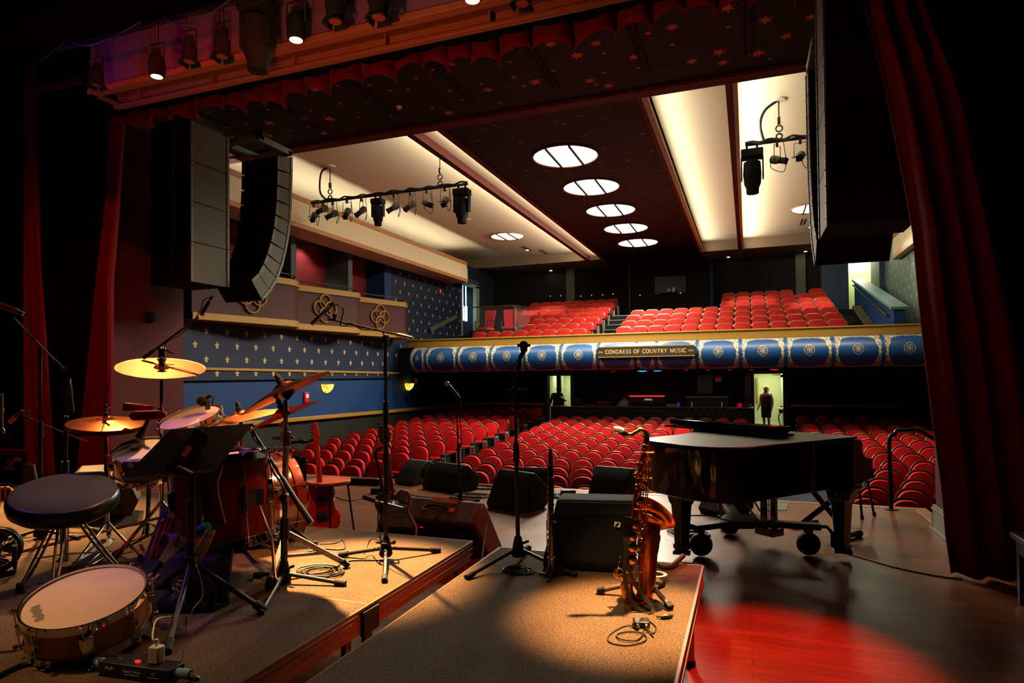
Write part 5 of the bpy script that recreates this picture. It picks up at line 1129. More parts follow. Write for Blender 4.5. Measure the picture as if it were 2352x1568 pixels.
# ---------------------------------------------------------------- floor monitors
def wedge(pl, pr, D, h, lab, top=.30, mats=None, badge=.8, z0=0, hnd=True):
    """floor monitor; pl, pr = lower front corners; front face slopes back from them"""
    pl, pr = V(pl), V(pr); e = (pr-pl); Wd = e.length; e = e.normalized(); n = V((-e.y, e.x, 0))
    t = thing('floor_monitor', lab, 'floor monitor', (pl+pr)/2, 0, 'black floor monitors')
    pr_ = [(0, 0.02), (-.02*D, .09*h+.02), (.06*D, .30*h), (.20*D, .62*h), (.36*D, .88*h), (.46*D, h), (.56*D, h), (D, .55*h), (D, .12*h), (.86*D, 0.0), (.03*D, 0)]
    def P3(x, q): return pl+e*x+n*q[0]+V((0, 0, z0+q[1]-pl.z if False else q[1]))
    b = MB(); b.loft([[P3(x, q) for q in pr_] for x in (0, Wd)]); b.build('cabinet', m_graybox if mats else m_wedge, t, bevel=.012)
    g = [q for q in pr_[1:6]]
    b = MB(); b.loft([[P3(x, (q[0]-.006, q[1]+.004)) for q in g]+[P3(x, (q[0]+.012, q[1]-.008)) for q in g[::-1]] for x in (.012, Wd-.012)]); b.build('grille', m_grille, t, bevel=.003)
    if hnd:
        for x, s_ in ((0, -1), (Wd, 1)):
            for q0 in (.30, .52):
                b = MB(); c = P3(x, (D*q0+.03, h*.45)); b.loft([[c+n*(.035*D/.4*math.cos(a))+V((0, 0, .11*h/.4*math.sin(a)*.8))+e*s_*k for a in [2*PI*i/16 for i in range(16)]] for k in (-.012, .0025)]); b.build('handle_slot', m_blkmatte, t)
    q0, q1 = pr_[4], pr_[5]; fx = Wd*badge
    b = MB(); c0 = P3(fx, (q0[0]-.009, q0[1]-.01)); up = (P3(0, q1)-P3(0, q0)).normalized(); b.bar(c0, c0+up*.035*(Wd/.5), .036*(Wd/.5), .006, n); b.build('badge', m_label, t)
    return t
def F(px, py): return A(px, py, Z=0)
def hpx(ptop, p): # height of a point above floor position p, seen at image row ptop
    d = dep(p); return CAMH-(ptop-(PCY+FPX*CF.z*0-0))*0+0
def zat(px, py, d): return W(px, py, d).z
wedge(F(970, 1122), F(1042, 1134), .50, .36, 'black floor monitor with a side handle at the stage edge, left of the vocal microphone')
wedge(F(1118, 1165), F(1192, 1180), .52, .44, 'black floor monitor on the boards behind the round-headed microphone stand')
wedge(F(1172, 1140), F(1262, 1143), .42, .36, 'black floor monitor behind the clarinet, half hidden by the nearer one', badge=.9)
wedge(F(1350, 1146), F(1436, 1156), .50, .40, 'black floor monitor left of the saxophone neck at the stage edge', badge=.75)
wedge(F(1605, 1176), F(1652, 1188), .55, .42, 'dark floor monitor under the piano')
t = wedge(F(906, 1110), F(948, 1116), .62, .33, 'dark green-black boxy monitor lying at the stage edge by the second guitar', mats=1)
pl = G(1252, 1297); pr = G(1432, 1316); wedge(pl-V((0, 0, 0)), pr, .50, .46, 'big black loudspeaker on the near platform behind the saxophone', badge=.93) if False else None
def bigbox():
    d = dg(1430, 1318)
    t = thing('stage_loudspeaker', 'big black loudspeaker with a pale badge standing behind the saxophone', 'loudspeaker', G(1340, 1310))
    bl, br = W(1246, 1285, d+.10), W(1436, 1316, d); bl.z = br.z = RT
    tl, tr = W(1278, 1146, d+.38), W(1462, 1150, d+.30); zt = (tl.z+tr.z)/2; tl.z = tr.z = zt
    e = (br-bl).normalized(); n = V((-e.y, e.x, 0)); wd = (br-bl).length
    def ring(p, q, x): return [p, q, q+n*.30+V((0, 0, -.04)), p+n*.62+V((0, 0, .03)), p+n*.60]
    b = MB(); b.loft([[bl, bl-n*.01+V((0, 0, .06)), tl, tl+n*.22, bl+n*.62+V((0, 0, .12)), bl+n*.60], [br, br-n*.01+V((0, 0, .06)), tr, tr+n*.22, br+n*.62+V((0, 0, .12)), br+n*.60]]); b.build('cabinet', m_blkmatte, t, bevel=.02, seg=3)
    b = MB(); u = (tl-bl).normalized(); v = (tr-br).normalized(); o = -n*.012+V((0, 0, .004))
    b.loft([[bl+u*.07+e*.02+o, tl-u*.015+e*.02+o, tl-u*.02+e*.02, bl+u*.075+e*.02], [br+v*.07-e*.02+o, tr-v*.015-e*.02+o, tr-v*.02-e*.02, br+v*.075-e*.02]]); b.build('grille', m_grille, t, bevel=.01)
    c = W(1418, 1204, dep(br.lerp(tr, .62))-.012); b = MB(); b.bar(c-v*.016-n*.006, c+v*.016-n*.006, .034, .006, -n); plab(b.build('badge', m_label, t), 'pale square badge with a slanted mark')
    b = MB(); b.bar(c-v*.010-n*.011-e*.006, c+v*.010-n*.011+e*.006, .014, .004, -n); b.build('badge_mark', m_blkmatte, t)
bigbox()
# ---------------------------------------------------------------- bass amplifier
t = thing('combo_amplifier', 'black combo amplifier tilted back with a handle and taped labels on top', 'amplifier', (-2.5, 5.2, 0))
fb = F(1157, 1259); X1 = fb.x; tf = A(1114, 1153, X=X1-.01); tb = A(1092, 1204, X=X1-.01); bb_ = fb+(tb-tf); ex = V((-1, .06, 0)).normalized()
wd = .84
def sidep(k): return [p+ex*k for p in (fb, tf, tb, bb_)]
b = MB(); b.loft([sidep(0), sidep(wd)]); b.build('cabinet', m_tolex, t, bevel=.02, seg=3)
up = (tf-fb).normalized(); bk = (tb-tf); nb_ = bk.normalized(); nrm = up
def ontop(u, v, h=.003): return tf+ex*(wd*u)+bk*v+up*h
b = MB(); b.tube(spline([ontop(.36, .5, .01), ontop(.41, .48, .035), ontop(.50, .47, .05), ontop(.59, .48, .035), ontop(.64, .5, .01)], 6), .013, 8); b.k = 1
for u in (.335, .655): b.bar(ontop(u-.035, .5, .006), ontop(u+.035, .5, .006), .045, .012, up)
b.build('handle', [m_rubber, m_tape], t)
b = MB(); b.bar(ontop(.30, .10), ontop(.62, .06), .05, .004, up); plab(b.build('tape_label', m_tape, t), 'long strip of tan masking tape')
b = MB(); b.bar(ontop(.90, .25), ontop(.90, .80), .085, .004, up); plab(b.build('paper_label', mat('green tan label', (120, 120, 60), .7, noise=.4, nscale=25), t), 'greenish printed label')
for u, v0, v1 in ((.965, .05, .88), (.075, .18, .95)): b = MB(); b.bar(ontop(u, v0, .004), ontop(u, v1, .004), .018, .008, up); plab(b.build('corner_strip', mat('worn metal strip', (180, 140, 96), .35, .7) if 'worn metal strip' not in bpy.data.materials else bpy.data.materials['worn metal strip'], t), 'metal strip along the top edge')
bn = (bb_-tb)
def onback(u, v, h=.004): return tb+ex*(wd*u)+bn*v+nb_*h
b = MB(); b.loft([[onback(.05, .08), onback(.95, .08), onback(.95, .40), onback(.05, .40)], [onback(.05, .08, -.03), onback(.95, .08, -.03), onback(.95, .40, -.03), onback(.05, .40, -.03)]]); b.build('control_panel', m_blkmatte, t)
for i in range(9): b = MB(); c = onback(.18+.07*i, .20); b.cyl(c, c+nb_*.02, .010, n=8); b.build('knob', m_steel, t)
for u in (.66, .685): b = MB(); b.ball(onback(u, .16, .008), .005, 6); b.build('pilot_light', emat('red pilot', (255, 40, 30), 2.5) if 'red pilot' not in bpy.data.materials else bpy.data.materials['red pilot'], t)
b = MB(); q0 = A(1117, 1200, X=X1+.02); q1 = A(1106, 1290, X=X1+.02); b.bar(q0, q1, .022, .006, (1, 0, 0)); b.build('tilt_leg', m_steel, t)
b = MB(); b.tube(spline([ontop(.22, -.1, .2), ontop(.28, .0, .01), ontop(.40, .6, .02), ontop(.46, 1.0, .01), onback(.46, .18, .02)], 6), .007, 6); tag(b.build('signal_cable', m_cable), 'black lead draped over the top of the amplifier', 'cable')
# ---------------------------------------------------------------- grand piano
KU = V((.77, -.638, 0)).normalized(); KV = V((-KU.y*1.0, KU.x, 0))*-1
KV = V((-.638, -.77, 0)).normalized()          # from the keyboard to the tail
PO = V((.96, 6.24, 0))                          # bass end of the key front, floor level
def pp(u, v, z): return PO-KU*u+KV*v+V((0, 0, z))   # u: across from the bass side, v: towards the tail
t = thing('grand_piano', 'black grand piano with closed lid on a wheeled dolly', 'grand piano', pp(.7, .8, 0))
PL, PW = 1.81, 1.46
def plan(grow=0, v0=.0):
    o = [(0-grow, v0), (0-grow, PL-.36)]
    o += [(.36-(.36+grow)*math.cos(a), PL-.36+(.36+grow)*math.sin(a)) for a in [i*PI/2/10 for i in range(1, 11)]]
    o += [(.66+(.30+grow)*math.sin(a), PL-.30+(.30+grow)*math.cos(a)) for a in [i*PI/2/8 for i in range(0, 9)]]
    o += [(.985+grow, PL-.55), (1.05+grow, PL-.80), (1.18+grow, PL-1.02), (1.34+grow, PL-1.18), (1.44+grow, PL-1.32), (PW+grow, PL-1.46), (PW+grow, v0)]
    return o
def pl_prism(b, o, z0, z1): b.loft([[pp(u, v, z0) for u, v in o], [pp(u, v, z1) for u, v in o]])
Z0, Z1 = .63, 1.025
b = MB(); pl_prism(b, plan(0, .34), Z0, Z1)
# keyboard end: cheeks with the stepped arm outline
for u0, u1 in ((0, .055), (PW-.055, PW)):
    prof = [(.34, Z0), (.34, Z1), (.08, Z1), (.055, Z1-.05), (.062, Z1-.10), (.03, Z1-.155), (.005, Z1-.165), (-.07, Z1-.17), (-.09, Z1-.19), (-.09, Z0+.07), (-.07, Z0+.04), (.02, Z0+.03), (.10, Z0)]
    b.loft([[pp(u, v, z) for v, z in prof] for u in (u0, u1)])
b.build('case', m_piano, t, bevel=.008, smooth=50)
b = MB(); b.loft([[pp(u, v, z) for u, v in ((.055, -.06), (PW-.055, -.06), (PW-.055, .34), (.055, .34))] for z in (Z0+.03, Z0+.10)]); b.build('key_bed', m_piano, t)
b = MB(); b.loft([[pp(u, v, z) for u, v in ((.07, -.05), (PW-.07, -.05), (PW-.07, .10), (.07, .10))] for z in (Z0+.10, Z0+.145)]); b.build('keys', m_whiteplastic, t)
b = MB(); b.loft([[pp(u, v, z) for v, z in ((.10, Z0+.14), (.10, Z0+.16), (.20, Z1-.02), (.34, Z1), (.34, Z1-.02), (.21, Z1-.05))] for u in (.055, PW-.055)]); b.build('fallboard', m_piano, t)
b = MB(); o = plan(.018, .50); pl_prism(b, o, Z1+.002, Z1+.026); b.build('lid', m_pianolid, t, bevel=.008, smooth=50)
# front flap folded back over the lid, resting proud of it
b = MB(); fl = [(-.0, .20), (PW, .20)]
def slab(b, a0, a1, v0, z0, v1, z1, th):
    b.loft([[pp(u, v0, z0), pp(u, v1, z1), pp(u, v1, z1+th), pp(u, v0, z0+th)] for u in (a0, a1)])
slab(b, -.01, PW+.01, .15, Z1+.004, .50, Z1+.004, .022); b.build('lid_front', m_pianolid, t, bevel=.004)
b = MB(); slab(b, .30, PW+.12, .56, Z1+.030, .86, Z1+.042, .02); b.build('folded_flap', m_piano, t, bevel=.004)
b = MB(); slab(b, .28, PW+.06, .64, Z1+.070, .84, Z1+.074, .05); slab(b, .30, PW+.02, .64, Z1+.05, .68, Z1+.05, .035); b.build('music_desk', m_piano, t, bevel=.004)
for (u, v) in ((.10, .22), (PW-.08, .22), (.80, PL-.40)):
    b = MB(); rings = []
    for z, w_ in ((Z0, .085), (Z0-.10, .082), (Z0-.14, .074), (Z0-.16, .062), (.20, .047), (.13, .045), (.125, .055), (.09, .052), (.085, .04)):
        c = pp(u, v, z); rings.append([c+KU*a+KV*e_ for a, e_ in ((-w_, -w_), (w_, -w_), (w_, w_), (-w_, w_))])
    b.loft(rings[::-1]); b.build('leg', m_piano, t, bevel=.006)
    # shaped bracket where the leg meets the case
    b = MB(); b.loft([[pp(u, v, z)+KU*a+KV*e_ for a, e_ in ((-w_, -.06), (w_, -.06), (w_, .06), (-w_, .06))] for z, w_ in ((Z0-.12, .09), (Z0-.06, .115), (Z0, .17))]); b.build('leg_bracket', m_piano, t, bevel=.01)
# pedal lyre
b = MB()
for du in (-.055, .055): b.bar(pp(.70+du, .40, .16), pp(.70+du*1.0, .40, Z0), .055, .04, KV)
b.loft([[pp(u, v, z) for u, v in ((.60, .32), (.80, .32), (.80, .48), (.60, .48))] for z in (.10, .17)]); b.build('pedal_lyre', m_piano, t, bevel=.006)
b = MB()
for k in (-.02, .0, .02): b.cyl(pp(.70+k, .40, .17), pp(.70+k, .40, Z0), .005, n=6)
for s_ in (-1, 1): b.cyl(pp(.70+s_*.05, .44, .18), pp(.70+s_*.08, .85, Z0), .009, n=6)
b.build('lyre_rods', m_brass, t)
# dolly: three arms meeting in a plate, big casters
t = thing('piano_dolly', 'black wheeled piano dolly with three arms under the grand piano', 'dolly', pp(.66, .75, 0))
hubp = pp(.72, .78, .26); m_dolly = mat('dusty dolly paint', (58, 50, 42), .6, noise=.3, nscale=20)
ends = [pp(.10, .22, .26), pp(PW-.08, .22, .26), pp(.80, PL-.40, .26)]
for i, q in enumerate(ends):
    d_ = (q-hubp); e1 = hubp+d_*.80
    b = MB(); b.bar(hubp, e1, .10, .05); b.build('arm', m_dolly, t, bevel=.005)
    b = MB(); n_ = d_.normalized(); b.tube([e1-n_*.06, e1+n_*.05, e1+n_*.09+V((0, 0, -.05)), e1+n_*.09+V((0, 0, -.16)), q+V((0, 0, -.20))], .016, 6); b.box((q.x-.07, q.y-.07, .055), (q.x+.07, q.y+.07, .083)); b.build('leg_cradle', m_blk, t)
    c = hubp+d_*.68; sd = V((-n_.y, n_.x, 0)); b = MB(); n_ = V((.30, -.95, 0)).normalized(); b.cyl(c+V((0, 0, -.155))-n_*.025, c+V((0, 0, -.155))+n_*.025, .098, n=22); b.build('caster_wheel', m_rubber, t, bevel=.006)
    b = MB()
    for s_ in (-1, 1): b.bar(c+n_*.035*s_+V((0, 0, -.17)), c+n_*.035*s_+V((0, 0, -.02)), .05, .008, n_)
    b.cyl(c+V((0, 0, -.155))-n_*.04, c+V((0, 0, -.155))+n_*.04, .015, n=8); b.build('caster_fork', m_blk, t)
b = MB(); b.loft([[hubp+V((.17*math.cos(a), .17*math.sin(a), z)) for a in [2*PI*i/6+.3 for i in range(6)]] for z in (-.03, .035)]); b.build('centre_plate', m_dolly, t, bevel=.006)
# ---------------------------------------------------------------- X bench behind the keys, chair, hand rail, side bench
t = thing('keyboard_bench', 'folding X-legged bench with a red padded top behind the piano', 'bench', (.72, 7.05, 0))
p1, p2, p3, p4 = F(1818, 1213), F(1875, 1207), F(1918, 1242), F(1975, 1232)
ca, cb = (p1+p2)/2, (p3+p4)/2; ax = (cb-ca); zt = .47
b = MB()
for s_ in (-.02, .02):
    o = V((-ax.y, ax.x, 0)).normalized()*s_
    if s_ < 0: b.bar(ca+V((0, 0, .04))+o, cb+V((0, 0, zt))+o, .05, .028, V((-ax.y, ax.x, 0)))
    else: b.bar(cb+V((0, 0, .04))+o, ca+V((0, 0, zt))+o, .05, .028, V((-ax.y, ax.x, 0)))
b.build('cross_legs', m_blk, t, bevel=.004)
for i, (q, r) in enumerate(((p1, p2), (p3, p4))):
    d_ = (r-q).normalized(); b = MB(); b.cyl(q+V((0, 0, .032)), r+V((0, 0, .032)), .026, n=10); b.k = 1; b.cyl(q+V((0, 0, .032))-d_*.01, q+V((0, 0, .032))+d_*.05, .032, n=10); b.cyl(r+V((0, 0, .032))-d_*.05, r+V((0, 0, .032))+d_*.01, .032, n=10); b.build('foot_tube', [m_blk, m_rubber], t)
c = (ca+cb)/2; u_ = ax.normalized(); w_ = V((-u_.y, u_.x, 0)); b = MB(); b.loft([[c+u_*a+w_*e_+V((0, 0, z)) for a, e_ in ((-.26, -.16), (.26, -.16), (.26, .16), (-.26, .16))] for z in (zt, zt+.07)]); b.build('padded_top', mat('red bench vinyl', (130, 20, 16), .4), t, bevel=.025, seg=3)
t = thing('folding_chair', 'dark metal chair behind the bench at the stage edge', 'chair', (1.1, 7.95, 0)); f = [F(1980, 1192), F(2008, 1184), F(1913, 1183)]; f.append(f[2]+(f[1]-f[0])+V((.05, .12, 0))); c = sum(f, V())/4
for q in f: b = MB(); b.cyl(q, q.lerp(c, .35)+V((0, 0, .45)), .013, n=8); b.k = 1; b.cyl(q, q+V((0, 0, .04)), .018, n=8); b.build('leg', [m_blk, m_rubber], t)
b = MB(); b.cyl(f[0].lerp(c, .1)+V((0, 0, .16)), f[2].lerp(c, .1)+V((0, 0, .16)), .01, n=6); b.build('stretcher', m_blk, t)
b = MB(); b.cbox((c.x, c.y, .47), (.36, .34, .05)); b.build('seat', m_leather, t, bevel=.015)
t = thing('stair_handrail', 'black bent tube handrail beside the steps at the right stage edge', 'handrail', F(2047, 1170))
q = F(2047, 1170); d = dep(q); b = MB(); e0 = W(2043, 1010, d); e1 = W(2062, 988, d+.05); e2 = W(2108, 986, d+.15); e3 = W(2170, 1022, d+.55)
b.tube(spline([q, q.lerp(e0, .5), e0, e1.lerp(e0, .35), e1, e2.lerp(e1, .5), e2, e2.lerp(e3, .4), e3], 4), .024, 10); b.build('tube', m_blk, t)
b = MB(); b.lathe([(.07, .003), (.07, .010), (.03, .014)], 18, MX.Translation((q.x, q.y, 0))); b.build('flange', m_blk, t)
t = thing('side_bench', 'dark wooden bench cut by the right edge of the picture', 'bench', F(2337, 1385)); q = F(2337, 1387); d = dep(q); zt_ = W(2335, 1232, d).z
dk = mat('near black bench wood', (26, 20, 18), .4)
b = MB(); b.box((q.x-.02, q.y-.55, zt_-.02), (q.x+.55, q.y+.06, zt_+.02)); b.build('top_board', dk, t, bevel=.006)
b = MB(); b.box((q.x+.01, q.y-.5, zt_-.12), (q.x+.5, q.y+.03, zt_-.02)); b.build('apron', dk, t)
for dx in (.03, .48):
    for dy in (.0, -.46): b = MB(); b.box((q.x+dx-.022, q.y+dy-.022, 0), (q.x+dx+.022, q.y+dy+.022, zt_-.02)); b.build('leg', dk, t, bevel=.004)
# ================================================================== INSTRUMENTS AND STANDS
def axM(c, n):
    return MX.Translation(V(c)) @ V(n).to_track_quat('Z', 'Y').to_matrix().to_4x4()
def ell_n(px, py, ix, iy, ratio):
    i_ = (CR*ix+CU*iy).normalized(); return (-ray(px, py).normalized()*ratio+i_*math.sqrt(max(0, 1-ratio*ratio))).normalized()
def tri_leg(t, a, f, r=.011, m_=None, foot=True):
    b = MB(); b.cyl(a, f, r, n=10); d_ = (V(f)-V(a)).normalized()
    if foot: b.k = 1; b.cyl(V(f)-d_*.05, V(f)+d_*.008, r*1.5, n=10)
    return b.build('leg', [m_ or m_blk, m_rubber], t)
def mic_stand(lab, hub, feet, top, r=.0095, sleeve=.55, grp='microphone stands', mm=None, cat='microphone stand'):
    t = thing('microphone_stand', lab, cat, (hub.x, hub.y, feet[0].z), 0, grp); mm = mm or m_blk
    for f in feet: tri_leg(t, hub+V((0, 0, .0)), f+V((0, 0, .012)), .0105, mm)
    b = MB(); b.lathe([(.012, .075), (.022, .06), (.034, .0), (.040, -.035), (.030, -.05)][::-1], 12, MX.Translation(hub)); b.cyl(hub+V((.03, 0, .03)), hub+V((.065, 0, .045)), .008, n=8); b.build('hub', m_blkmatte, t, bevel=.003)
    m_ = hub.lerp(top, sleeve); b = MB(); b.cyl(hub, m_, r*1.35, n=12); b.build('lower_tube', mm, t)
    b = MB(); b.cyl(m_-(top-hub).normalized()*.06, m_+(top-hub).normalized()*.05, r*2.0, r*1.7, n=12); b.build('clutch', m_rubber, t)
    b = MB(); b.cyl(m_, top, r, n=10); b.build('upper_tube', mm, t); return t
def pencil_mic(lab, a, c, r=.0105, mm=None, cable=None, name='microphone'):
    t = thing(name, lab, 'microphone', (V(a)+V(c))/2); d_ = (V(c)-V(a)).normalized(); L_ = (V(c)-V(a)).length
    b = MB(); b.tube([V(a), V(a)+d_*.004, V(a)+d_*L_*.94, V(c)], [r*.85, r, r, r*.6], 14); b.build('body', mm or m_label, t)
    b = MB(); b.cyl(V(a)+d_*L_*.12, V(a)+d_*L_*.30, r*1.08, n=14); b.build('capsule_ring', mm or m_steel, t)
    b = MB(); b.cyl(V(c), V(c)+d_*.035, r*.8, n=10); b.build('plug', m_steel, t)
    if cable: b = MB(); b.tube(spline(cable, 6), .0038, 6); b.build('cable', m_cable, t)
    return t
def lying_cable(name, lab, pts, r=.0045, m_=None, z=None, n=6):
    b = MB(); b.tube(spline(pts, n), r, 6); return tag(b.build(name, m_ or m_cable), lab, 'cable')
def coil(c, r, turns, z, seed, r0=.0045, sq=.7, dr=.25):
    rnd = random.Random(seed); pts = []
    for i in range(turns*10):
        a = 2*PI*i/10; q = r*(1+dr*math.sin(i*.37+seed)+.08*rnd.uniform(-1, 1)); pts.append(V((c[0]+q*math.cos(a)+.12*r*math.sin(i*.11), c[1]+q*math.sin(a)*sq, z+r0+.0025*(i//10)+.002*rnd.random())))
    return pts
# ---------------------------------------------------------------- cymbals and drums
m_brassdk = mat('unlathed dark bronze', (96, 56, 30), .45, .9, noise=.5, nscale=90)
def cymbal(lab, c, n, r, bow=.10, bell=.22, china=False, name='cymbal', nut=True, m_=None):
    t = thing(name, lab, 'cymbal', c, 0, 'drum kit cymbals'); M = axM(c, n); h = bow*r
    pr = [(.006, h+.016), (bell*r*.5, h+.014), (bell*r*.85, h+.004), (bell*r, h-.003), (bell*r*1.25, h-.007), (.6*r, h*.55), (.85*r, h*.2), (r, 0)]
    if china: pr = [(.006, h+.02), (bell*r*.7, h+.018), (bell*r, h-.002), (.5*r, h*.65), (.74*r, h*.25), (.78*r, h*.2), (r*.96, h*.2+.020), (r, h*.2+.020)]
    b = MB(); b.lathe(pr[::-1], 56, M); pl_ = b.build('plate', [m_ or m_brass, m_brassdk], t, smooth=60, solid=.0018)
    if china:
        Mi = M.inverted() @ MX.Translation(V(c))
        for f_ in pl_.data.polygons:
            q_ = Mi @ f_.center; d_ = math.hypot(q_.x, q_.y)
            if .5*r < d_ < .79*r: f_.material_index = 1
    if nut:
        b = MB(); b.lathe([(.018, h+.014), (.020, h+.034), (.012, h+.036), (.012, h+.044), (.016, h+.046), (.014, h+.06), (.004, h+.075)], 14, M); b.k = 1; b.cbox((0, 0, h+.058), (.05, .008, .016), M); b.build('felt_and_wing_nut', [m_greytape, m_chrome], t)
    return t
def drum(name, lab, c, n, r, h, shell, nl=8, hoop=m_chrome, hw=.022, head=m_head, lower_head=True, lugm=None, cat='drum', grp='drums of the kit', rim_up=.012):
    """c: centre of the lower rim plane, n: axis to the upper head"""
    t = thing(name, lab, cat, c, 0, grp); M = axM(c, n)
    b = MB(); b.lathe([(r*.985, .01), (r, .012), (r, h-.012), (r*.985, h-.01)], 48, M); b.build('shell', shell, t)
    b = MB(); b.lathe([(.001, h), (r*.97, h), (r*1.005, h-.008)][::-1], 48, M); b.build('top_head', head, t)
    if lower_head: b = MB(); b.lathe([(r*1.005, .008), (r*.97, 0), (.001, 0)][::-1], 48, M); b.build('lower_head', head, t)
    for z0, z1 in ((h-hw, h+rim_up), (-rim_up, hw)):
        b = MB(); b.lathe([(r*1.005, z0), (r*1.035, z0), (r*1.02, (z0+z1)/2), (r*1.02, z1-.003), (r*1.035, z1), (r*1.005, z1), (r*1.005, z0)], 48, M); b.build('hoop', hoop, t)
    for i in range(nl):
        a = 2*PI*(i+.5)/nl; d_ = V((math.cos(a), math.sin(a), 0)); e = V((-math.sin(a), math.cos(a), 0)); b = MB()
        b.tube([M @ (d_*(r+.018)+V((0, 0, -rim_up+.0))), M @ (d_*(r+.018)+V((0, 0, h+rim_up)))], .0032, 6)
        b.loft([[M @ (d_*(r+q)+e*x*k_+V((0, 0, z))) for q, x in ((0, -.011), (.022, -.008), (.022, .008), (0, .011))] for z, k_ in ((h*.34, .5), (h*.40, 1), (h*.60, 1), (h*.66, .5))])
        for z in (-rim_up+.004, h+rim_up-.004): b.cbox(d_*(r+.018)+V((0, 0, z)), (.018, .018, .014), M)
        b.build('lug', lugm or m_chrome, t, bevel=.002)
    return t
# snare drum lying on the platform, near
zb = RT; c0 = G(203, 1515); dS = dep(G(200, 1490)); cS = W(197, 1398, dS); rS = 122/FPX*dS
nS = ell_n(197, 1398, -.16, .985, .34)
hS = .145; cc = cS-nS*hS; cc.z = max(cc.z, RT+.012+rS*math.sqrt(max(0, 1-nS.z**2))*.98)
t = drum('snare_drum', 'champagne sparkle snare drum lying on the carpet at the near left', cc, nS, rS, hS, m_sparkle, 8)
M = axM(cc, nS); va = (M.inverted() @ (CO-CF*0)); ang = math.atan2((MX(M).inverted() @ W(195, 1470, dS-rS)).y, (MX(M).inverted() @ W(195, 1470, dS-rS)).x)
b = MB(); d_ = V((math.cos(ang), math.sin(ang), 0)); e = V((-math.sin(ang), math.cos(ang), 0))
b.loft([[M @ (d_*(rS+q)+e*x+V((0, 0, z))) for q, x in ((.0, -.028), (.022, -.022), (.022, .022), (0, .028))] for z in (.035, .085, .11)]); b.bar(M @ (d_*(rS+.02)+V((0, 0, .10))+e*-.01), M @ (d_*(rS+.045)+e*.045+V((0, 0, .15))), .016, .008); b.cbox(d_*(rS+.02)+V((0, 0, -.005)), (.04, .09, .02), M); b.build('strainer', m_chrome, t, bevel=.004)
b = MB(); ang2 = ang-1.35; dd = V((math.cos(ang2), math.sin(ang2), 0)); ee = V((-math.sin(ang2), math.cos(ang2), 0))
for k in range(9): b.add([M @ (dd*(rS*(.66+.012*(k % 3)))+ee*(x+(-.06+.0135*k))+dd*y+V((0, 0, hS+.0012))) for x, y in ((0, 0), (.009, 0), (.009, .028+.006*(k % 2)), (0, .028))], [(0, 1, 2, 3)])
b.build('head_print', mat('grey head print', (120, 104, 98), .6), t)
# snare drum on its stand
dT = dg(330, 1265); cT = W(332, 1034, dT); nT = ell_n(332, 1034, -.13, .99, .36); rT = 66/FPX*dT
t = drum('snare_drum', 'amber snare drum on a stand behind the music stand', cT-nT*.15, nT, rT, .15, m_amberwood, 8)
b = MB(); b.lathe([(rT*.55, .1505), (rT*.80, .1515)], 40, axM(cT-nT*.15, nT)) if False else b.cbox((-.06, .02, .153), (.05, .02, .004), axM(cT-nT*.15, nT)); b.build('damper_pad', m_greytape, t)
sb = V((cT.x, cT.y, 0))-nT*0; b0 = V((cT.x+.02, cT.y, RT)); t = thing('snare_stand', 'chrome snare stand holding the amber snare', 'drum stand', b0)
b = MB(); b.cyl(b0+V((0, 0, .10)), cT-nT*.24, .013, n=10); b.build('tube', m_chrome, t)
for a in (0.5, 2.6, 4.7):
    f = b0+V((.24*math.cos(a), .24*math.sin(a), .012)); b = MB(); b.bar(b0+V((0, 0, .19)), f, .02, .006); b.bar(b0+V((0, 0, .10)), (b0+V((0, 0, .19))).lerp(f, .6), .014, .004); b.build('leg', m_chrome, t)
    q = cT-nT*.165; u_ = axM(q, nT).to_3x3() @ V((math.cos(a), math.sin(a), 0)); b = MB(); b.tube([q-nT*.06, q+u_*rT*1.02-nT*.012, q+u_*rT*1.05+nT*.02], .006, 6); b.build('basket_arm', m_chrome, t)
# rack tom
dR = 3.75; cR = W(437, 959, dR); nR = ell_n(437, 959, -.34, .94, .37); rR = 66/FPX*dR
m_pearl = mat('pearl drum wrap', (150, 150, 130), .25, .1, noise=.7, nscale=26, coat=.5)
drum('rack_tom', 'tilted rack tom with pale head and pearl wrap behind the music stand', cR-nR*.19, nR, rR, .19, m_pearl, 8)
# floor tom
dF = 3.32; cTop = W(503, 1046, dF+.02); cBt = W(517, 1238, dF); nF = (cTop-cBt).normalized(); rF = 106/FPX*dF
hF = (cTop-cBt).length
t = drum('floor_tom', 'large cherry red floor tom beside the music stand', cBt, nF, rF, hF, m_redwood, 8, hw=.03)
for px, py, fx, fy in ((588, 1140, 634, 1352), (425, 1140, 405, 1300), (560, 1110, 560, 1268)):
    q = W(px, py, dF-(.18 if px == 588 else -.16)); f = G(fx, fy); b = MB(); b.tube([q, q.lerp(V((f.x, f.y, RT+.2)), .8), f+V((0, 0, .015))], .009, 8); b.cbox(q, (.05, .05, .08)); b.k = 1; b.cyl(f, f+V((0, 0, .05)), .016, n=8); b.build('leg', [m_chrome, m_rubber], t)
b = MB(); cc_ = cTop+nF*.012; b.tube(coil(cc_+CR*.03, .075, 4, cc_.z+.012, 4, .010, .5), .010, 7); b.build('tambourine_chain', mat('dull red jingle', (150, 60, 50), .35, .6), t) if False else tag(b.build('tambourine', mat('dull red jingle', (150, 60, 50), .35, .6)), 'coiled red jingle ring lying on the floor tom', 'tambourine')
b = MB(); q = W(572, 1040, dF+.0); b.cbox(q+V((0, 0, .012)), (.10, .05, .03)); tag(b.build('drum_trigger', m_steel, bevel=.006), 'small metal box clipped on the rim of the floor tom', 'clip')
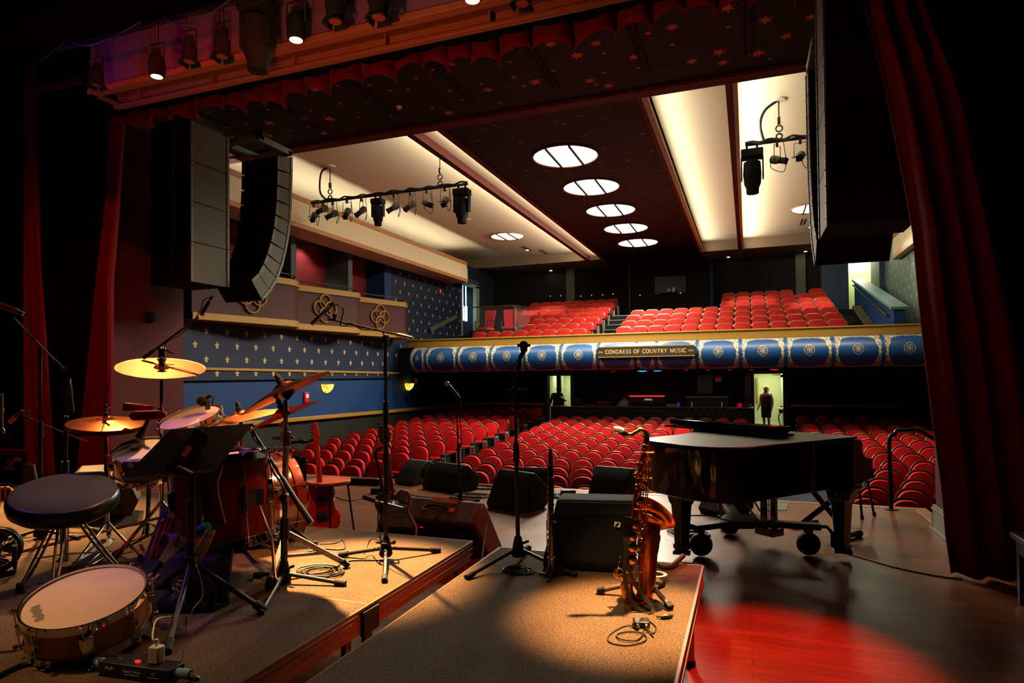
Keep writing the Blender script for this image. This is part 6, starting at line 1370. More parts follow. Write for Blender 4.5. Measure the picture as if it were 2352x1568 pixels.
# bass drum
dB = 4.15; axB = V((.42, .86, .06)).normalized(); cF = W(655, 1138, dB+.18); rB = 103/FPX*dB; hB = .42
t = drum('bass_drum', 'cherry red bass drum facing the audience behind the floor tom', cF-axB*hB, axB, rB, hB, m_redwood, 8, hoop=mat('dark red wooden hoop', (110, 26, 18), .3, coat=.6), hw=.045, head=mat('dark drum front head', (60, 22, 14), .35), rim_up=.02)
b = MB(); Mb = axM(cF-axB*hB, axB)
for k in (.16, hB-.16): b.lathe([(rB*1.002, k-.01), (rB*1.012, k-.008), (rB*1.012, k+.008), (rB*1.002, k+.01)], 48, Mb)
b.build('shell_band', m_chrome, t)
for s_ in (-1, 1):
    sd = axB.cross(V((0, 0, 1))).normalized()*s_; q = cF-axB*.12+sd*rB*.9-V((0, 0, .10)); f = V((q.x, q.y, RT))+sd*.22+axB*.10; b = MB(); b.cyl(q, f+V((0, 0, .01)), .009, n=8); b.cbox(q, (.05, .05, .06)); b.k = 1; b.cyl(f, f+V((0, 0, .04)), .014, n=8); b.build('spur', [m_chrome, m_rubber], t)
# china cymbal, its stand
dC = dg(370, 1250); cC = W(371, 853, dC-.1); nC = ell_n(371, 853, .02, 1, .245)
cymbal('wide china cymbal with an upturned edge, highest at the left', cC, nC, 90/FPX*dC, .08, .2, True, 'china_cymbal')
t = thing('cymbal_stand', 'chrome cymbal stand under the china cymbal', 'cymbal stand', (cC.x, cC.y, RT)); base = V((cC.x, cC.y, RT))
b = MB(); b.cyl(base+V((0, 0, .15)), cC-V((0, 0, .25)), .012, n=10); b.cyl(cC-V((0, 0, .26)), cC-V((0, 0, .0)), .009, n=10); b.cyl(cC-V((0, 0, .28)), cC-V((0, 0, .23)), .02, n=10); b.cyl(cC-V((0, 0, .03)), cC-V((0, 0, .012)), .026, n=12); b.build('tube', m_chrome, t)
for a in (.2, 2.3, 4.4): tri_leg(t, base+V((0, 0, .30)), base+V((.26*math.cos(a), .26*math.sin(a), .01)), .011, m_chrome)
# hi-hat
dH = dg(247, 1258); cH = W(244, 972, dH); nH = ell_n(244, 972, .03, 1, .13); rH = 78/FPX*dH
t = cymbal('top hi-hat cymbal with its clutch on the left of the kit', cH, nH, rH, .15, .2, name='hi_hat_cymbal', nut=False)
cymbal('lower hi-hat cymbal, dark underside showing', cH-nH*.028, -nH, rH, .12, .2, name='hi_hat_cymbal', nut=False)
base = V((cH.x+.01, cH.y, RT)); t = thing('hi_hat_stand', 'chrome hi-hat stand with pedal on the left of the kit', 'cymbal stand', base)
topH = W(249, 880, dH); b = MB(); b.cyl(base+V((0, 0, .12)), V((cH.x, cH.y, cH.z-.06)), .014, n=10); b.cyl(base+V((0, 0, .3)), base+V((0, 0, .34)), .022, n=10); b.cyl(V((cH.x, cH.y, cH.z-.08)), V((cH.x, cH.y, cH.z-.05)), .03, .022, n=12); b.build('tube', m_chrome, t)
b = MB(); b.cyl(V((cH.x, cH.y, cH.z-.05)), topH, .0035, n=6); b.build('pull_rod', m_chrome, t)
b = MB(); q = cH+nH*.04; b.lathe([(.014, .0), (.014, .03), (.008, .034), (.008, .05), (.012, .055), (.012, .075), (.004, .08)], 12, MX.Translation(q)); b.bar(q+V((0, 0, .06)), q+V((.05, 0, .075)), .012, .008); b.build('clutch', m_chrome, t)
for f in (G(165, 1310), G(330, 1290), G(250, 1225)): tri_leg(t, base+V((0, 0, .17)), f+V((0, 0, .012)), .010, m_chrome)
b = MB(); pa = G(250, 1268); pb = G(178, 1310); b.bar(pa+V((0, 0, .08)), pb+V((0, 0, .02)), .085, .012); b.bar(pa+V((0, 0, .01)), pb+V((0, 0, .008)), .09, .01); b.build('pedal', m_steel, t, bevel=.004)
# crash cymbals and the grey stand
dK = 3.45
cK = W(657, 902, dK); nK = ell_n(657, 902, -.475, .88, .05); t = cymbal('crash cymbal tilted steeply, the higher of the two edge-on ones', cK, nK, 108/FPX*dK, .17, .23, name='crash_cymbal')
cL = W(655, 954, dK+.05); nL = ell_n(655, 954, -.42, .9, .10); cymbal('crash cymbal with a bent edge, the lower of the two edge-on ones', cL, nL, 92/FPX*dK, .15, .23, name='crash_cymbal')
cM = W(553, 962, dK+.45); nM = ell_n(553, 962, -.22, .97, .07); cymbal('flat ride cymbal behind the music stand', cM, nM, 100/FPX*(dK+.45), .14, .2, name='ride_cymbal')
base = W(655, 1290, dK+.02); base.z = RT; topS = W(657, 905, dK); t = thing('cymbal_stand', 'grey double-braced cymbal stand right of the floor tom', 'cymbal stand', base)
b = MB(); b.cyl(V((base.x, base.y, RT+.12)), W(656, 1010, dK+.01), .0165, n=14); b.build('lower_tube', m_dirtpurple, t)
b = MB(); b.cyl(W(656, 1020, dK+.01), W(656, 918, dK), .012, n=12); b.build('upper_tube', m_dirtpurple, t)
b = MB(); q = W(656, 1006, dK); b.cyl(q-V((0, 0, .045)), q+V((0, 0, .035)), .026, n=14); b.bar(q, q-CR*.07, .02, .02); b.bar(q+V((0, 0, .01)), q+CR*.045, .014, .014); b.build('clamp', m_steel, t, bevel=.003)
b = MB(); q = W(656, 912, dK); b.cyl(q, W(670, 895, dK-.01), .022, n=12); b.cyl(W(664, 904, dK), cK+nK*.05, .007, n=8); b.build('tilter', m_blk, t)
b = MB(); b.tube([W(652, 985, dK+.02), W(644, 975, dK+.03), cL-nL*.02], .008, 8); b.build('second_arm', m_chrome, t)
hub = W(657, 1222, dK+.02)
for fx, fy in ((617, 1352), (800, 1303), (560, 1262)):
    f = G(fx, fy); b = MB(); b.bar(hub, f+V((0, 0, .015)), .03, .012, CF); b.bar(V((hub.x, hub.y, hub.z-.13)), hub.lerp(f, .58), .018, .008, CF); b.k = 1; b.bar(f+V((0, 0, .02))+(hub-f).normalized()*.04, f+V((0, 0, .008)), .034, .03); b.build('leg', [m_dirtpurple, m_rubber], t, bevel=.003)
dM = dK+.45; base = V((cM.x, cM.y, RT)); t = thing('cymbal_stand', 'chrome cymbal stand under the flat ride cymbal', 'cymbal stand', base); b = MB(); b.cyl(base+V((0, 0, .2)), cM, .011, n=8); b.build('tube', m_chrome, t)
for a in (.9, 3.0, 5.1): tri_leg(t, base+V((0, 0, .28)), base+V((.24*math.cos(a), .24*math.sin(a), .01)), .010, m_chrome)
# wood block and jam block
a, c = W(287, 934, dC-.1), W(342, 936, dC-.06); b = MB(); d_ = (c-a).normalized(); s_ = d_.cross(CF).normalized()
b.loft([[p+s_*y*k+CF*x*k for y, x in ((-.022, -.02), (.022, -.02), (.022, .02), (-.022, .02))] for p, k in ((a, 1.15), (a.lerp(c, .7), .8), (c, .62))]); b.k = 1; b.loft([[a-d_*.001+s_*y+CF*x for y, x in ((-.020, -.017), (.020, -.017), (.020, .017), (-.020, .017))], [a+d_*.0005+s_*y+CF*x for y, x in ((-.020, -.017), (.020, -.017), (.020, .017), (-.020, .017))]]); b.k = 0; b.bar(c, c+d_*.035, .03, .03)
tag(b.build('cowbell', [mat('worn bronze cowbell', (140, 70, 40), .35, .7, noise=.3, nscale=30), m_blkmatte], bevel=.004), 'tapered bronze cowbell on the china cymbal stand', 'cowbell')
a, c = W(298, 955, dC-.15), W(382, 952, dC-.12); d_ = (c-a).normalized(); b = MB(); e_ = d_.cross(CF).normalized()
b.loft([[p+e_*y*k+CF*x*k for y, x in ((-.028, -.025), (.028, -.025), (.028, .025), (-.028, .025))] for p, k in ((a, .35), (a.lerp(c, .14), 1), (a.lerp(c, .82), 1), (c, .45))]); b.k = 1; b.loft([[a.lerp(c, f)-CF*.0258+e_*y for f, y in ((.18, -.016), (.78, -.016), (.76, .014), (.2, .014))], [a.lerp(c, f)-CF*.020+e_*y for f, y in ((.18, -.016), (.78, -.016), (.76, .014), (.2, .014))]])
tag(b.build('jam_block', [mat('bright red plastic', (205, 20, 34), .4), mat('dark red slot', (110, 12, 20), .5)], bevel=.004), 'bright red plastic block below the cowbell', 'jam block')
b = MB(); q0 = W(365, 946, dC-.1); b.cyl(q0, cC-V((0, 0, .30)), .006, n=6); b.cyl(W(352, 936, dC-.08), cC-V((0, 0, .26)), .006, n=6); tag(b.build('percussion_holder', m_chrome), 'chrome rods that hold the cowbell and red block', 'holder')
# ---------------------------------------------------------------- drum throne
dO = dg(140, 1322); cO = W(148, 1140, dO); rO = 110/FPX*dO; nO = ell_n(148, 1140, -.04, 1, .30)
t = thing('drum_throne', 'round black drum stool with grey cloth top at the near left', 'stool', (cO.x, cO.y, RT)); M = axM(cO, nO)
b = MB(); b.lathe([(.001, -.075), (rO*.88, -.075), (rO*.98, -.05), (rO, -.02), (rO*.98, .015), (rO*.93, .03)], 48, M); b.build('cushion_side', m_leather, t, smooth=70)
b = MB(); b.lathe([(rO*.93, .03), (rO*.8, .040), (rO*.4, .036), (.001, .034)], 48, M); b.build('cushion_top', m_cloth_top, t, smooth=70)
base = V((cO.x, cO.y, RT)); b = MB(); b.cyl(base+V((0, 0, .08)), base+V((0, 0, .36)), .021, n=14); b.build('lower_tube', m_chrome, t); b = MB(); b.cyl(base+V((0, 0, .34)), cO-nO*.07, .016, n=12); b.cyl(base+V((0, 0, .345)), base+V((0, 0, .375)), .027, n=12); b.build('post', m_steel, t)
for fx, fy in ((47, 1362), (292, 1335), (122, 1378)):
    f = G(fx, fy); up = V((0, 0, 1)); h0 = base+V((0, 0, .30)); o = (f-base); o.z = 0; b = MB()
    for s_ in (-.014, .014):
        w_ = V((-o.y, o.x, 0)).normalized()*s_; b.tube(spline([h0+w_, h0+o*.22+V((0, 0, .01))+w_, base+o*.6+V((0, 0, .16))+w_, f+V((0, 0, .02))+w_*.5], 5), .0075, 6)
    b.bar(base+V((0, 0, .12)), base+o*.62+V((0, 0, .145)), .016, .006); b.k = 1; b.cyl(f+V((0, 0, .05)), f, .018, .024, n=10); b.build('leg', [m_chrome, m_rubber], t)
# ---------------------------------------------------------------- music stand
dD = dg(436, 1402); base = G(436, 1402); hub = W(438, 1300, dD)
t = thing('music_stand', 'black music stand seen from behind, with a red label on its post', 'music stand', base)
quad = [W(283, 1096, dD-.10), W(497, 1075, dD+.08), W(584, 972, dD+.26), W(392, 986, dD+.06)]
n_ = (quad[1]-quad[0]).cross(quad[3]-quad[0]).normalized(); n_ = -n_ if n_.dot(CF) > 0 else n_
b = MB(); b.loft([[p+n_*.0 for p in quad], [p-n_*.004 for p in quad]]); b.build('desk', mat('bronze black desk sheet', (46, 36, 26), .55, .2, .4), t)
qa, qb = quad[0], quad[1]; lipd = -n_; b = MB(); b.loft([[qa, qb, qb+lipd*.055, qa+lipd*.055], [p-V((0, 0, .003)) for p in (qa, qb, qb+lipd*.055, qa+lipd*.055)]]); b.build('lip', mat('grey green lip sheet', (80, 80, 66), .6), t)
c0, c1 = quad[0].lerp(quad[1], .52)+n_*.018, quad[3].lerp(quad[2], .40).lerp(quad[0].lerp(quad[1], .52), .12)+n_*.018
b = MB(); b.bar(c0.lerp(c1, -.02), c1, .07, .035, n_); b.build('pivot_housing', m_blkmatte, t, bevel=.008)
b = MB(); q = c0.lerp(c1, .46)+n_*.019; d_ = (c1-c0).normalized(); b.bar(q-d_*.028, q+d_*.028, .024, .003, n_); plab(b.build('sticker', mat('red sticker', (190, 50, 40), .6), t), 'small red sticker')
topP = W(443, 1085, dD-.0); b = MB(); b.cyl(hub, W(441, 1150, dD), .0225, n=16); b.build('post', m_blk, t); b = MB(); b.cyl(W(441, 1155, dD), topP, .015, n=14); b.cyl(topP-V((0, 0, .02)), c0.lerp(c1, .1), .02, n=10); b.build('upper_post', m_blk, t)
b = MB(); b.cyl(hub-V((0, 0, .02)), hub+V((0, 0, .055)), .033, n=14); b.cyl(hub+V((0, 0, .02)), W(436, 1408, dD)+V((0, 0, .02)), .018, n=12); b.bar(hub+CR*.03, hub+CR*.06, .02, .016); b.build('collar', m_blk, t, bevel=.003)
for fx, fy in ((384, 1502), (606, 1408), (320, 1392)): tri_leg(t, hub+V((0, 0, .02)), G(fx, fy)+V((0, 0, .016)), .0125)
pm = W(433, 1192, dD)-ray(433, 1192).normalized()*.0235; xr = V((0, 0, 1)); yr = -CR; zr = -CF
tx = text('MUSIC STD', 'post_lettering', m_redprint, .040, basis(pm, xr, yr, xr.cross(yr)), t, .0006)
# ---------------------------------------------------------------- stick bag with sticks
dG_ = dg(420, 1385); t = thing('stick_bag', 'open black stick bag leaning behind the music stand', 'bag', G(420, 1390))
q = [W(300, 1385, dG_-.02), W(520, 1385, dG_-.05), W(540, 1190, dG_+.20), W(375, 1165, dG_+.24)]
q[0].z = q[1].z = RT+.01
b = MB(); m_bag = mat('black nylon bag', (16, 14, 18), .8)
b.surf(lambda u, v: q[0].lerp(q[1], u).lerp(q[3].lerp(q[2], u), v)+CF*(-.05*math.sin(PI*u)*math.sin(PI*min(1, v*1.1))+.02*math.sin(u*9)), 14, 10); b.build('pouch', m_bag, t, solid=.03)
b = MB(); b.surf(lambda u, v: q[0].lerp(q[1], .1+.85*u).lerp(q[3].lerp(q[2], .1+.85*u), .0+.62*v)+CF*(-.075-.02*math.sin(PI*u)), 10, 6); b.build('front_pocket', m_bag, t, solid=.008)
b = MB(); pts = [W(395, 1368, dG_-.13), W(402, 1358, dG_-.13), W(396, 1350, dG_-.13), W(408, 1352, dG_-.13), W(404, 1340, dG_-.13), W(415, 1346, dG_-.13), W(409, 1334, dG_-.13), W(420, 1334, dG_-.13)]
b.tube(spline(pts, 5), .0028, 5); b.tube(spline([W(396, 1340, dG_-.13), W(402, 1352, dG_-.13), W(414, 1358, dG_-.13)], 5), .0024, 5); plab(b.build('scribble', m_purplewood, t), 'pale handwritten scribble on the pocket')
def stick(lab, a, c, r, m_, grp, tip=True, name='drum_stick'):
    a, c = V(a), V(c); d_ = (c-a).normalized(); L_ = (c-a).length; b = MB()
    b.tube([a, a+d_*.006, a+d_*L_*.7, a+d_*(L_-.03), a+d_*(L_-.022), a+d_*(L_-.008), c], [r*.8, r, r, r*.55, r*.75, r*.75, r*.3], 10); return tag(b.build(name, m_), lab, 'drum stick', grp)
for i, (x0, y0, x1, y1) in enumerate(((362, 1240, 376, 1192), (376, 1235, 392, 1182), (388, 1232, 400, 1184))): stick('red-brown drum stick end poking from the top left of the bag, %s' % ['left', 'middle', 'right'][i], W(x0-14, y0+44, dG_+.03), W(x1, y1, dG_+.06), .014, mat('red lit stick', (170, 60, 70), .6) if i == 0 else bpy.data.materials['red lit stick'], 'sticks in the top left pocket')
for i, (x0, y0, x1, y1) in enumerate(((452, 1262, 478, 1216), (459, 1266, 486, 1220), (468, 1267, 494, 1217))): stick('drum stick standing in the right pocket of the bag, %s' % ['left', 'middle', 'right'][i], W(x0-16, y0+30, dG_-.02), W(x1, y1, dG_-.0), .010, m_stick, 'sticks in the right pocket')
for i, (px, py) in enumerate(((463, 1218), (472, 1212))):
    c = W(px, py, dG_+.05); b = MB(); b.cyl(c, c+(W(430, 1290, dG_+.0)-c)*.9, .006, n=8); b.k = 1; b.ball(c, .028, 14); tag(b.build('mallet', [m_stick, mat('blue felt', (30, 84, 140), .9) if i == 0 else m_teal]), ['blue', 'teal green'][i]+' felt mallet head in the stick bag', 'mallet', 'felt mallets')
b = MB()
c0, c1 = W(372, 1290, dG_-.08), W(418, 1232, dG_-.03); d_ = (c1-c0).normalized(); s_ = d_.cross(CF).normalized()
for k in range(11): f = (k-5)/5; b.tube([c0+s_*f*.012, c1+s_*f*.034+CF*.004*(k % 2)], .0035, 6)
b.k = 1; b.cyl(c0, c0+(c0-c1)*.9, .012, .010, n=10); tag(b.build('drum_brush', [m_purplewood, m_blkmatte]), 'pair of pale drum brushes lying across the stick bag, spread ends up', 'drum brush')
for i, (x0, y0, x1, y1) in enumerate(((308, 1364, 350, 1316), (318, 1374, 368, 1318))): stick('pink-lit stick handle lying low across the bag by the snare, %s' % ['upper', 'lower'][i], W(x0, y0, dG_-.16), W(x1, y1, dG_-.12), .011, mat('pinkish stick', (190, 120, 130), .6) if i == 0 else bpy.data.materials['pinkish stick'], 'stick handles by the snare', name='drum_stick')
c0 = W(384, 1238, dG_-.02); b = MB(); b.surf(lambda u, v: W(362+u*42+v*10, 1258-v*34+u*4, dG_-.03+.02*math.sin(u*5)), 6, 4); tag(b.build('chamois', mat('purple grey cloth', (120, 92, 120), .9), solid=.006), 'pale purple cloth flap over the top left of the stick bag', 'cloth')
# ---------------------------------------------------------------- power strip, charger, cables at the near edge
dP = dg(300, 1550); a, c = G(226, 1552), G(388, 1575); e = (c-a); e.z = 0; wP = e.length; e = e.normalized(); n = V((-e.y, e.x, 0)); dpt = .075; hP = .052
t = thing('power_strip', 'black metal power strip with white print at the near left', 'power strip', a.lerp(c, .5))
def ps(x, y, z): return a+e*x+n*y+V((0, 0, z))
b = MB(); b.loft([[ps(x, y, z) for x, y in ((0, 0), (wP, 0), (wP, dpt), (0, dpt))] for z in (0, hP)]); b.build('housing', mat('black powder strip', (16, 14, 13), .45), t, bevel=.003)
for i in range(3):
    for k in range(3): b = MB(); b.bar(ps(wP*(.14+.2*i)+.012*k, .03+.006*(k % 2), hP+.001), ps(wP*(.14+.2*i)+.012*k, .038+.006*(k % 2), hP+.001), .004, .003); b.build('socket_slot', m_label if k else m_blkmatte, t)
b = MB(); q = ps(wP*.47, .03, hP+.003); b.cbox(q, (.016, .012, .006)); plab(b.build('switch', emat('red switch glow', (255, 40, 30), 1.5), t), 'red glowing switch')
def pst(s_, x, z, size): text(s_, 'print', m_ink, size, basis(ps(x, -.0006, z), e, (0, 0, 1), -n), t, .0004)
pst('ProX', wP*.16, hP*.62, .017); pst('Power Center', wP*.48, hP*.58, .0135); pst('POWER DISTRIBUTION BOX', wP*.48, hP*.36, .005); pst('CE', wP*.78, hP*.60, .013)
pst('CONFORMS TO UL STD', wP*.78, hP*.36, .0045)
for x, s_ in ((0, -1), (wP, 1)):
    b = MB(); q = ps(x, dpt*.5, hP*.55); b.cyl(q, q+e*s_*.022, .017, n=16); b.k = 1; b.cyl(q+e*s_*.022, q+e*s_*.055, .019, .016, n=16); b.build('power_plug', [m_blueplug if s_ > 0 else m_whiteplastic, m_blueplug], t)
q = ps(0, dpt*.5, hP*.55)-e*.05; lying_cable('power_cable', 'thick black power cable running left from the power strip', [q, q-e*.05+V((0, 0, -.012)), G(120, 1530)+V((0, 0, .01)), G(60, 1530)+V((0, 0, .01)), G(0, 1556)+V((0, 0, .01)), G(-60, 1590)+V((0, 0, .01))], .0085)
q1, q2 = G(150, 1527)+V((0, 0, .012)), G(85, 1530)+V((0, 0, .012)); b = MB(); b.cyl(q1, q2, .0105, n=10); tag(b.build('tape_wrap', m_tape), 'worn pale tape wrapped round the power cable', 'tape')
q = ps(wP, dpt*.5, hP*.55)+e*.05; lying_cable('power_cable', 'thick brown power cable leaving the right end of the power strip', [q, q+e*.04-n*.005+V((0, 0, -.008)), G(440, 1562)+V((0, 0, .01)), G(455, 1600)+V((0, 0, .01))], .0095, mat('brown cable', (60, 34, 22), .5))
t = thing('usb_charger', 'white plug charger standing on the power strip', 'charger', ps(wP*.72, dpt*.5, hP)); q = ps(wP*.70, dpt*.55, hP)
b = MB(); b.loft([[q+e*x+n*y+V((0, 0, z)) for x, y in ((-.022, -.017), (.022, -.017), (.022, .017), (-.022, .017))] for z in (0, .062)]); b.build('housing', m_whiteplastic, t, bevel=.006, seg=3)
b = MB(); b.cyl(q+V((0, 0, .062)), q+V((0, 0, .085)), .006, n=10); b.build('usb_plug', m_whiteplastic, t)
d0 = dep(q); lying_cable('charging_cable', 'thin white charging cable rising from the charger to the floor tom', [q+V((0, 0, .08)), W(350, 1465, d0), W(358, 1425, d0+.15), W(385, 1416, d0+.3), W(432, 1416, dD-.06), W(446, 1395, dD-.05), W(465, 1370, dD-.04), W(462, 1330, dD-.04), W(450, 1297, dD-.035), G(470, 1362)+V((0, 0, .02)), G(505, 1352)+V((0, 0, .02)), W(528, 1292, 3.25), W(520, 1215, 3.12), W(500, 1120, 3.10), W(511, 1075, 3.12), W(513, 1052, 3.15)], .0028, mat('white cable', (214, 200, 190), .5))
lying_cable('signal_cable', 'thin black lead on the carpet at the lower left edge', [G(-30, 1498)+V((0, 0, .006)), G(20, 1498)+V((0, 0, .006)), G(48, 1492)+V((0, 0, .008))], .004)
b = MB(); q1, q2 = G(30, 1493)+V((0, 0, .012)), G(62, 1487)+V((0, 0, .012)); b.cyl(q1, q2, .011, .009, n=10); b.k = 1; b.bar(q2, q2+(q2-q1)*.35, .03, .02); tag(b.build('cable_connector', [m_blk, m_steel]), 'loose black connector on the carpet left of the snare', 'connector')
# ---------------------------------------------------------------- microphone stands on the near platforms
hb = G(886, 1285); d1 = dep(hb); hub = W(886, 1258, d1); topM = W(886, 778, d1)
t = mic_stand('tall black boom microphone stand in the bright pool of light', hub, [G(1008, 1268), G(883, 1337), G(782, 1278)], topM, sleeve=.66)
b = MB(); b.cyl(topM-V((0, 0, .03)), topM+V((0, 0, .02)), .018, n=10); b.cyl(topM-CF*.03, topM+CF*.03, .012, n=8); b.build('boom_pivot', m_blk, t)
bA, bB = W(757, 733, d1-.12), W(946, 776, d1+.05); b = MB(); b.cyl(bA, bB, .0065, n=10); b.build('boom_arm', m_blk, t)
b = MB(); b.cyl(bB.lerp(bA, .19), bB, .013, .012, n=12); b.build('counterweight', m_steel, t)
b = MB(); q = bA.lerp(bB, .06); b.cyl(q, q+V((0, 0, .035)), .008, n=8); b.cyl(q+V((0, 0, .02)), q+V((0, 0, .035)), .014, n=10); b.cyl(bA-CR*.01, bA.lerp(bB, .02), .01, n=8); b.build('mic_clip', m_blk, t)
pencil_mic('slim brass-lit condenser microphone on the tall boom in front of the boxes', W(716, 745, d1-.13), W(757, 704, d1-.12), .0115, m_steel, [W(758, 703, d1-.12), W(765, 700, d1-.12), W(783, 702, d1-.12), W(788, 715, d1-.12), W(783, 738, d1-.12), W(783, 748, d1-.11), W(795, 747, d1-.09), W(808, 742, d1-.08), W(826, 754, d1-.06), W(845, 758, d1-.05), W(868, 755, d1-.02), W(884, 776, d1), W(882, 850, d1-.012), W(890, 960, d1-.014), W(876, 1090, d1-.01), W(868, 1200, d1-.02), W(876, 1245, d1-.05), G(880, 1262)+V((0, 0, .02))])
b = MB(); b.ring(hub+V((0, 0, .03)), .055, .005, (0, .2, 1), 26, 6); b.tube(spline([hub+V((.05, 0, .03)), hub+V((-.03, -.05, .06)), G(850, 1272)+V((0, 0, .08)), G(836, 1280)+V((0, 0, .02))], 6), .004, 6); tag(b.build('coiled_lead', m_cable), 'lead looped round the base of the tall boom stand', 'cable')
hb = G(1190, 1290); d2 = dep(hb); hub = W(1190, 1258, d2); topM = W(1183, 900, d2)
t = mic_stand('black microphone stand on the narrow platform, round-headed microphone on top', hub, [G(1073, 1330), G(1320, 1325), G(1215, 1262)], topM, sleeve=.62)
b = MB(); b.cyl(topM, W(1196, 815, d2), .012, n=10); b.cyl(topM-V((0, 0, .05)), topM+V((0, 0, .03)), .02, n=10); b.bar(topM+CR*-.05, topM+CR*.05, .02, .03); b.build('boom_pivot', m_rubber, t)
t = thing('microphone', 'round dark studio microphone in silhouette against the balcony front', 'microphone', W(1200, 795, d2)); c = W(1203, 793, d2)
b = MB(); b.ball(c, .026, 18, (1, 1, 1.05)); b.ball(c-CU*.022, .022, 12); b.build('capsule', m_grille, t); b = MB(); b.ring(c+CU*.002, .027, .006, CU, 22, 6); b.bar(c-CR*.038, c-CR*.022, .016, .016); b.bar(c+CR*.022, c+CR*.038, .016, .016); b.build('ring', m_blkmatte, t); b = MB(); b.cyl(c-CU*.03, W(1196, 820, d2), .014, .012, n=12); b.build('body', m_blkmatte, t)
b = MB(); b.ring(W(1203, 877, d2), .042, .0028, CF, 36, 6); b.tube(spline([W(1194, 822, d2-.01), W(1178, 840, d2-.02), W(1176, 870, d2-.02), W(1190, 892, d2-.01), W(1178, 905, d2-.02), W(1174, 935, d2-.02), W(1184, 950, d2-.02), W(1188, 1000, d2-.014), W(1185, 1100, d2-.012), W(1192, 1200, d2-.014), W(1186, 1245, d2-.05), G(1170, 1282)+V((0, 0, .03))], 6), .0035, 6); tag(b.build('looped_lead', m_cable), 'lead looped in a ring on the second microphone stand', 'cable')
lying_cable('coiled_lead', 'black lead coiled on the narrow platform below its microphone stand', [hub+V((.03, -.05, -.02))]+[q for q in coil(G(1190, 1312), .07, 3, RT, 5)], .004)
# vocal microphone on a straight stand at the stage edge
hb = F(1057, 1152); d3 = dep(hb); hub = W(1057, 1146, d3); t = mic_stand('thin straight microphone stand at the stage edge with a vocal microphone', hub, [hb+V((.22, .1, 0)), hb+V((-.2, .12, 0)), hb+V((.02, -.2, 0))], W(1048, 905, d3), sleeve=.5)
pa, pb = W(1027, 881, d3), W(1046, 902, d3); t = thing('microphone', 'handheld vocal microphone with a pale ball grille at the stage edge', 'microphone', pb); b = MB(); b.ball(pa, .034, 16); b.build('ball_grille', mat('pinkish mic grille', (190, 150, 134), .4, .5), t); b = MB(); b.cyl(pa.lerp(pb, .2), pb+(pb-pa)*.4, .024, .014, n=14); b.build('body', m_blk, t)
lying_cable('microphone_cable', 'lead wound down the thin vocal microphone stand', [pb+(pb-pa)*.4, W(1058, 920, d3), W(1056, 960, d3-.03), W(1060, 1000, d3-.03), W(1054, 1040, d3-.03), W(1058, 1100, d3-.03), W(1060, 1148, d3-.06)], .006)
# drum boom stand in front of the floor tom
hb = G(652, 1338); d4 = dep(hb); hub = W(652, 1316, d4); pv = W(655, 1140, d4); t = mic_stand('black boom stand standing in front of the bass drum', hub, [G(790, 1345), G(600, 1412), G(588, 1325)], pv, sleeve=.6, r=.013)
b = MB(); b.cyl(pv-CF*.035, pv+CF*.035, .020, n=12); b.build('boom_pivot', m_blk, t); b = MB(); b.cyl(W(573, 978, d4+.25), W(676, 1142, d4-.02), .0085, n=10); b.cyl(W(648, 1098, d4+.04), W(690, 1165, d4-.05), .013, n=12); b.build('boom_arm', m_blk, t); b = MB(); b.cyl(W(686, 1158, d4-.04), W(716, 1202, d4-.10), .015, n=12); b.build('counterweight', mat('brown boom grip', (74, 54, 40), .5), t)
lying_cable('microphone_cable', 'lead wrapped along the drum boom', [W(573, 978, d4+.24), W(585, 1010, d4+.20), W(610, 1040, d4+.12), W(628, 1085, d4+.05), W(650, 1120, d4-.02), W(652, 1200, d4-.03), W(648, 1280, d4-.03)], .006)
# overhead microphone above the china cymbal
dA_ = dC+.05; t = thing('microphone_stand', 'black boom stand rising behind the china cymbal', 'microphone stand', V((cC.x, cC.y+.1, RT))); pv = W(371, 800, dA_)
b = MB(); b.cyl(V((pv.x, pv.y, RT)), pv, .010, n=10); b.build('post', m_blk, t); b = MB(); b.cyl(pv-V((0, 0, .09)), pv, .018, n=10); b.cyl(pv-CF*.03, pv+CF*.03, .013, n=8); b.cyl(pv, W(398, 812, dA_), .006, n=6); b.build('boom_pivot', m_blk, t)
b = MB(); b.cyl(W(330, 822, dA_-.05), W(456, 728, dA_+.1), .0075, n=10); b.build('boom_arm', m_blk, t); b = MB(); b.cyl(W(328, 823, dA_-.05), W(352, 805, dA_-.02), .012, n=10); b.build('counterweight', m_rubber, t)
for a in (.4, 2.5, 4.6): tri_leg(t, V((pv.x, pv.y, RT+.10)), V((pv.x+.3*math.cos(a), pv.y+.3*math.sin(a), RT+.012)), .010)
pencil_mic('slim overhead microphone with a red ring above the china cymbal', W(462, 722, dA_+.10), W(482, 690, dA_+.12), .012, m_blk, [W(483, 689, dA_+.12), W(480, 684, dA_+.12), W(468, 690, dA_+.12), W(460, 712, dA_+.11), W(440, 745, dA_+.08), W(410, 770, dA_+.05), W(380, 790, dA_+.01), W(378, 830, dA_-.01)])
b = MB(); q = W(463, 724, dA_+.10); b.cyl(q, W(466, 718, dA_+.10), .0135, n=12); tag(b.build('mic_ring', m_fireRed), 'red ring on the overhead microphone', 'ring')
# clip microphone on the rack tom
t = thing('clip_microphone', 'small black clip microphone on the rack tom rim', 'microphone', W(470, 915, dR)); c = W(464, 920, dR+.03); b = MB(); b.ball(c, .030, 14, (1, 1, 1.1)); b.build('capsule', m_grille, t); b = MB(); b.cyl(c, W(484, 908, dR+.05), .015, .011, n=12); b.tube(spline([W(484, 908, dR+.05), W(490, 912, dR+.05), W(487, 932, dR+.04)], 5), .004, 6); b.bar(W(476, 920, dR+.03), W(478, 940, dR+.02), .022, .018); b.build('body', m_blk, t)
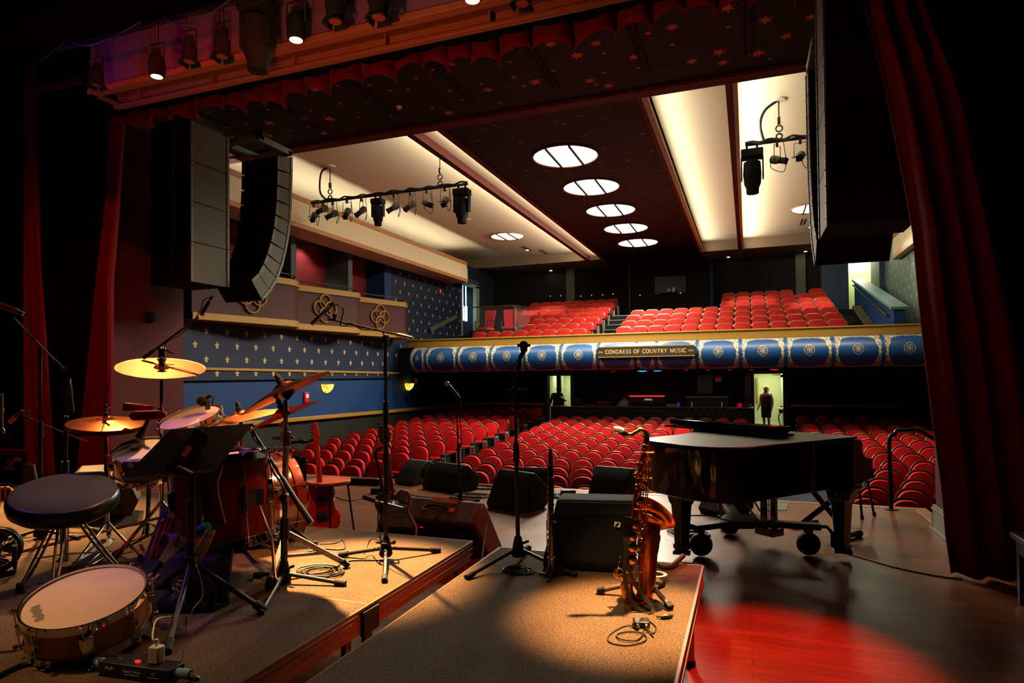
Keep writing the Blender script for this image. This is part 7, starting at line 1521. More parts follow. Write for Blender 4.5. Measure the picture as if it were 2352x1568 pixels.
# microphone inside the kit below the crash: short goose neck
t = thing('clip_microphone', 'dark microphone at the far rim of the snare on its stand', 'microphone', W(318, 1000, dT)); b = MB(); b.cyl(W(318, 1006, dT+.1), W(330, 985, dT+.12), .022, .018, n=12); b.build('capsule', m_grille, t); b = MB(); b.cyl(W(330, 985, dT+.12), W(342, 960, dT+.15), .012, n=10); b.build('body', m_blk, t)
# left stands
hb = G(92, 1235); d5 = dep(hb); pv = W(93, 798, d5)
t = mic_stand('black boom microphone stand at the far left with its arm sloping down to the right', W(92, 1215, d5), [hb+V((.3, .05, 0)), hb+V((-.2, .2, 0)), hb+V((-.1, -.25, 0))], pv, sleeve=.55)
b = MB(); b.cyl(W(32, 730, d5-.05), W(128, 830, d5+.05), .0065, n=8); b.build('boom_arm', m_steel, t); b = MB(); b.cyl(W(126, 828, d5+.05), W(145, 848, d5+.07), .012, n=10); b.build('counterweight', m_rubber, t)
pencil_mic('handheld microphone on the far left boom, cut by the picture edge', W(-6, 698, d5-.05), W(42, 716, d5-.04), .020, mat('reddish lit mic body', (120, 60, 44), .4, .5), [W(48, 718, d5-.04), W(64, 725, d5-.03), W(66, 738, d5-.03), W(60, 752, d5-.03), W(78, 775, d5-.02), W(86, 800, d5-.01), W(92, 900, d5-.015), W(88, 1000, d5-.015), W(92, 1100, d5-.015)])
hb = G(147, 1220); d6 = dep(hb); t = mic_stand('black straight stand between the far left boom and the hi-hat', W(146, 1195, d6), [hb+V((.28, .05, 0)), hb+V((-.2, .2, 0)), hb+V((-.1, -.25, 0))], W(153, 955, d6), sleeve=.5, r=.014)
pencil_mic('black condenser microphone pointing up beside the hi-hat', W(164, 948, d6), W(158, 882, d6), .019, m_grille, [W(157, 879, d6), W(152, 878, d6), W(149, 895, d6), W(151, 930, d6), W(153, 960, d6-.02)])
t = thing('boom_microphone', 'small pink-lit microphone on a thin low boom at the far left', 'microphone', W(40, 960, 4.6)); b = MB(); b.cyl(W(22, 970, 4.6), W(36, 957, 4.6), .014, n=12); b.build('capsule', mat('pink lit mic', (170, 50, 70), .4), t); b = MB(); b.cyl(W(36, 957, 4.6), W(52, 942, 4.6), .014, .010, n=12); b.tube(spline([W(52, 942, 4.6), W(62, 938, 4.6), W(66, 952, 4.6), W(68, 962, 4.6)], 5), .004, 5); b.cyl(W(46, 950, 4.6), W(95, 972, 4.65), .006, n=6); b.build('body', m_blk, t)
b = MB(); b.cyl(W(90, 970, 4.65), W(201, 1015, 4.75), .006, n=6); b.build('boom_arm', m_blk, t)
# ---------------------------------------------------------------- gear at the far left
dZ = 6.6; t = thing('flight_case_rack', 'black flight case with pale edges and small lit gear on top at the far left', 'flight case', W(30, 1150, dZ))
def wb(b, x0, y0, x1, y1, d0, d1): b.loft([[W(x0, y1, d0), W(x1, y1, d0), W(x1, y1, d1), W(x0, y1, d1)], [W(x0, y0, d0), W(x1, y0, d0), W(x1, y0, d1), W(x0, y0, d1)]])
b = MB(); wb(b, -60, 1062, 60, 1170, dZ, dZ+.6); b.build('case_body', m_blkmatte, t, bevel=.008)
b = MB(); wb(b, 53, 1060, 61, 1170, dZ-.01, dZ+.02); wb(b, -60, 1038, 64, 1046, dZ-.02, dZ+.6); b.build('edge_profile', m_steel, t)
b = MB(); wb(b, -60, 1046, 62, 1062, dZ-.01, dZ+.6); b.build('lid', m_blk, t); b = MB(); wb(b, 31, 1050, 49, 1060, dZ-.02, dZ); plab(b.build('badge', m_label, t), 'pale metal latch plate')
t = thing('effects_unit', 'small red-lit effects unit on the flight case', 'effects unit', W(20, 1050, dZ-.1)); b = MB(); wb(b, 14, 1056, 30, 1074, dZ-.14, dZ-.02); b.build('housing', mat('dark red pedal', (110, 20, 26), .4), t, bevel=.004); b = MB()
for k in range(4): b.ball(W(12+6*k, 1076, dZ-.14), .010, 6)
b.build('knobs', m_chrome, t)
b = MB(); wb(b, -40, 1030, 66, 1036, dZ, dZ+.4); tag(b.build('wooden_tray', mat('red brown tray', (110, 60, 44), .5)), 'thin reddish tray on top of the flight case', 'tray')
t = thing('keyboard_stand', 'pale metal post and shelf cut by the left picture edge', 'stand', W(5, 990, 5.6)); b = MB(); b.cyl(W(4, 905, 5.6), W(4, 990, 5.6), .012, n=10); b.cyl(W(4, 938, 5.6), W(4, 948, 5.6), .02, n=10); b.build('post', m_steel, t); b = MB(); b.ring(W(2, 990, 5.6), .03, .008, CF, 18, 6); b.build('clamp_ring', m_steel, t); b = MB(); wb(b, -40, 995, 28, 1010, 5.5, 5.9); b.build('shelf', m_blk, t)
b = MB(); wb(b, 4, 1010, 26, 1012, 5.5, 5.9)
for i, (x0, x1) in enumerate(((66, 78), (74, 92))):
    b = MB(); b.cyl(W(x0, 1066, dZ-.1), W(x1, 1160, dZ-.1), .022, n=10); tag(b.build('rolled_stand', mat('dusty folded stand', (84, 66, 60), .5) if i == 0 else bpy.data.materials['dusty folded stand']), 'folded stand leaning by the flight case, %s' % ['left', 'right'][i], 'folded stand', 'folded stands by the flight case')
t = thing('guitar_headstock', 'orange guitar with slotted headstock cut by the left edge', 'guitar', W(10, 1140, 4.4)); b = MB(); b.prism([(-.14, -.05), (.03, -.055), (.06, -.03), (.07, 0), (.06, .03), (.03, .055), (-.14, .05)], -.01, .01, basis(W(10, 1135, 4.4), CR, CU, -CF)); b.build('headstock', mat('orange headstock', (196, 100, 60), .4), t, bevel=.004)
for k in range(3): b = MB(); b.cbox((-.03+.035*k, 0, .011), (.018, .07, .004), basis(W(8, 1135, 4.4), CR, CU, -CF)); b.build('slot', m_blkmatte, t); b = MB(); b.cyl(W(0+12*k, 1118, 4.4), W(0+12*k, 1110, 4.4), .007, n=8); b.build('tuner', m_chrome, t)
b = MB(); b.bar(W(30, 1138, 4.4), W(60, 1136, 4.42), .03, .02); b.build('neck', m_neck, t)
# monitor with shaped side, behind the drum stool
t = thing('floor_monitor', 'brownish floor monitor with slot handles behind the drum stool', 'floor monitor', W(220, 1120, 5.0)); dm = 4.75
b = MB(); Pm = [(150, 1158), (130, 1130), (178, 1083), (235, 1080), (300, 1112), (318, 1150), (300, 1185), (185, 1182)]
b.loft([[W(x, y, dm) for x, y in Pm], [W(x*.98+14, y-14, dm+.45) for x, y in Pm]]); b.build('cabinet', mat('brown black monitor', (44, 34, 28), .6), t, bevel=.012)
for y in (1136, 1162): b = MB(); b.loft([[W(258+22*math.cos(a), y+8*math.sin(a), dm-.004) for a in [2*PI*i/16 for i in range(16)]], [W(258+22*math.cos(a), y+8*math.sin(a), dm+.006) for a in [2*PI*i/16 for i in range(16)]]]); b.build('handle_slot', m_blkmatte, t)
# fan at the left edge
t = thing('floor_fan', 'round black floor fan cut by the left edge', 'fan', G(5, 1322)); dn = dg(10, 1322); c = W(-14, 1265, dn); rN = 48/FPX*dn; ax_ = (CR*.55-CF*.8+CU*.1).normalized()
b = MB(); b.ring(c, rN, .012, ax_, 36, 8); b.ring(c-ax_*.09, rN, .012, ax_, 36, 8); b.build('guard_ring', m_blk, t)
b = MB(); Mf = axM(c, ax_)
for k in range(30): a = 2*PI*k/30; b.tube([Mf @ V((.03*math.cos(a), .03*math.sin(a), .02)), Mf @ V((rN*.6*math.cos(a+.3), rN*.6*math.sin(a+.3), .03)), Mf @ V((rN*math.cos(a+.5), rN*math.sin(a+.5), 0))], .0022, 4)
b.build('guard_wires', m_steel, t)
for k in range(5):
    a = 2*PI*k/5; b = MB(); b.surf(lambda u, v: Mf @ V(((.03+(rN*.85-.03)*u)*math.cos(a+(v-.5)*.9), (.03+(rN*.85-.03)*u)*math.sin(a+(v-.5)*.9), -.05+.04*(v-.5))), 4, 4); b.build('blade', m_blkmatte, t, solid=.003)
b = MB(); b.cyl(c-ax_*.1, c+ax_*.025, .035, n=14); b.build('motor', m_blk, t)
f0 = G(34, 1318); b = MB(); b.tube([W(33, 1252, dn-.02), f0+V((0, 0, .06)), f0+V((0, 0, .012)), G(-30, 1326)+V((0, 0, .012))], .013, 8); b.build('stand_leg', m_blk, t)
# ---------------------------------------------------------------- tenor saxophone on its stand
dX = dg(1458, 1385)
def SX(x, y, o=0.0): return W(x, y, dX+o)
t = thing('tenor_saxophone', 'brass tenor saxophone standing upright in the warm pool of light', 'saxophone', G(1455, 1385))
mm = dX/FPX
body = spline([SX(1483, 1022), SX(1471, 1090), SX(1459, 1180), SX(1447, 1290), SX(1440, 1340), SX(1444, 1368), SX(1458, 1382), SX(1474, 1378, .01), SX(1484, 1352, .02), SX(1487, 1310, .03), SX(1488, 1260, .03), SX(1490, 1222, .03), SX(1493, 1198, .04), SX(1497, 1186, .045)], 5)
n_ = len(body); rad = []
for i in range(n_):
    f = i/(n_-1); rad.append((.012+.020*min(1, f/.45) if f < .45 else .032+.010*((f-.45)/.25) if f < .70 else .042+.012*((f-.70)/.2) if f < .9 else .054+.030*((f-.9)/.1)**1.5))
b = MB(); b.tube(body, rad, 20, caps=False); b.build('body_tube', m_sax, t, smooth=60, solid=.0015)
e = (body[-1]-body[-4]).normalized(); e = (CR*.62+CU*.62+CF*.45).normalized(); q = body[-1]; b = MB(); M = axM(q, e); b.lathe([(.078, -.012), (.094, .008), (.105, .024), (.109, .026), (.106, .030), (.090, .014), (.074, -.004)], 36, M); plab(b.build('bell_rim', m_sax, t, smooth=70), 'flared bell rim')
b = MB(); b.tube(spline([SX(1480, 1030), SX(1484, 1008), SX(1481, 993), SX(1470, 987), SX(1458, 991), SX(1447, 997), SX(1438, 996), SX(1430, 993)], 5), [.0135]*16+[.0115]*20, 14) if False else b.tube(spline([SX(1481, 1028), SX(1485, 1008), SX(1482, 993), SX(1471, 987), SX(1459, 992), SX(1448, 998), SX(1438, 996)], 6), [.0145-.0045*i/36 for i in range(37)], 14); plab(b.build('neck', m_saxkey, t), 'curved brass neck')
b = MB(); b.tube(spline([SX(1458, 986), SX(1466, 978), SX(1476, 980), SX(1483, 990)], 5), .0035, 6); b.ring(SX(1481, 1020), .017, .004, (body[0]-body[3]), 18, 6); b.build('octave_key', m_saxkey, t)
b = MB(); b.tube([SX(1441, 997), SX(1432, 993), SX(1420, 987), SX(1411, 983)], [.012, .0155, .013, .006], 12); b.k = 1; b.tube([SX(1430, 990), SX(1420, 986), SX(1409, 984)], [.0165, .016, .011], 10); b.build('mouthpiece', [m_blk, mat('cream mouthpiece cap', (210, 190, 160), .4)], t)
# rods, posts, key cups
def along(f, off, out=.0): # point beside the straight body tube, f from the top
    a, c = SX(1483, 1022), SX(1444, 1330); p = a.lerp(c, f); return p+CR*off-CF*out
for k, (f0, f1, off, out) in enumerate(((.05, .58, .030, .022), (.10, .62, .020, .030), (.12, .80, .008, .036), (.30, .95, -.004, .040), (.05, .35, -.016, .030), (.55, .98, .018, .042))):
    b = MB(); b.cyl(along(f0, off, out), along(f1, off+.004, out+.006), .0028, n=6)
    for j in range(5): p = along(f0+(f1-f0)*j/4, off+.001*j, out+.0015*j); b.ball(p, .0055, 6); b.cyl(p, along(f0+(f1-f0)*j/4, off*.5, .005), .0025, n=5)
    b.build('key_rod', m_saxkey, t)
for f, off, out, r in ((.14, -.028, .010, .012), (.22, -.03, .01, .012), (.30, -.02, .026, .014), (.40, -.004, .040, .020), (.57, -.012, .044, .021), (.66, -.014, .042, .022), (.74, -.010, .044, .023), (.83, -.006, .046, .024), (.90, -.02, .046, .022), (.62, .03, .04, .012), (.69, .032, .042, .012), (.78, .03, .044, .016), (.97, -.04, .03, .018), (.06, .034, .012, .009), (.12, .036, .012, .008), (.18, .036, .014, .008)):
    p = along(f, off, out); b = MB(); M = axM(p, (-CF+CR*.2).normalized()); b.lathe([(r*.9, -.006), (r, -.002), (r, .002), (r*.8, .005), (.001, .006)], 16, M); b.build('key_cup', m_saxkey, t)
for f, a_ in ((.05, .04), (.24, .045), (.47, .04), (.70, .05), (.93, .055)): b = MB(); b.cyl(along(f, -.02, .02), along(f, a_-.005, .03), .0028, n=6); b.ball(along(f, a_-.004, .03), .0055, 6); b.ball(along(f, -.022, .02), .005, 6); b.build('key_bridge', m_saxkey, t)
b = MB(); b.tube(spline([SX(1424, 1278, -.03), SX(1420, 1300, -.03), SX(1416, 1318, -.03), SX(1424, 1322, -.03), SX(1430, 1314, -.03)], 4), .004, 6); b.ring(SX(1421, 1316, -.02), .022, .003, CF, 18, 6); b.ring(SX(1436, 1345, -.03), .020, .003, CF, 18, 6); b.build('key_guard', m_saxkey, t)
t = thing('saxophone_stand', 'black folding stand under the saxophone with three flat feet', 'instrument stand', G(1470, 1360)); hub = SX(1487, 1352, .08); hub.z = RT+.07
for fx, fy in ((1372, 1363), (1541, 1402), (1522, 1345)):
    f = G(fx, fy); b = MB(); b.tube([hub, hub.lerp(f, .35)+V((0, 0, .012)), f.lerp(hub, .1)+V((0, 0, .012))], .0125, 8); b.k = 1; b.bar(f.lerp(hub, .16)+V((0, 0, .014)), f+V((0, 0, .012)), .034, .024); b.build('leg', [mat('grey stand leg', (84, 70, 54), .5) if 'grey stand leg' not in bpy.data.materials else bpy.data.materials['grey stand leg'], m_rubber], t, bevel=.003)
b = MB(); b.bar(hub-V((0, 0, .03)), SX(1508, 1255, .09), .024, .018, CF); b.tube(spline([SX(1508, 1262, .09), SX(1514, 1235, .06), SX(1510, 1225, .02)], 4), .008, 8); b.cbox(hub, (.05, .05, .06)); b.build('upright', m_blk, t, bevel=.004)
# neck strap hanging from the horn
def ribbon(b, pts, wv, th=.002, n=6):
    P = spline(pts, n); vs = []
    for i, p in enumerate(P):
        tg = (P[min(i+1, len(P)-1)]-P[max(i-1, 0)]).normalized(); nn = tg.cross(CF).normalized(); s_ = nn*wv
        vs.append([p+s_-CF*th, p-s_-CF*th, p-s_+CF*th, p+s_+CF*th])
    b.loft(vs)
b = MB(); ribbon(b, [SX(1447, 1188, -.06), SX(1444, 1215, -.075), SX(1438, 1260, -.085), SX(1434, 1310, -.09), SX(1438, 1345, -.10), SX(1452, 1385, -.11), SX(1475, 1408, -.12), SX(1492, 1412, -.14), SX(1500, 1402, -.13), SX(1494, 1388, -.12), SX(1475, 1365, -.10), SX(1455, 1335, -.09), SX(1440, 1285, -.08), SX(1436, 1240, -.07)], .0085)
b.k = 1; ribbon(b, [SX(1447, 1188, -.065), SX(1444, 1205, -.075), SX(1441, 1228, -.082)], .020, .003); b.k = 0
tag(b.build('neck_strap', [m_greytape, m_leather]), 'grey neck strap hanging in a loop from the saxophone', 'strap')
# wireless pack, cable, connector, tape roll
q = G(1473, 1437); t = thing('wireless_pack', 'small black bodypack transmitter lying on the carpet below the saxophone', 'transmitter', q)
M = MX.Translation(q) @ MX.Rotation(.25, 4, 'Z'); b = MB(); b.box((-.034, -.028, 0), (.034, .03, .026), M); b.build('housing', m_blk, t, bevel=.006, seg=3)
for x in (-.018, .018): b = MB(); b.cyl(M @ V((x, -.026, .014)), M @ V((x, -.045, .012)), .008, n=10); b.build('socket', m_steel, t)
b = MB(); b.tube(spline([M @ V((.018, -.045, .012)), M @ V((.03, -.09, .008)), M @ V((.036, -.125, .004))], 5), .0025, 6); b.build('antenna', m_cable, t)
lying_cable('signal_cable', 'thin black lead looping on the carpet from the bodypack', [G(1468, 1450)+V((0, 0, .012)), G(1440, 1438)+V((0, 0, .004)), G(1402, 1458)+V((0, 0, .004)), G(1400, 1476)+V((0, 0, .004)), G(1440, 1484)+V((0, 0, .004)), G(1482, 1474)+V((0, 0, .006)), G(1478, 1458)+V((0, 0, .006)), G(1442, 1453)+V((0, 0, .005)), G(1416, 1460)+V((0, 0, .005)), G(1428, 1472)+V((0, 0, .007)), G(1460, 1474)+V((0, 0, .006)), G(1476, 1462)+V((0, 0, .008)), G(1478, 1452)+V((0, 0, .012))], .0028)
lying_cable('signal_cable', 'short black lead from the bodypack round to the strap clip', [G(1482, 1450)+V((0, 0, .012)), G(1500, 1456)+V((0, 0, .004)), G(1507, 1443)+V((0, 0, .004)), G(1494, 1430)+V((0, 0, .004)), G(1480, 1424)+V((0, 0, .01))], .0026)
b = MB(); p0, p1 = G(1516, 1422)+V((0, 0, .010)), G(1545, 1419)+V((0, 0, .010)); b.tube([p0, p0.lerp(p1, .3), p0.lerp(p1, .7), p1], [.004, .011, .010, .006], 10); b.tube([p0, G(1508, 1418)+V((0, 0, .006))], .003, 6); tag(b.build('reed_clip', m_blk), 'small dark strap clip lying right of the bodypack', 'clip')
q = G(1509, 1328); rq = 23/FPX*dep(q); b = MB(); b.lathe([(rq*.66, 0), (rq, 0), (rq, .024), (rq*.66, .024), (rq*.66, 0)], 32, MX.Translation(q)); b.k = 1; b.lathe([(rq*.60, .001), (rq*.66, .001), (rq*.66, .023), (rq*.60, .023), (rq*.60, .001)], 32, MX.Translation(q)); tag(b.build('tape_roll', [mat('yellow white tape', (240, 220, 150), .5), mat('brown tape core', (110, 76, 44), .7)]), 'roll of pale yellow tape lying behind the saxophone', 'tape roll')
b = MB(); q0, q1, q2 = G(1505, 1300), G(1536, 1308), G(1570, 1288); b.tube(spline([q0+V((0, 0, .018)), q1+V((0, 0, .014)), q2+V((0, 0, .03))], 5), .014, 8); b.cyl(G(1512, 1278)+V((0, 0, .06)), G(1500, 1300)+V((0, 0, .012)), .008, n=6); tag(b.build('folded_stand', m_greytape), 'black padded stand arm lying at the back of the narrow platform', 'folded stand')
# ---------------------------------------------------------------- clarinet on a peg stand
dL_ = dg(1265, 1322); t = thing('clarinet', 'black clarinet standing upright on a peg in front of the big loudspeaker', 'clarinet', G(1265, 1322))
def CL(y, x=None): return W((1264.5+(y-1030)*.004) if x is None else x, y, dL_)
pts = [(1031, .008), (1040, .0105), (1062, .0125), (1068, .0145), (1096, .015), (1098, .0155), (1140, .0155), (1178, .0155), (1230, .015), (1278, .016), (1300, .019), (1312, .026), (1322, .034), (1325, .035)]
b = MB(); b.tube([CL(y) for y, r in pts], [r for y, r in pts], 20); b.build('body', m_guitarblk, t)
for y, r in ((1067, .0158), (1096, .0165), (1178, .017), (1281, .0185)): b = MB(); b.tube([CL(y-1.5), CL(y+1.5)], r, 20); b.build('joint_ring', m_steel, t)
b = MB(); b.ring(CL(1325), .0345, .004, (0, 0, 1), 28, 6); b.build('bell_ring', m_saxkey, t)
b = MB(); b.tube([CL(1054, 1269), CL(1052, 1275), CL(1056, 1276)], .003, 6); b.tube([CL(1060, 1269), CL(1060, 1275)], .003, 6); b.build('ligature_screw', m_steel, t)
for y0, y1, dx in ((1120, 1140, 6.5), (1150, 1172, 6.0), (1180, 1215, -7.5), (1195, 1238, -9), (1238, 1268, -8), (1130, 1150, -7)):
    b = MB(); b.cyl(CL(y0, 1264.5+dx), CL(y1, 1265+dx), .0026, n=6); b.ball(CL(y0, 1264.5+dx*.9), .005, 8); b.ball(CL(y1, 1265+dx*.9), .005, 8); b.build('key_rod', m_steel, t)
for y, dx in ((1158, 6), (1192, 6.2), (1227, -7.5), (1253, -7), (1160, -6), (1115, 5.6), (1128, 5.8)): b = MB(); p = CL(y, 1265+dx); b.lathe([(.007, -.003), (.008, 0), (.006, .003), (.001, .004)], 12, axM(p, (CR*(1 if dx > 0 else -1)-CF*.6).normalized())); b.build('key_cup', m_steel, t)
b = MB(); b.tube(spline([CL(1196, 1267), CL(1200, 1272), CL(1196, 1275)], 4), .004, 6); b.build('thumb_rest', m_saxkey, t)
t = thing('peg_stand', 'small folding peg stand under the clarinet', 'instrument stand', G(1265, 1325)); q = G(1265, 1325); b = MB(); b.lathe([(.03, .006), (.022, .012), (.012, .02), (.010, .05)], 14, MX.Translation(q)); b.build('peg', m_blk, t)
for a in (-1.45, .6, 2.7): b = MB(); b.bar(q+V((0, 0, .012)), q+V((.085*math.cos(a), .085*math.sin(a), .006)), .012, .006); b.build('leg', m_blk, t)
# ---------------------------------------------------------------- electric guitars behind the drum platform
def guitar(name, lab, P, d, tilt, bodypoly, bm, th, nk0, nk1, hs, sc, edge=None, nm=None):
    """bodypoly in metres in the guitar's plane; P: pixel of the body centre; tilt: lean of the neck in the picture"""
    t = thing(name, lab, 'guitar', W(*P, d)); up = (CU*math.cos(tilt)+CR*math.sin(tilt)).normalized(); up = (up+CF*.18).normalized(); rt = up.cross(-CF).normalized()*-1; rt = CF.cross(up).normalized()*-1; nr = rt.cross(up).normalized()
    if nr.dot(CF) > 0: nr = -nr
    B_ = basis(W(*P, d), rt, up, nr)
    b = MB(); b.prism(bodypoly, -th/2, th/2, B_); b.build('body', bm, t, bevel=.012, seg=3)
    if edge:
        b = MB(); b.tube([B_ @ V((x*1.0, y*1.0, th/2-.006)) for x, y in bodypoly], .0042, 6, closed=True); b.build('binding', edge, t)
        b = MB(); b.tube([B_ @ V((x*1.0, y*1.0, -th/2+.006)) for x, y in bodypoly], .0042, 6, closed=True); b.build('binding', edge, t)
    b = MB(); b.loft([[B_ @ V((x, y, z)) for x, z in ((-w_, th/2-.012), (w_, th/2-.012), (w_*.7, th/2+.010), (-w_*.7, th/2+.010))] for y, w_ in ((nk0, .028), (nk1, .021))]); b.build('neck', nm or m_neck, t, bevel=.004)
    b = MB(); b.prism([(x, y) for x, y in hs], th/2-.014, th/2+.002, B_); b.build('headstock', nm or m_neck, t, bevel=.003)
    b = MB()
    for k in range(6): y = nk1+.03+.028*k; b.cyl(B_ @ V((.025, y, th/2)), B_ @ V((.045, y, th/2)), .005, n=8); b.ball(B_ @ V((.046, y, th/2)), .009, 8)
    b.build('tuners', m_chrome, t)
    return t, B_
p_tele = spline([(.04, .18, 0), (.085, .205, 0), (.13, .17, 0), (.12, .08, 0), (.125, .02, 0), (.165, -.06, 0), (.175, -.14, 0), (.13, -.20, 0), (0, -.215, 0), (-.13, -.20, 0), (-.175, -.14, 0), (-.165, -.06, 0), (-.12, .02, 0), (-.135, .10, 0), (-.12, .17, 0), (-.05, .18, 0)], 4, closed=True)
p_tele = [(p.x*.92, p.y) for p in p_tele]
hs1 = [(-.022, .57), (.022, .57), (.030, .60), (.034, .70), (.030, .765), (.010, .785), (-.014, .77), (-.022, .70), (-.03, .63)]
t, B_ = guitar('electric_guitar', 'red-lit electric guitar leaning on a stand behind the drum platform', (740, 1165), 5.75, -.13, p_tele, m_guitarred, .045, .14, .57, hs1, 1)
b = MB(); b.box((-.05, -.10, .024), (.05, -.05, .034), B_); b.build('bridge', m_chrome, t); b = MB(); b.box((-.04, .06, .024), (.04, .085, .034), B_); b.build('pickup', m_blk, t); b = MB(); b.prism([(-.11, .12), (.03, .14), (.05, .0), (.04, -.12), (-.05, -.13), (-.12, -.04)], .0225, .0245, B_); b.build('pickguard', mat('dark red pickguard', (110, 24, 18), .3), t)
t = thing('guitar_stand', 'black guitar stand holding the red-lit electric guitar', 'instrument stand', W(672, 1180, 5.9)); b = MB(); b.tube(spline([W(690, 1195, 5.95), W(678, 1120, 5.95), W(664, 1050, 5.9), W(661, 1030, 5.88), W(668, 1018, 5.85), W(686, 1014, 5.82)], 5), .014, 10); b.build('post', m_blk, t); b = MB(); b.tube(spline([W(684, 1015, 5.82), W(702, 1016, 5.70), W(722, 1008, 5.70)], 5), .010, 8); b.ball(W(693, 1012, 5.80), .025, 10, (1.3, 1, .7)); b.build('neck_cradle', m_rubber, t)
q = F(690, 1230); c = W(690, 1195, 5.95)
for dx, dy in ((.2, .1), (-.22, .08), (0, -.2)): b = MB(); b.cyl(c, V((c.x+dx, c.y+dy, .012)), .011, n=8); b.build('leg', m_blk, t)
p_es = spline([(.03, .19, 0), (.10, .23, 0), (.17, .20, 0), (.185, .12, 0), (.15, .03, 0), (.17, -.04, 0), (.205, -.13, 0), (.18, -.22, 0), (.10, -.275, 0), (0, -.285, 0), (-.10, -.275, 0), (-.18, -.22, 0), (-.205, -.13, 0), (-.17, -.04, 0), (-.15, .03, 0), (-.185, .12, 0), (-.17, .20, 0), (-.10, .23, 0), (-.03, .19, 0)], 4, closed=True)
p_es = [(p.x*.82, p.y*.9) for p in p_es]
hs2 = [(-.022, .60), (.022, .60), (.045, .65), (.05, .74), (.03, .775), (0, .765), (-.03, .775), (-.05, .74), (-.045, .65)]
t, B_ = guitar('semi_hollow_guitar', 'black semi-hollow guitar with glowing cream edges behind the tall boom stand', (907, 1185), 5.35, -.16, p_es, m_guitarblk, .05, .15, .62, hs2, 1, m_bind, mat('dark red neck', (110, 44, 26), .4))
b = MB()
for s_ in (-1, 1):
    for k in range(3): b.ball(B_ @ V((s_*.055, .66+.04*k, .02)), .012, 8)
b.build('tuner_buttons', m_bind, t); b = MB(); b.cyl(B_ @ V((0, .20, .03)), B_ @ V((0, .20, .05)), .012, n=8); b.cyl(B_ @ V((.06, .19, .0)), B_ @ V((.07, .21, .03)), .010, n=8); b.build('strap_button', m_steel, t)
t = thing('guitar_stand', 'black guitar stand behind the semi-hollow guitar', 'instrument stand', W(885, 1180, 5.5)); b = MB(); b.tube([W(893, 1240, 5.5), W(878, 1120, 5.5), W(862, 1038, 5.45)], .013, 10); b.build('post', m_blk, t); b = MB(); b.tube(spline([W(862, 1040, 5.45), W(872, 1030, 5.35), W(895, 1022, 5.35)], 4), .011, 8); b.build('neck_cradle', m_rubber, t)
b = MB(); c = W(893, 1240, 5.5); 
for dx, dy in ((.2, .1), (-.22, .08), (0, .2)): b = MB(); b.cyl(c, V((c.x+dx, c.y+dy, .012)), .011, n=8); b.build('leg', m_blk, t)
# microphone on a short boom by the guitar, from behind the amplifier
pencil_mic('black microphone on a short boom pointing left at the guitar amplifier', W(833, 1141, 5.0), W(862, 1150, 5.0), .017, m_blk); b = MB(); b.cyl(W(858, 1149, 5.0), W(925, 1166, 5.15), .008, n=8); tag(b.build('boom_pole', m_steel), 'steel boom pole between the short microphone and the amplifier', 'boom pole')
# ---------------------------------------------------------------- round stool
d8 = 5.9; c = W(755, 1102, d8); r8 = 49/FPX*d8; t = thing('round_stool', 'round wooden-topped stool with thin black legs in front of the red guitar', 'stool', (c.x, c.y, 0))
b = MB(); b.lathe([(.001, -.028), (r8*.985, -.028), (r8, -.02), (r8, -.004), (r8*.985, 0), (.001, 0)], 40, MX.Translation(c)); b.build('seat', m_darkwood, t); b = MB(); b.lathe([(r8*.9, -.036), (r8*.94, -.036), (r8*.94, -.028), (r8*.9, -.028), (r8*.9, -.036)], 32, MX.Translation(c)); b.build('seat_rim', m_blk, t)
for a in (.55, 2.2, 3.9, 5.4): b = MB(); d_ = V((math.cos(a), math.sin(a), 0)); b.cyl(c+d_*r8*.85-V((0, 0, .03)), V((c.x, c.y, 0))+d_*r8*1.25, .0095, n=8); b.build('leg', m_blk, t)
# gear table edge behind the bass drum
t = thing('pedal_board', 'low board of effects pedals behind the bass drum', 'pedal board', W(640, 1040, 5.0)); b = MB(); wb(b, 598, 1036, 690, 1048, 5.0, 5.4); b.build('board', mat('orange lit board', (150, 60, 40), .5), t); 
for k in range(7): b = MB(); wb(b, 604+12*k, 1029, 612+12*k, 1036, 5.02, 5.12); b.k = 1; b.cyl(W(608+12*k, 1029, 5.05), W(608+12*k, 1025, 5.05), .008, n=8); b.build('pedal', [mat('grey pedal', (120, 116, 104), .4) if k == 0 else bpy.data.materials['grey pedal'], m_chrome], t)
b = MB(); q = W(645, 1048, 5.2); b.cbox((q.x, q.y, q.z/2), (.35, .2, q.z-.01)); b.build('support', m_blkmatte, t)
# ---------------------------------------------------------------- cables on the floor and the platforms
def fcable(lab, px, z=0, r=.0065, name='floor_cable'): return lying_cable(name, lab, [A(x, y, Z=z)+V((0, 0, r)) for x, y in px], r)
fcable('long black lead lying on the boards from the piano to the right curtain', [(1930, 1268), (1990, 1285), (2060, 1305), (2140, 1322), (2210, 1332)], 0, .006)
fcable('black lead on the boards under the piano towards the left', [(1780, 1215), (1700, 1200), (1640, 1186), (1560, 1185), (1500, 1190)], 0, .006)
lying_cable('coiled_lead', 'coil of black cable on the boards under the piano', coil(F(1582, 1226), .16, 5, 0, 3, .008), .007)
lying_cable('coiled_lead', 'coil of leads on the carpet right of the grey cymbal stand', coil(G(738, 1316), .11, 5, RT, 8, .005, .8), .0042)
fcable('lead running from the coil to the tall boom stand', [(760, 1308), (800, 1290), (850, 1288), (880, 1288)], RT, .004)
fcable('thin lead wandering on the carpet behind the cymbal stand', [(700, 1270), (740, 1262), (790, 1262), (786, 1240), (770, 1248), (735, 1250)], RT, .004)
lying_cable('coiled_lead', 'tangle of leads on the boards by the vocal microphone stand', coil(F(1085, 1140), .20, 5, 0, 9, .007), .0065)
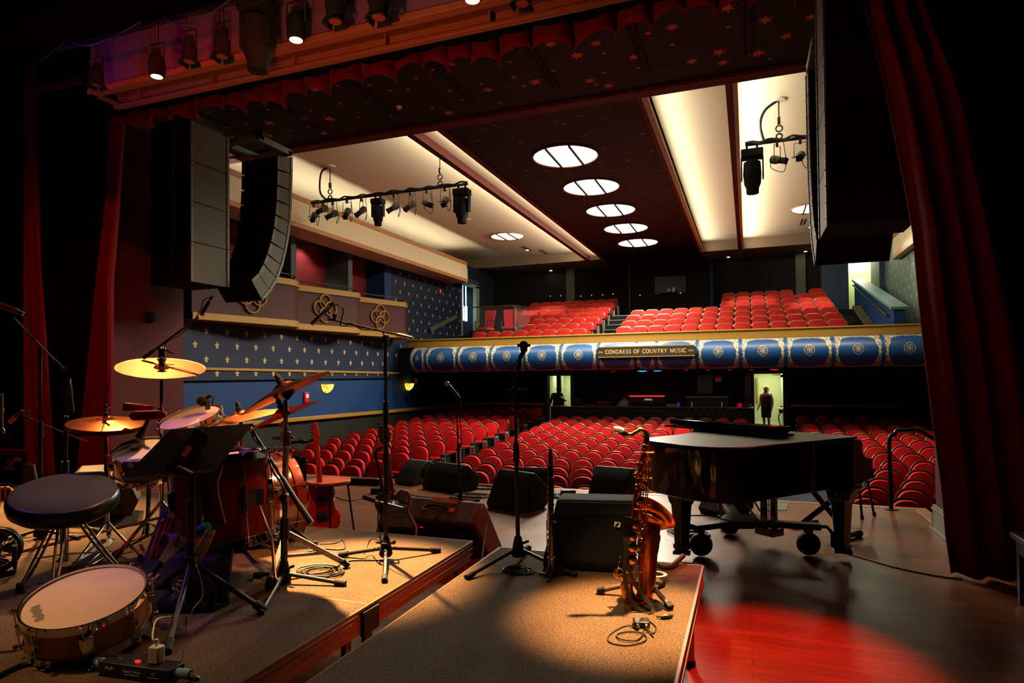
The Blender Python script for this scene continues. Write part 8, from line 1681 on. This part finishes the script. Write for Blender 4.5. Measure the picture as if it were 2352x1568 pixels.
lying_cable('coiled_lead', 'tangle of leads at the stage edge between two floor monitors', coil(F(1110, 1120), .26, 4, 0, 12, .007, .5), .0065)
lying_cable('coiled_lead', 'tangle of leads at the stage edge behind the clarinet', coil(F(1310, 1142), .28, 5, 0, 14, .007, .5), .0065)
lying_cable('coiled_lead', 'loose loops of black cable at the stage edge behind the round stool', coil(F(800, 1108), .34, 4, 0, 15, .012, .4), .011)
fcable('lead trailing across the boards from the stage box to the round stool', [(760, 1138), (800, 1150), (850, 1142), (900, 1128), (960, 1140), (1010, 1144)], 0, .005)
def floor_box(lab, px, py, w_, l_, h_, rz): q = F(px, py); b = MB(); b.cbox((0, 0, h_/2), (w_, l_, h_), MX.Translation(q) @ MX.Rotation(rz, 4, 'Z')); b.k = 1; b.cbox((w_*.3, -l_*.3, h_), (w_*.3, l_*.3, .012), MX.Translation(q) @ MX.Rotation(rz, 4, 'Z')); return tag(b.build('stage_box', [m_blk, m_steel], bevel=.01), lab, 'stage box', 'power and signal boxes on the boards')
floor_box('long black power box on the boards behind the round stool', 840, 1112, .52, .12, .09, .05); floor_box('small black box on the boards behind the second guitar', 880, 1132, .3, .16, .07, .1); floor_box('small black box at the stage edge behind the clarinet', 1305, 1138, .2, .14, .08, .3)
b = MB(); q = [F(1745, 1150), F(1812, 1156), F(1806, 1172), F(1740, 1172)]; b.loft([q, [p+V((0, 0, .006)) for p in q]]); b.k = 1; c = sum(q, V())/4; b.cbox((c.x-.05, c.y, .008), (.14, .05, .006)); tag(b.build('floor_plate', [mat('green grey floor plate', (92, 100, 72), .5), m_blkmatte]), 'grey-green floor pocket lid under the piano', 'floor plate')
# lit step edges of the aisle beyond the piano
for i, x in enumerate((-.14, 1.34)):
    t = thing('step_light_strip', 'row of tiny yellow aisle lights seen under the piano, %s one' % ['left', 'right'][i], 'light strip', (x, 9.8, -1.05), 0, 'aisle light strips'); b = MB(); b.box((x-.02, 8.75, -1.10), (x+.02, 11.5, -1.06)); b.build('rail', m_blk, t); b = MB()
    for k in range(46): b.cbox((x, 8.8+.058*k, -1.05), (.012, .02, .016))
    b.build('lamps', emat('yellow aisle lamp %d' % i, (255, 190, 40), 2.0), t)['kind'] = 'stuff'
b = MB(); c = A(345, 728, X=-9.08); b.ball(c, .11, 16, (.5, 1, .85)); b.cyl(c-V((.02, 0, 0)), c-V((.08, 0, 0)), .06, n=12); tag(b.build('wall_camera', m_blkmatte), 'small round black fitting on the red wall at the left', 'wall fitting')
for o in list(bpy.data.objects):
    if o.name.split('.')[0] in ('joint_plates',): pass
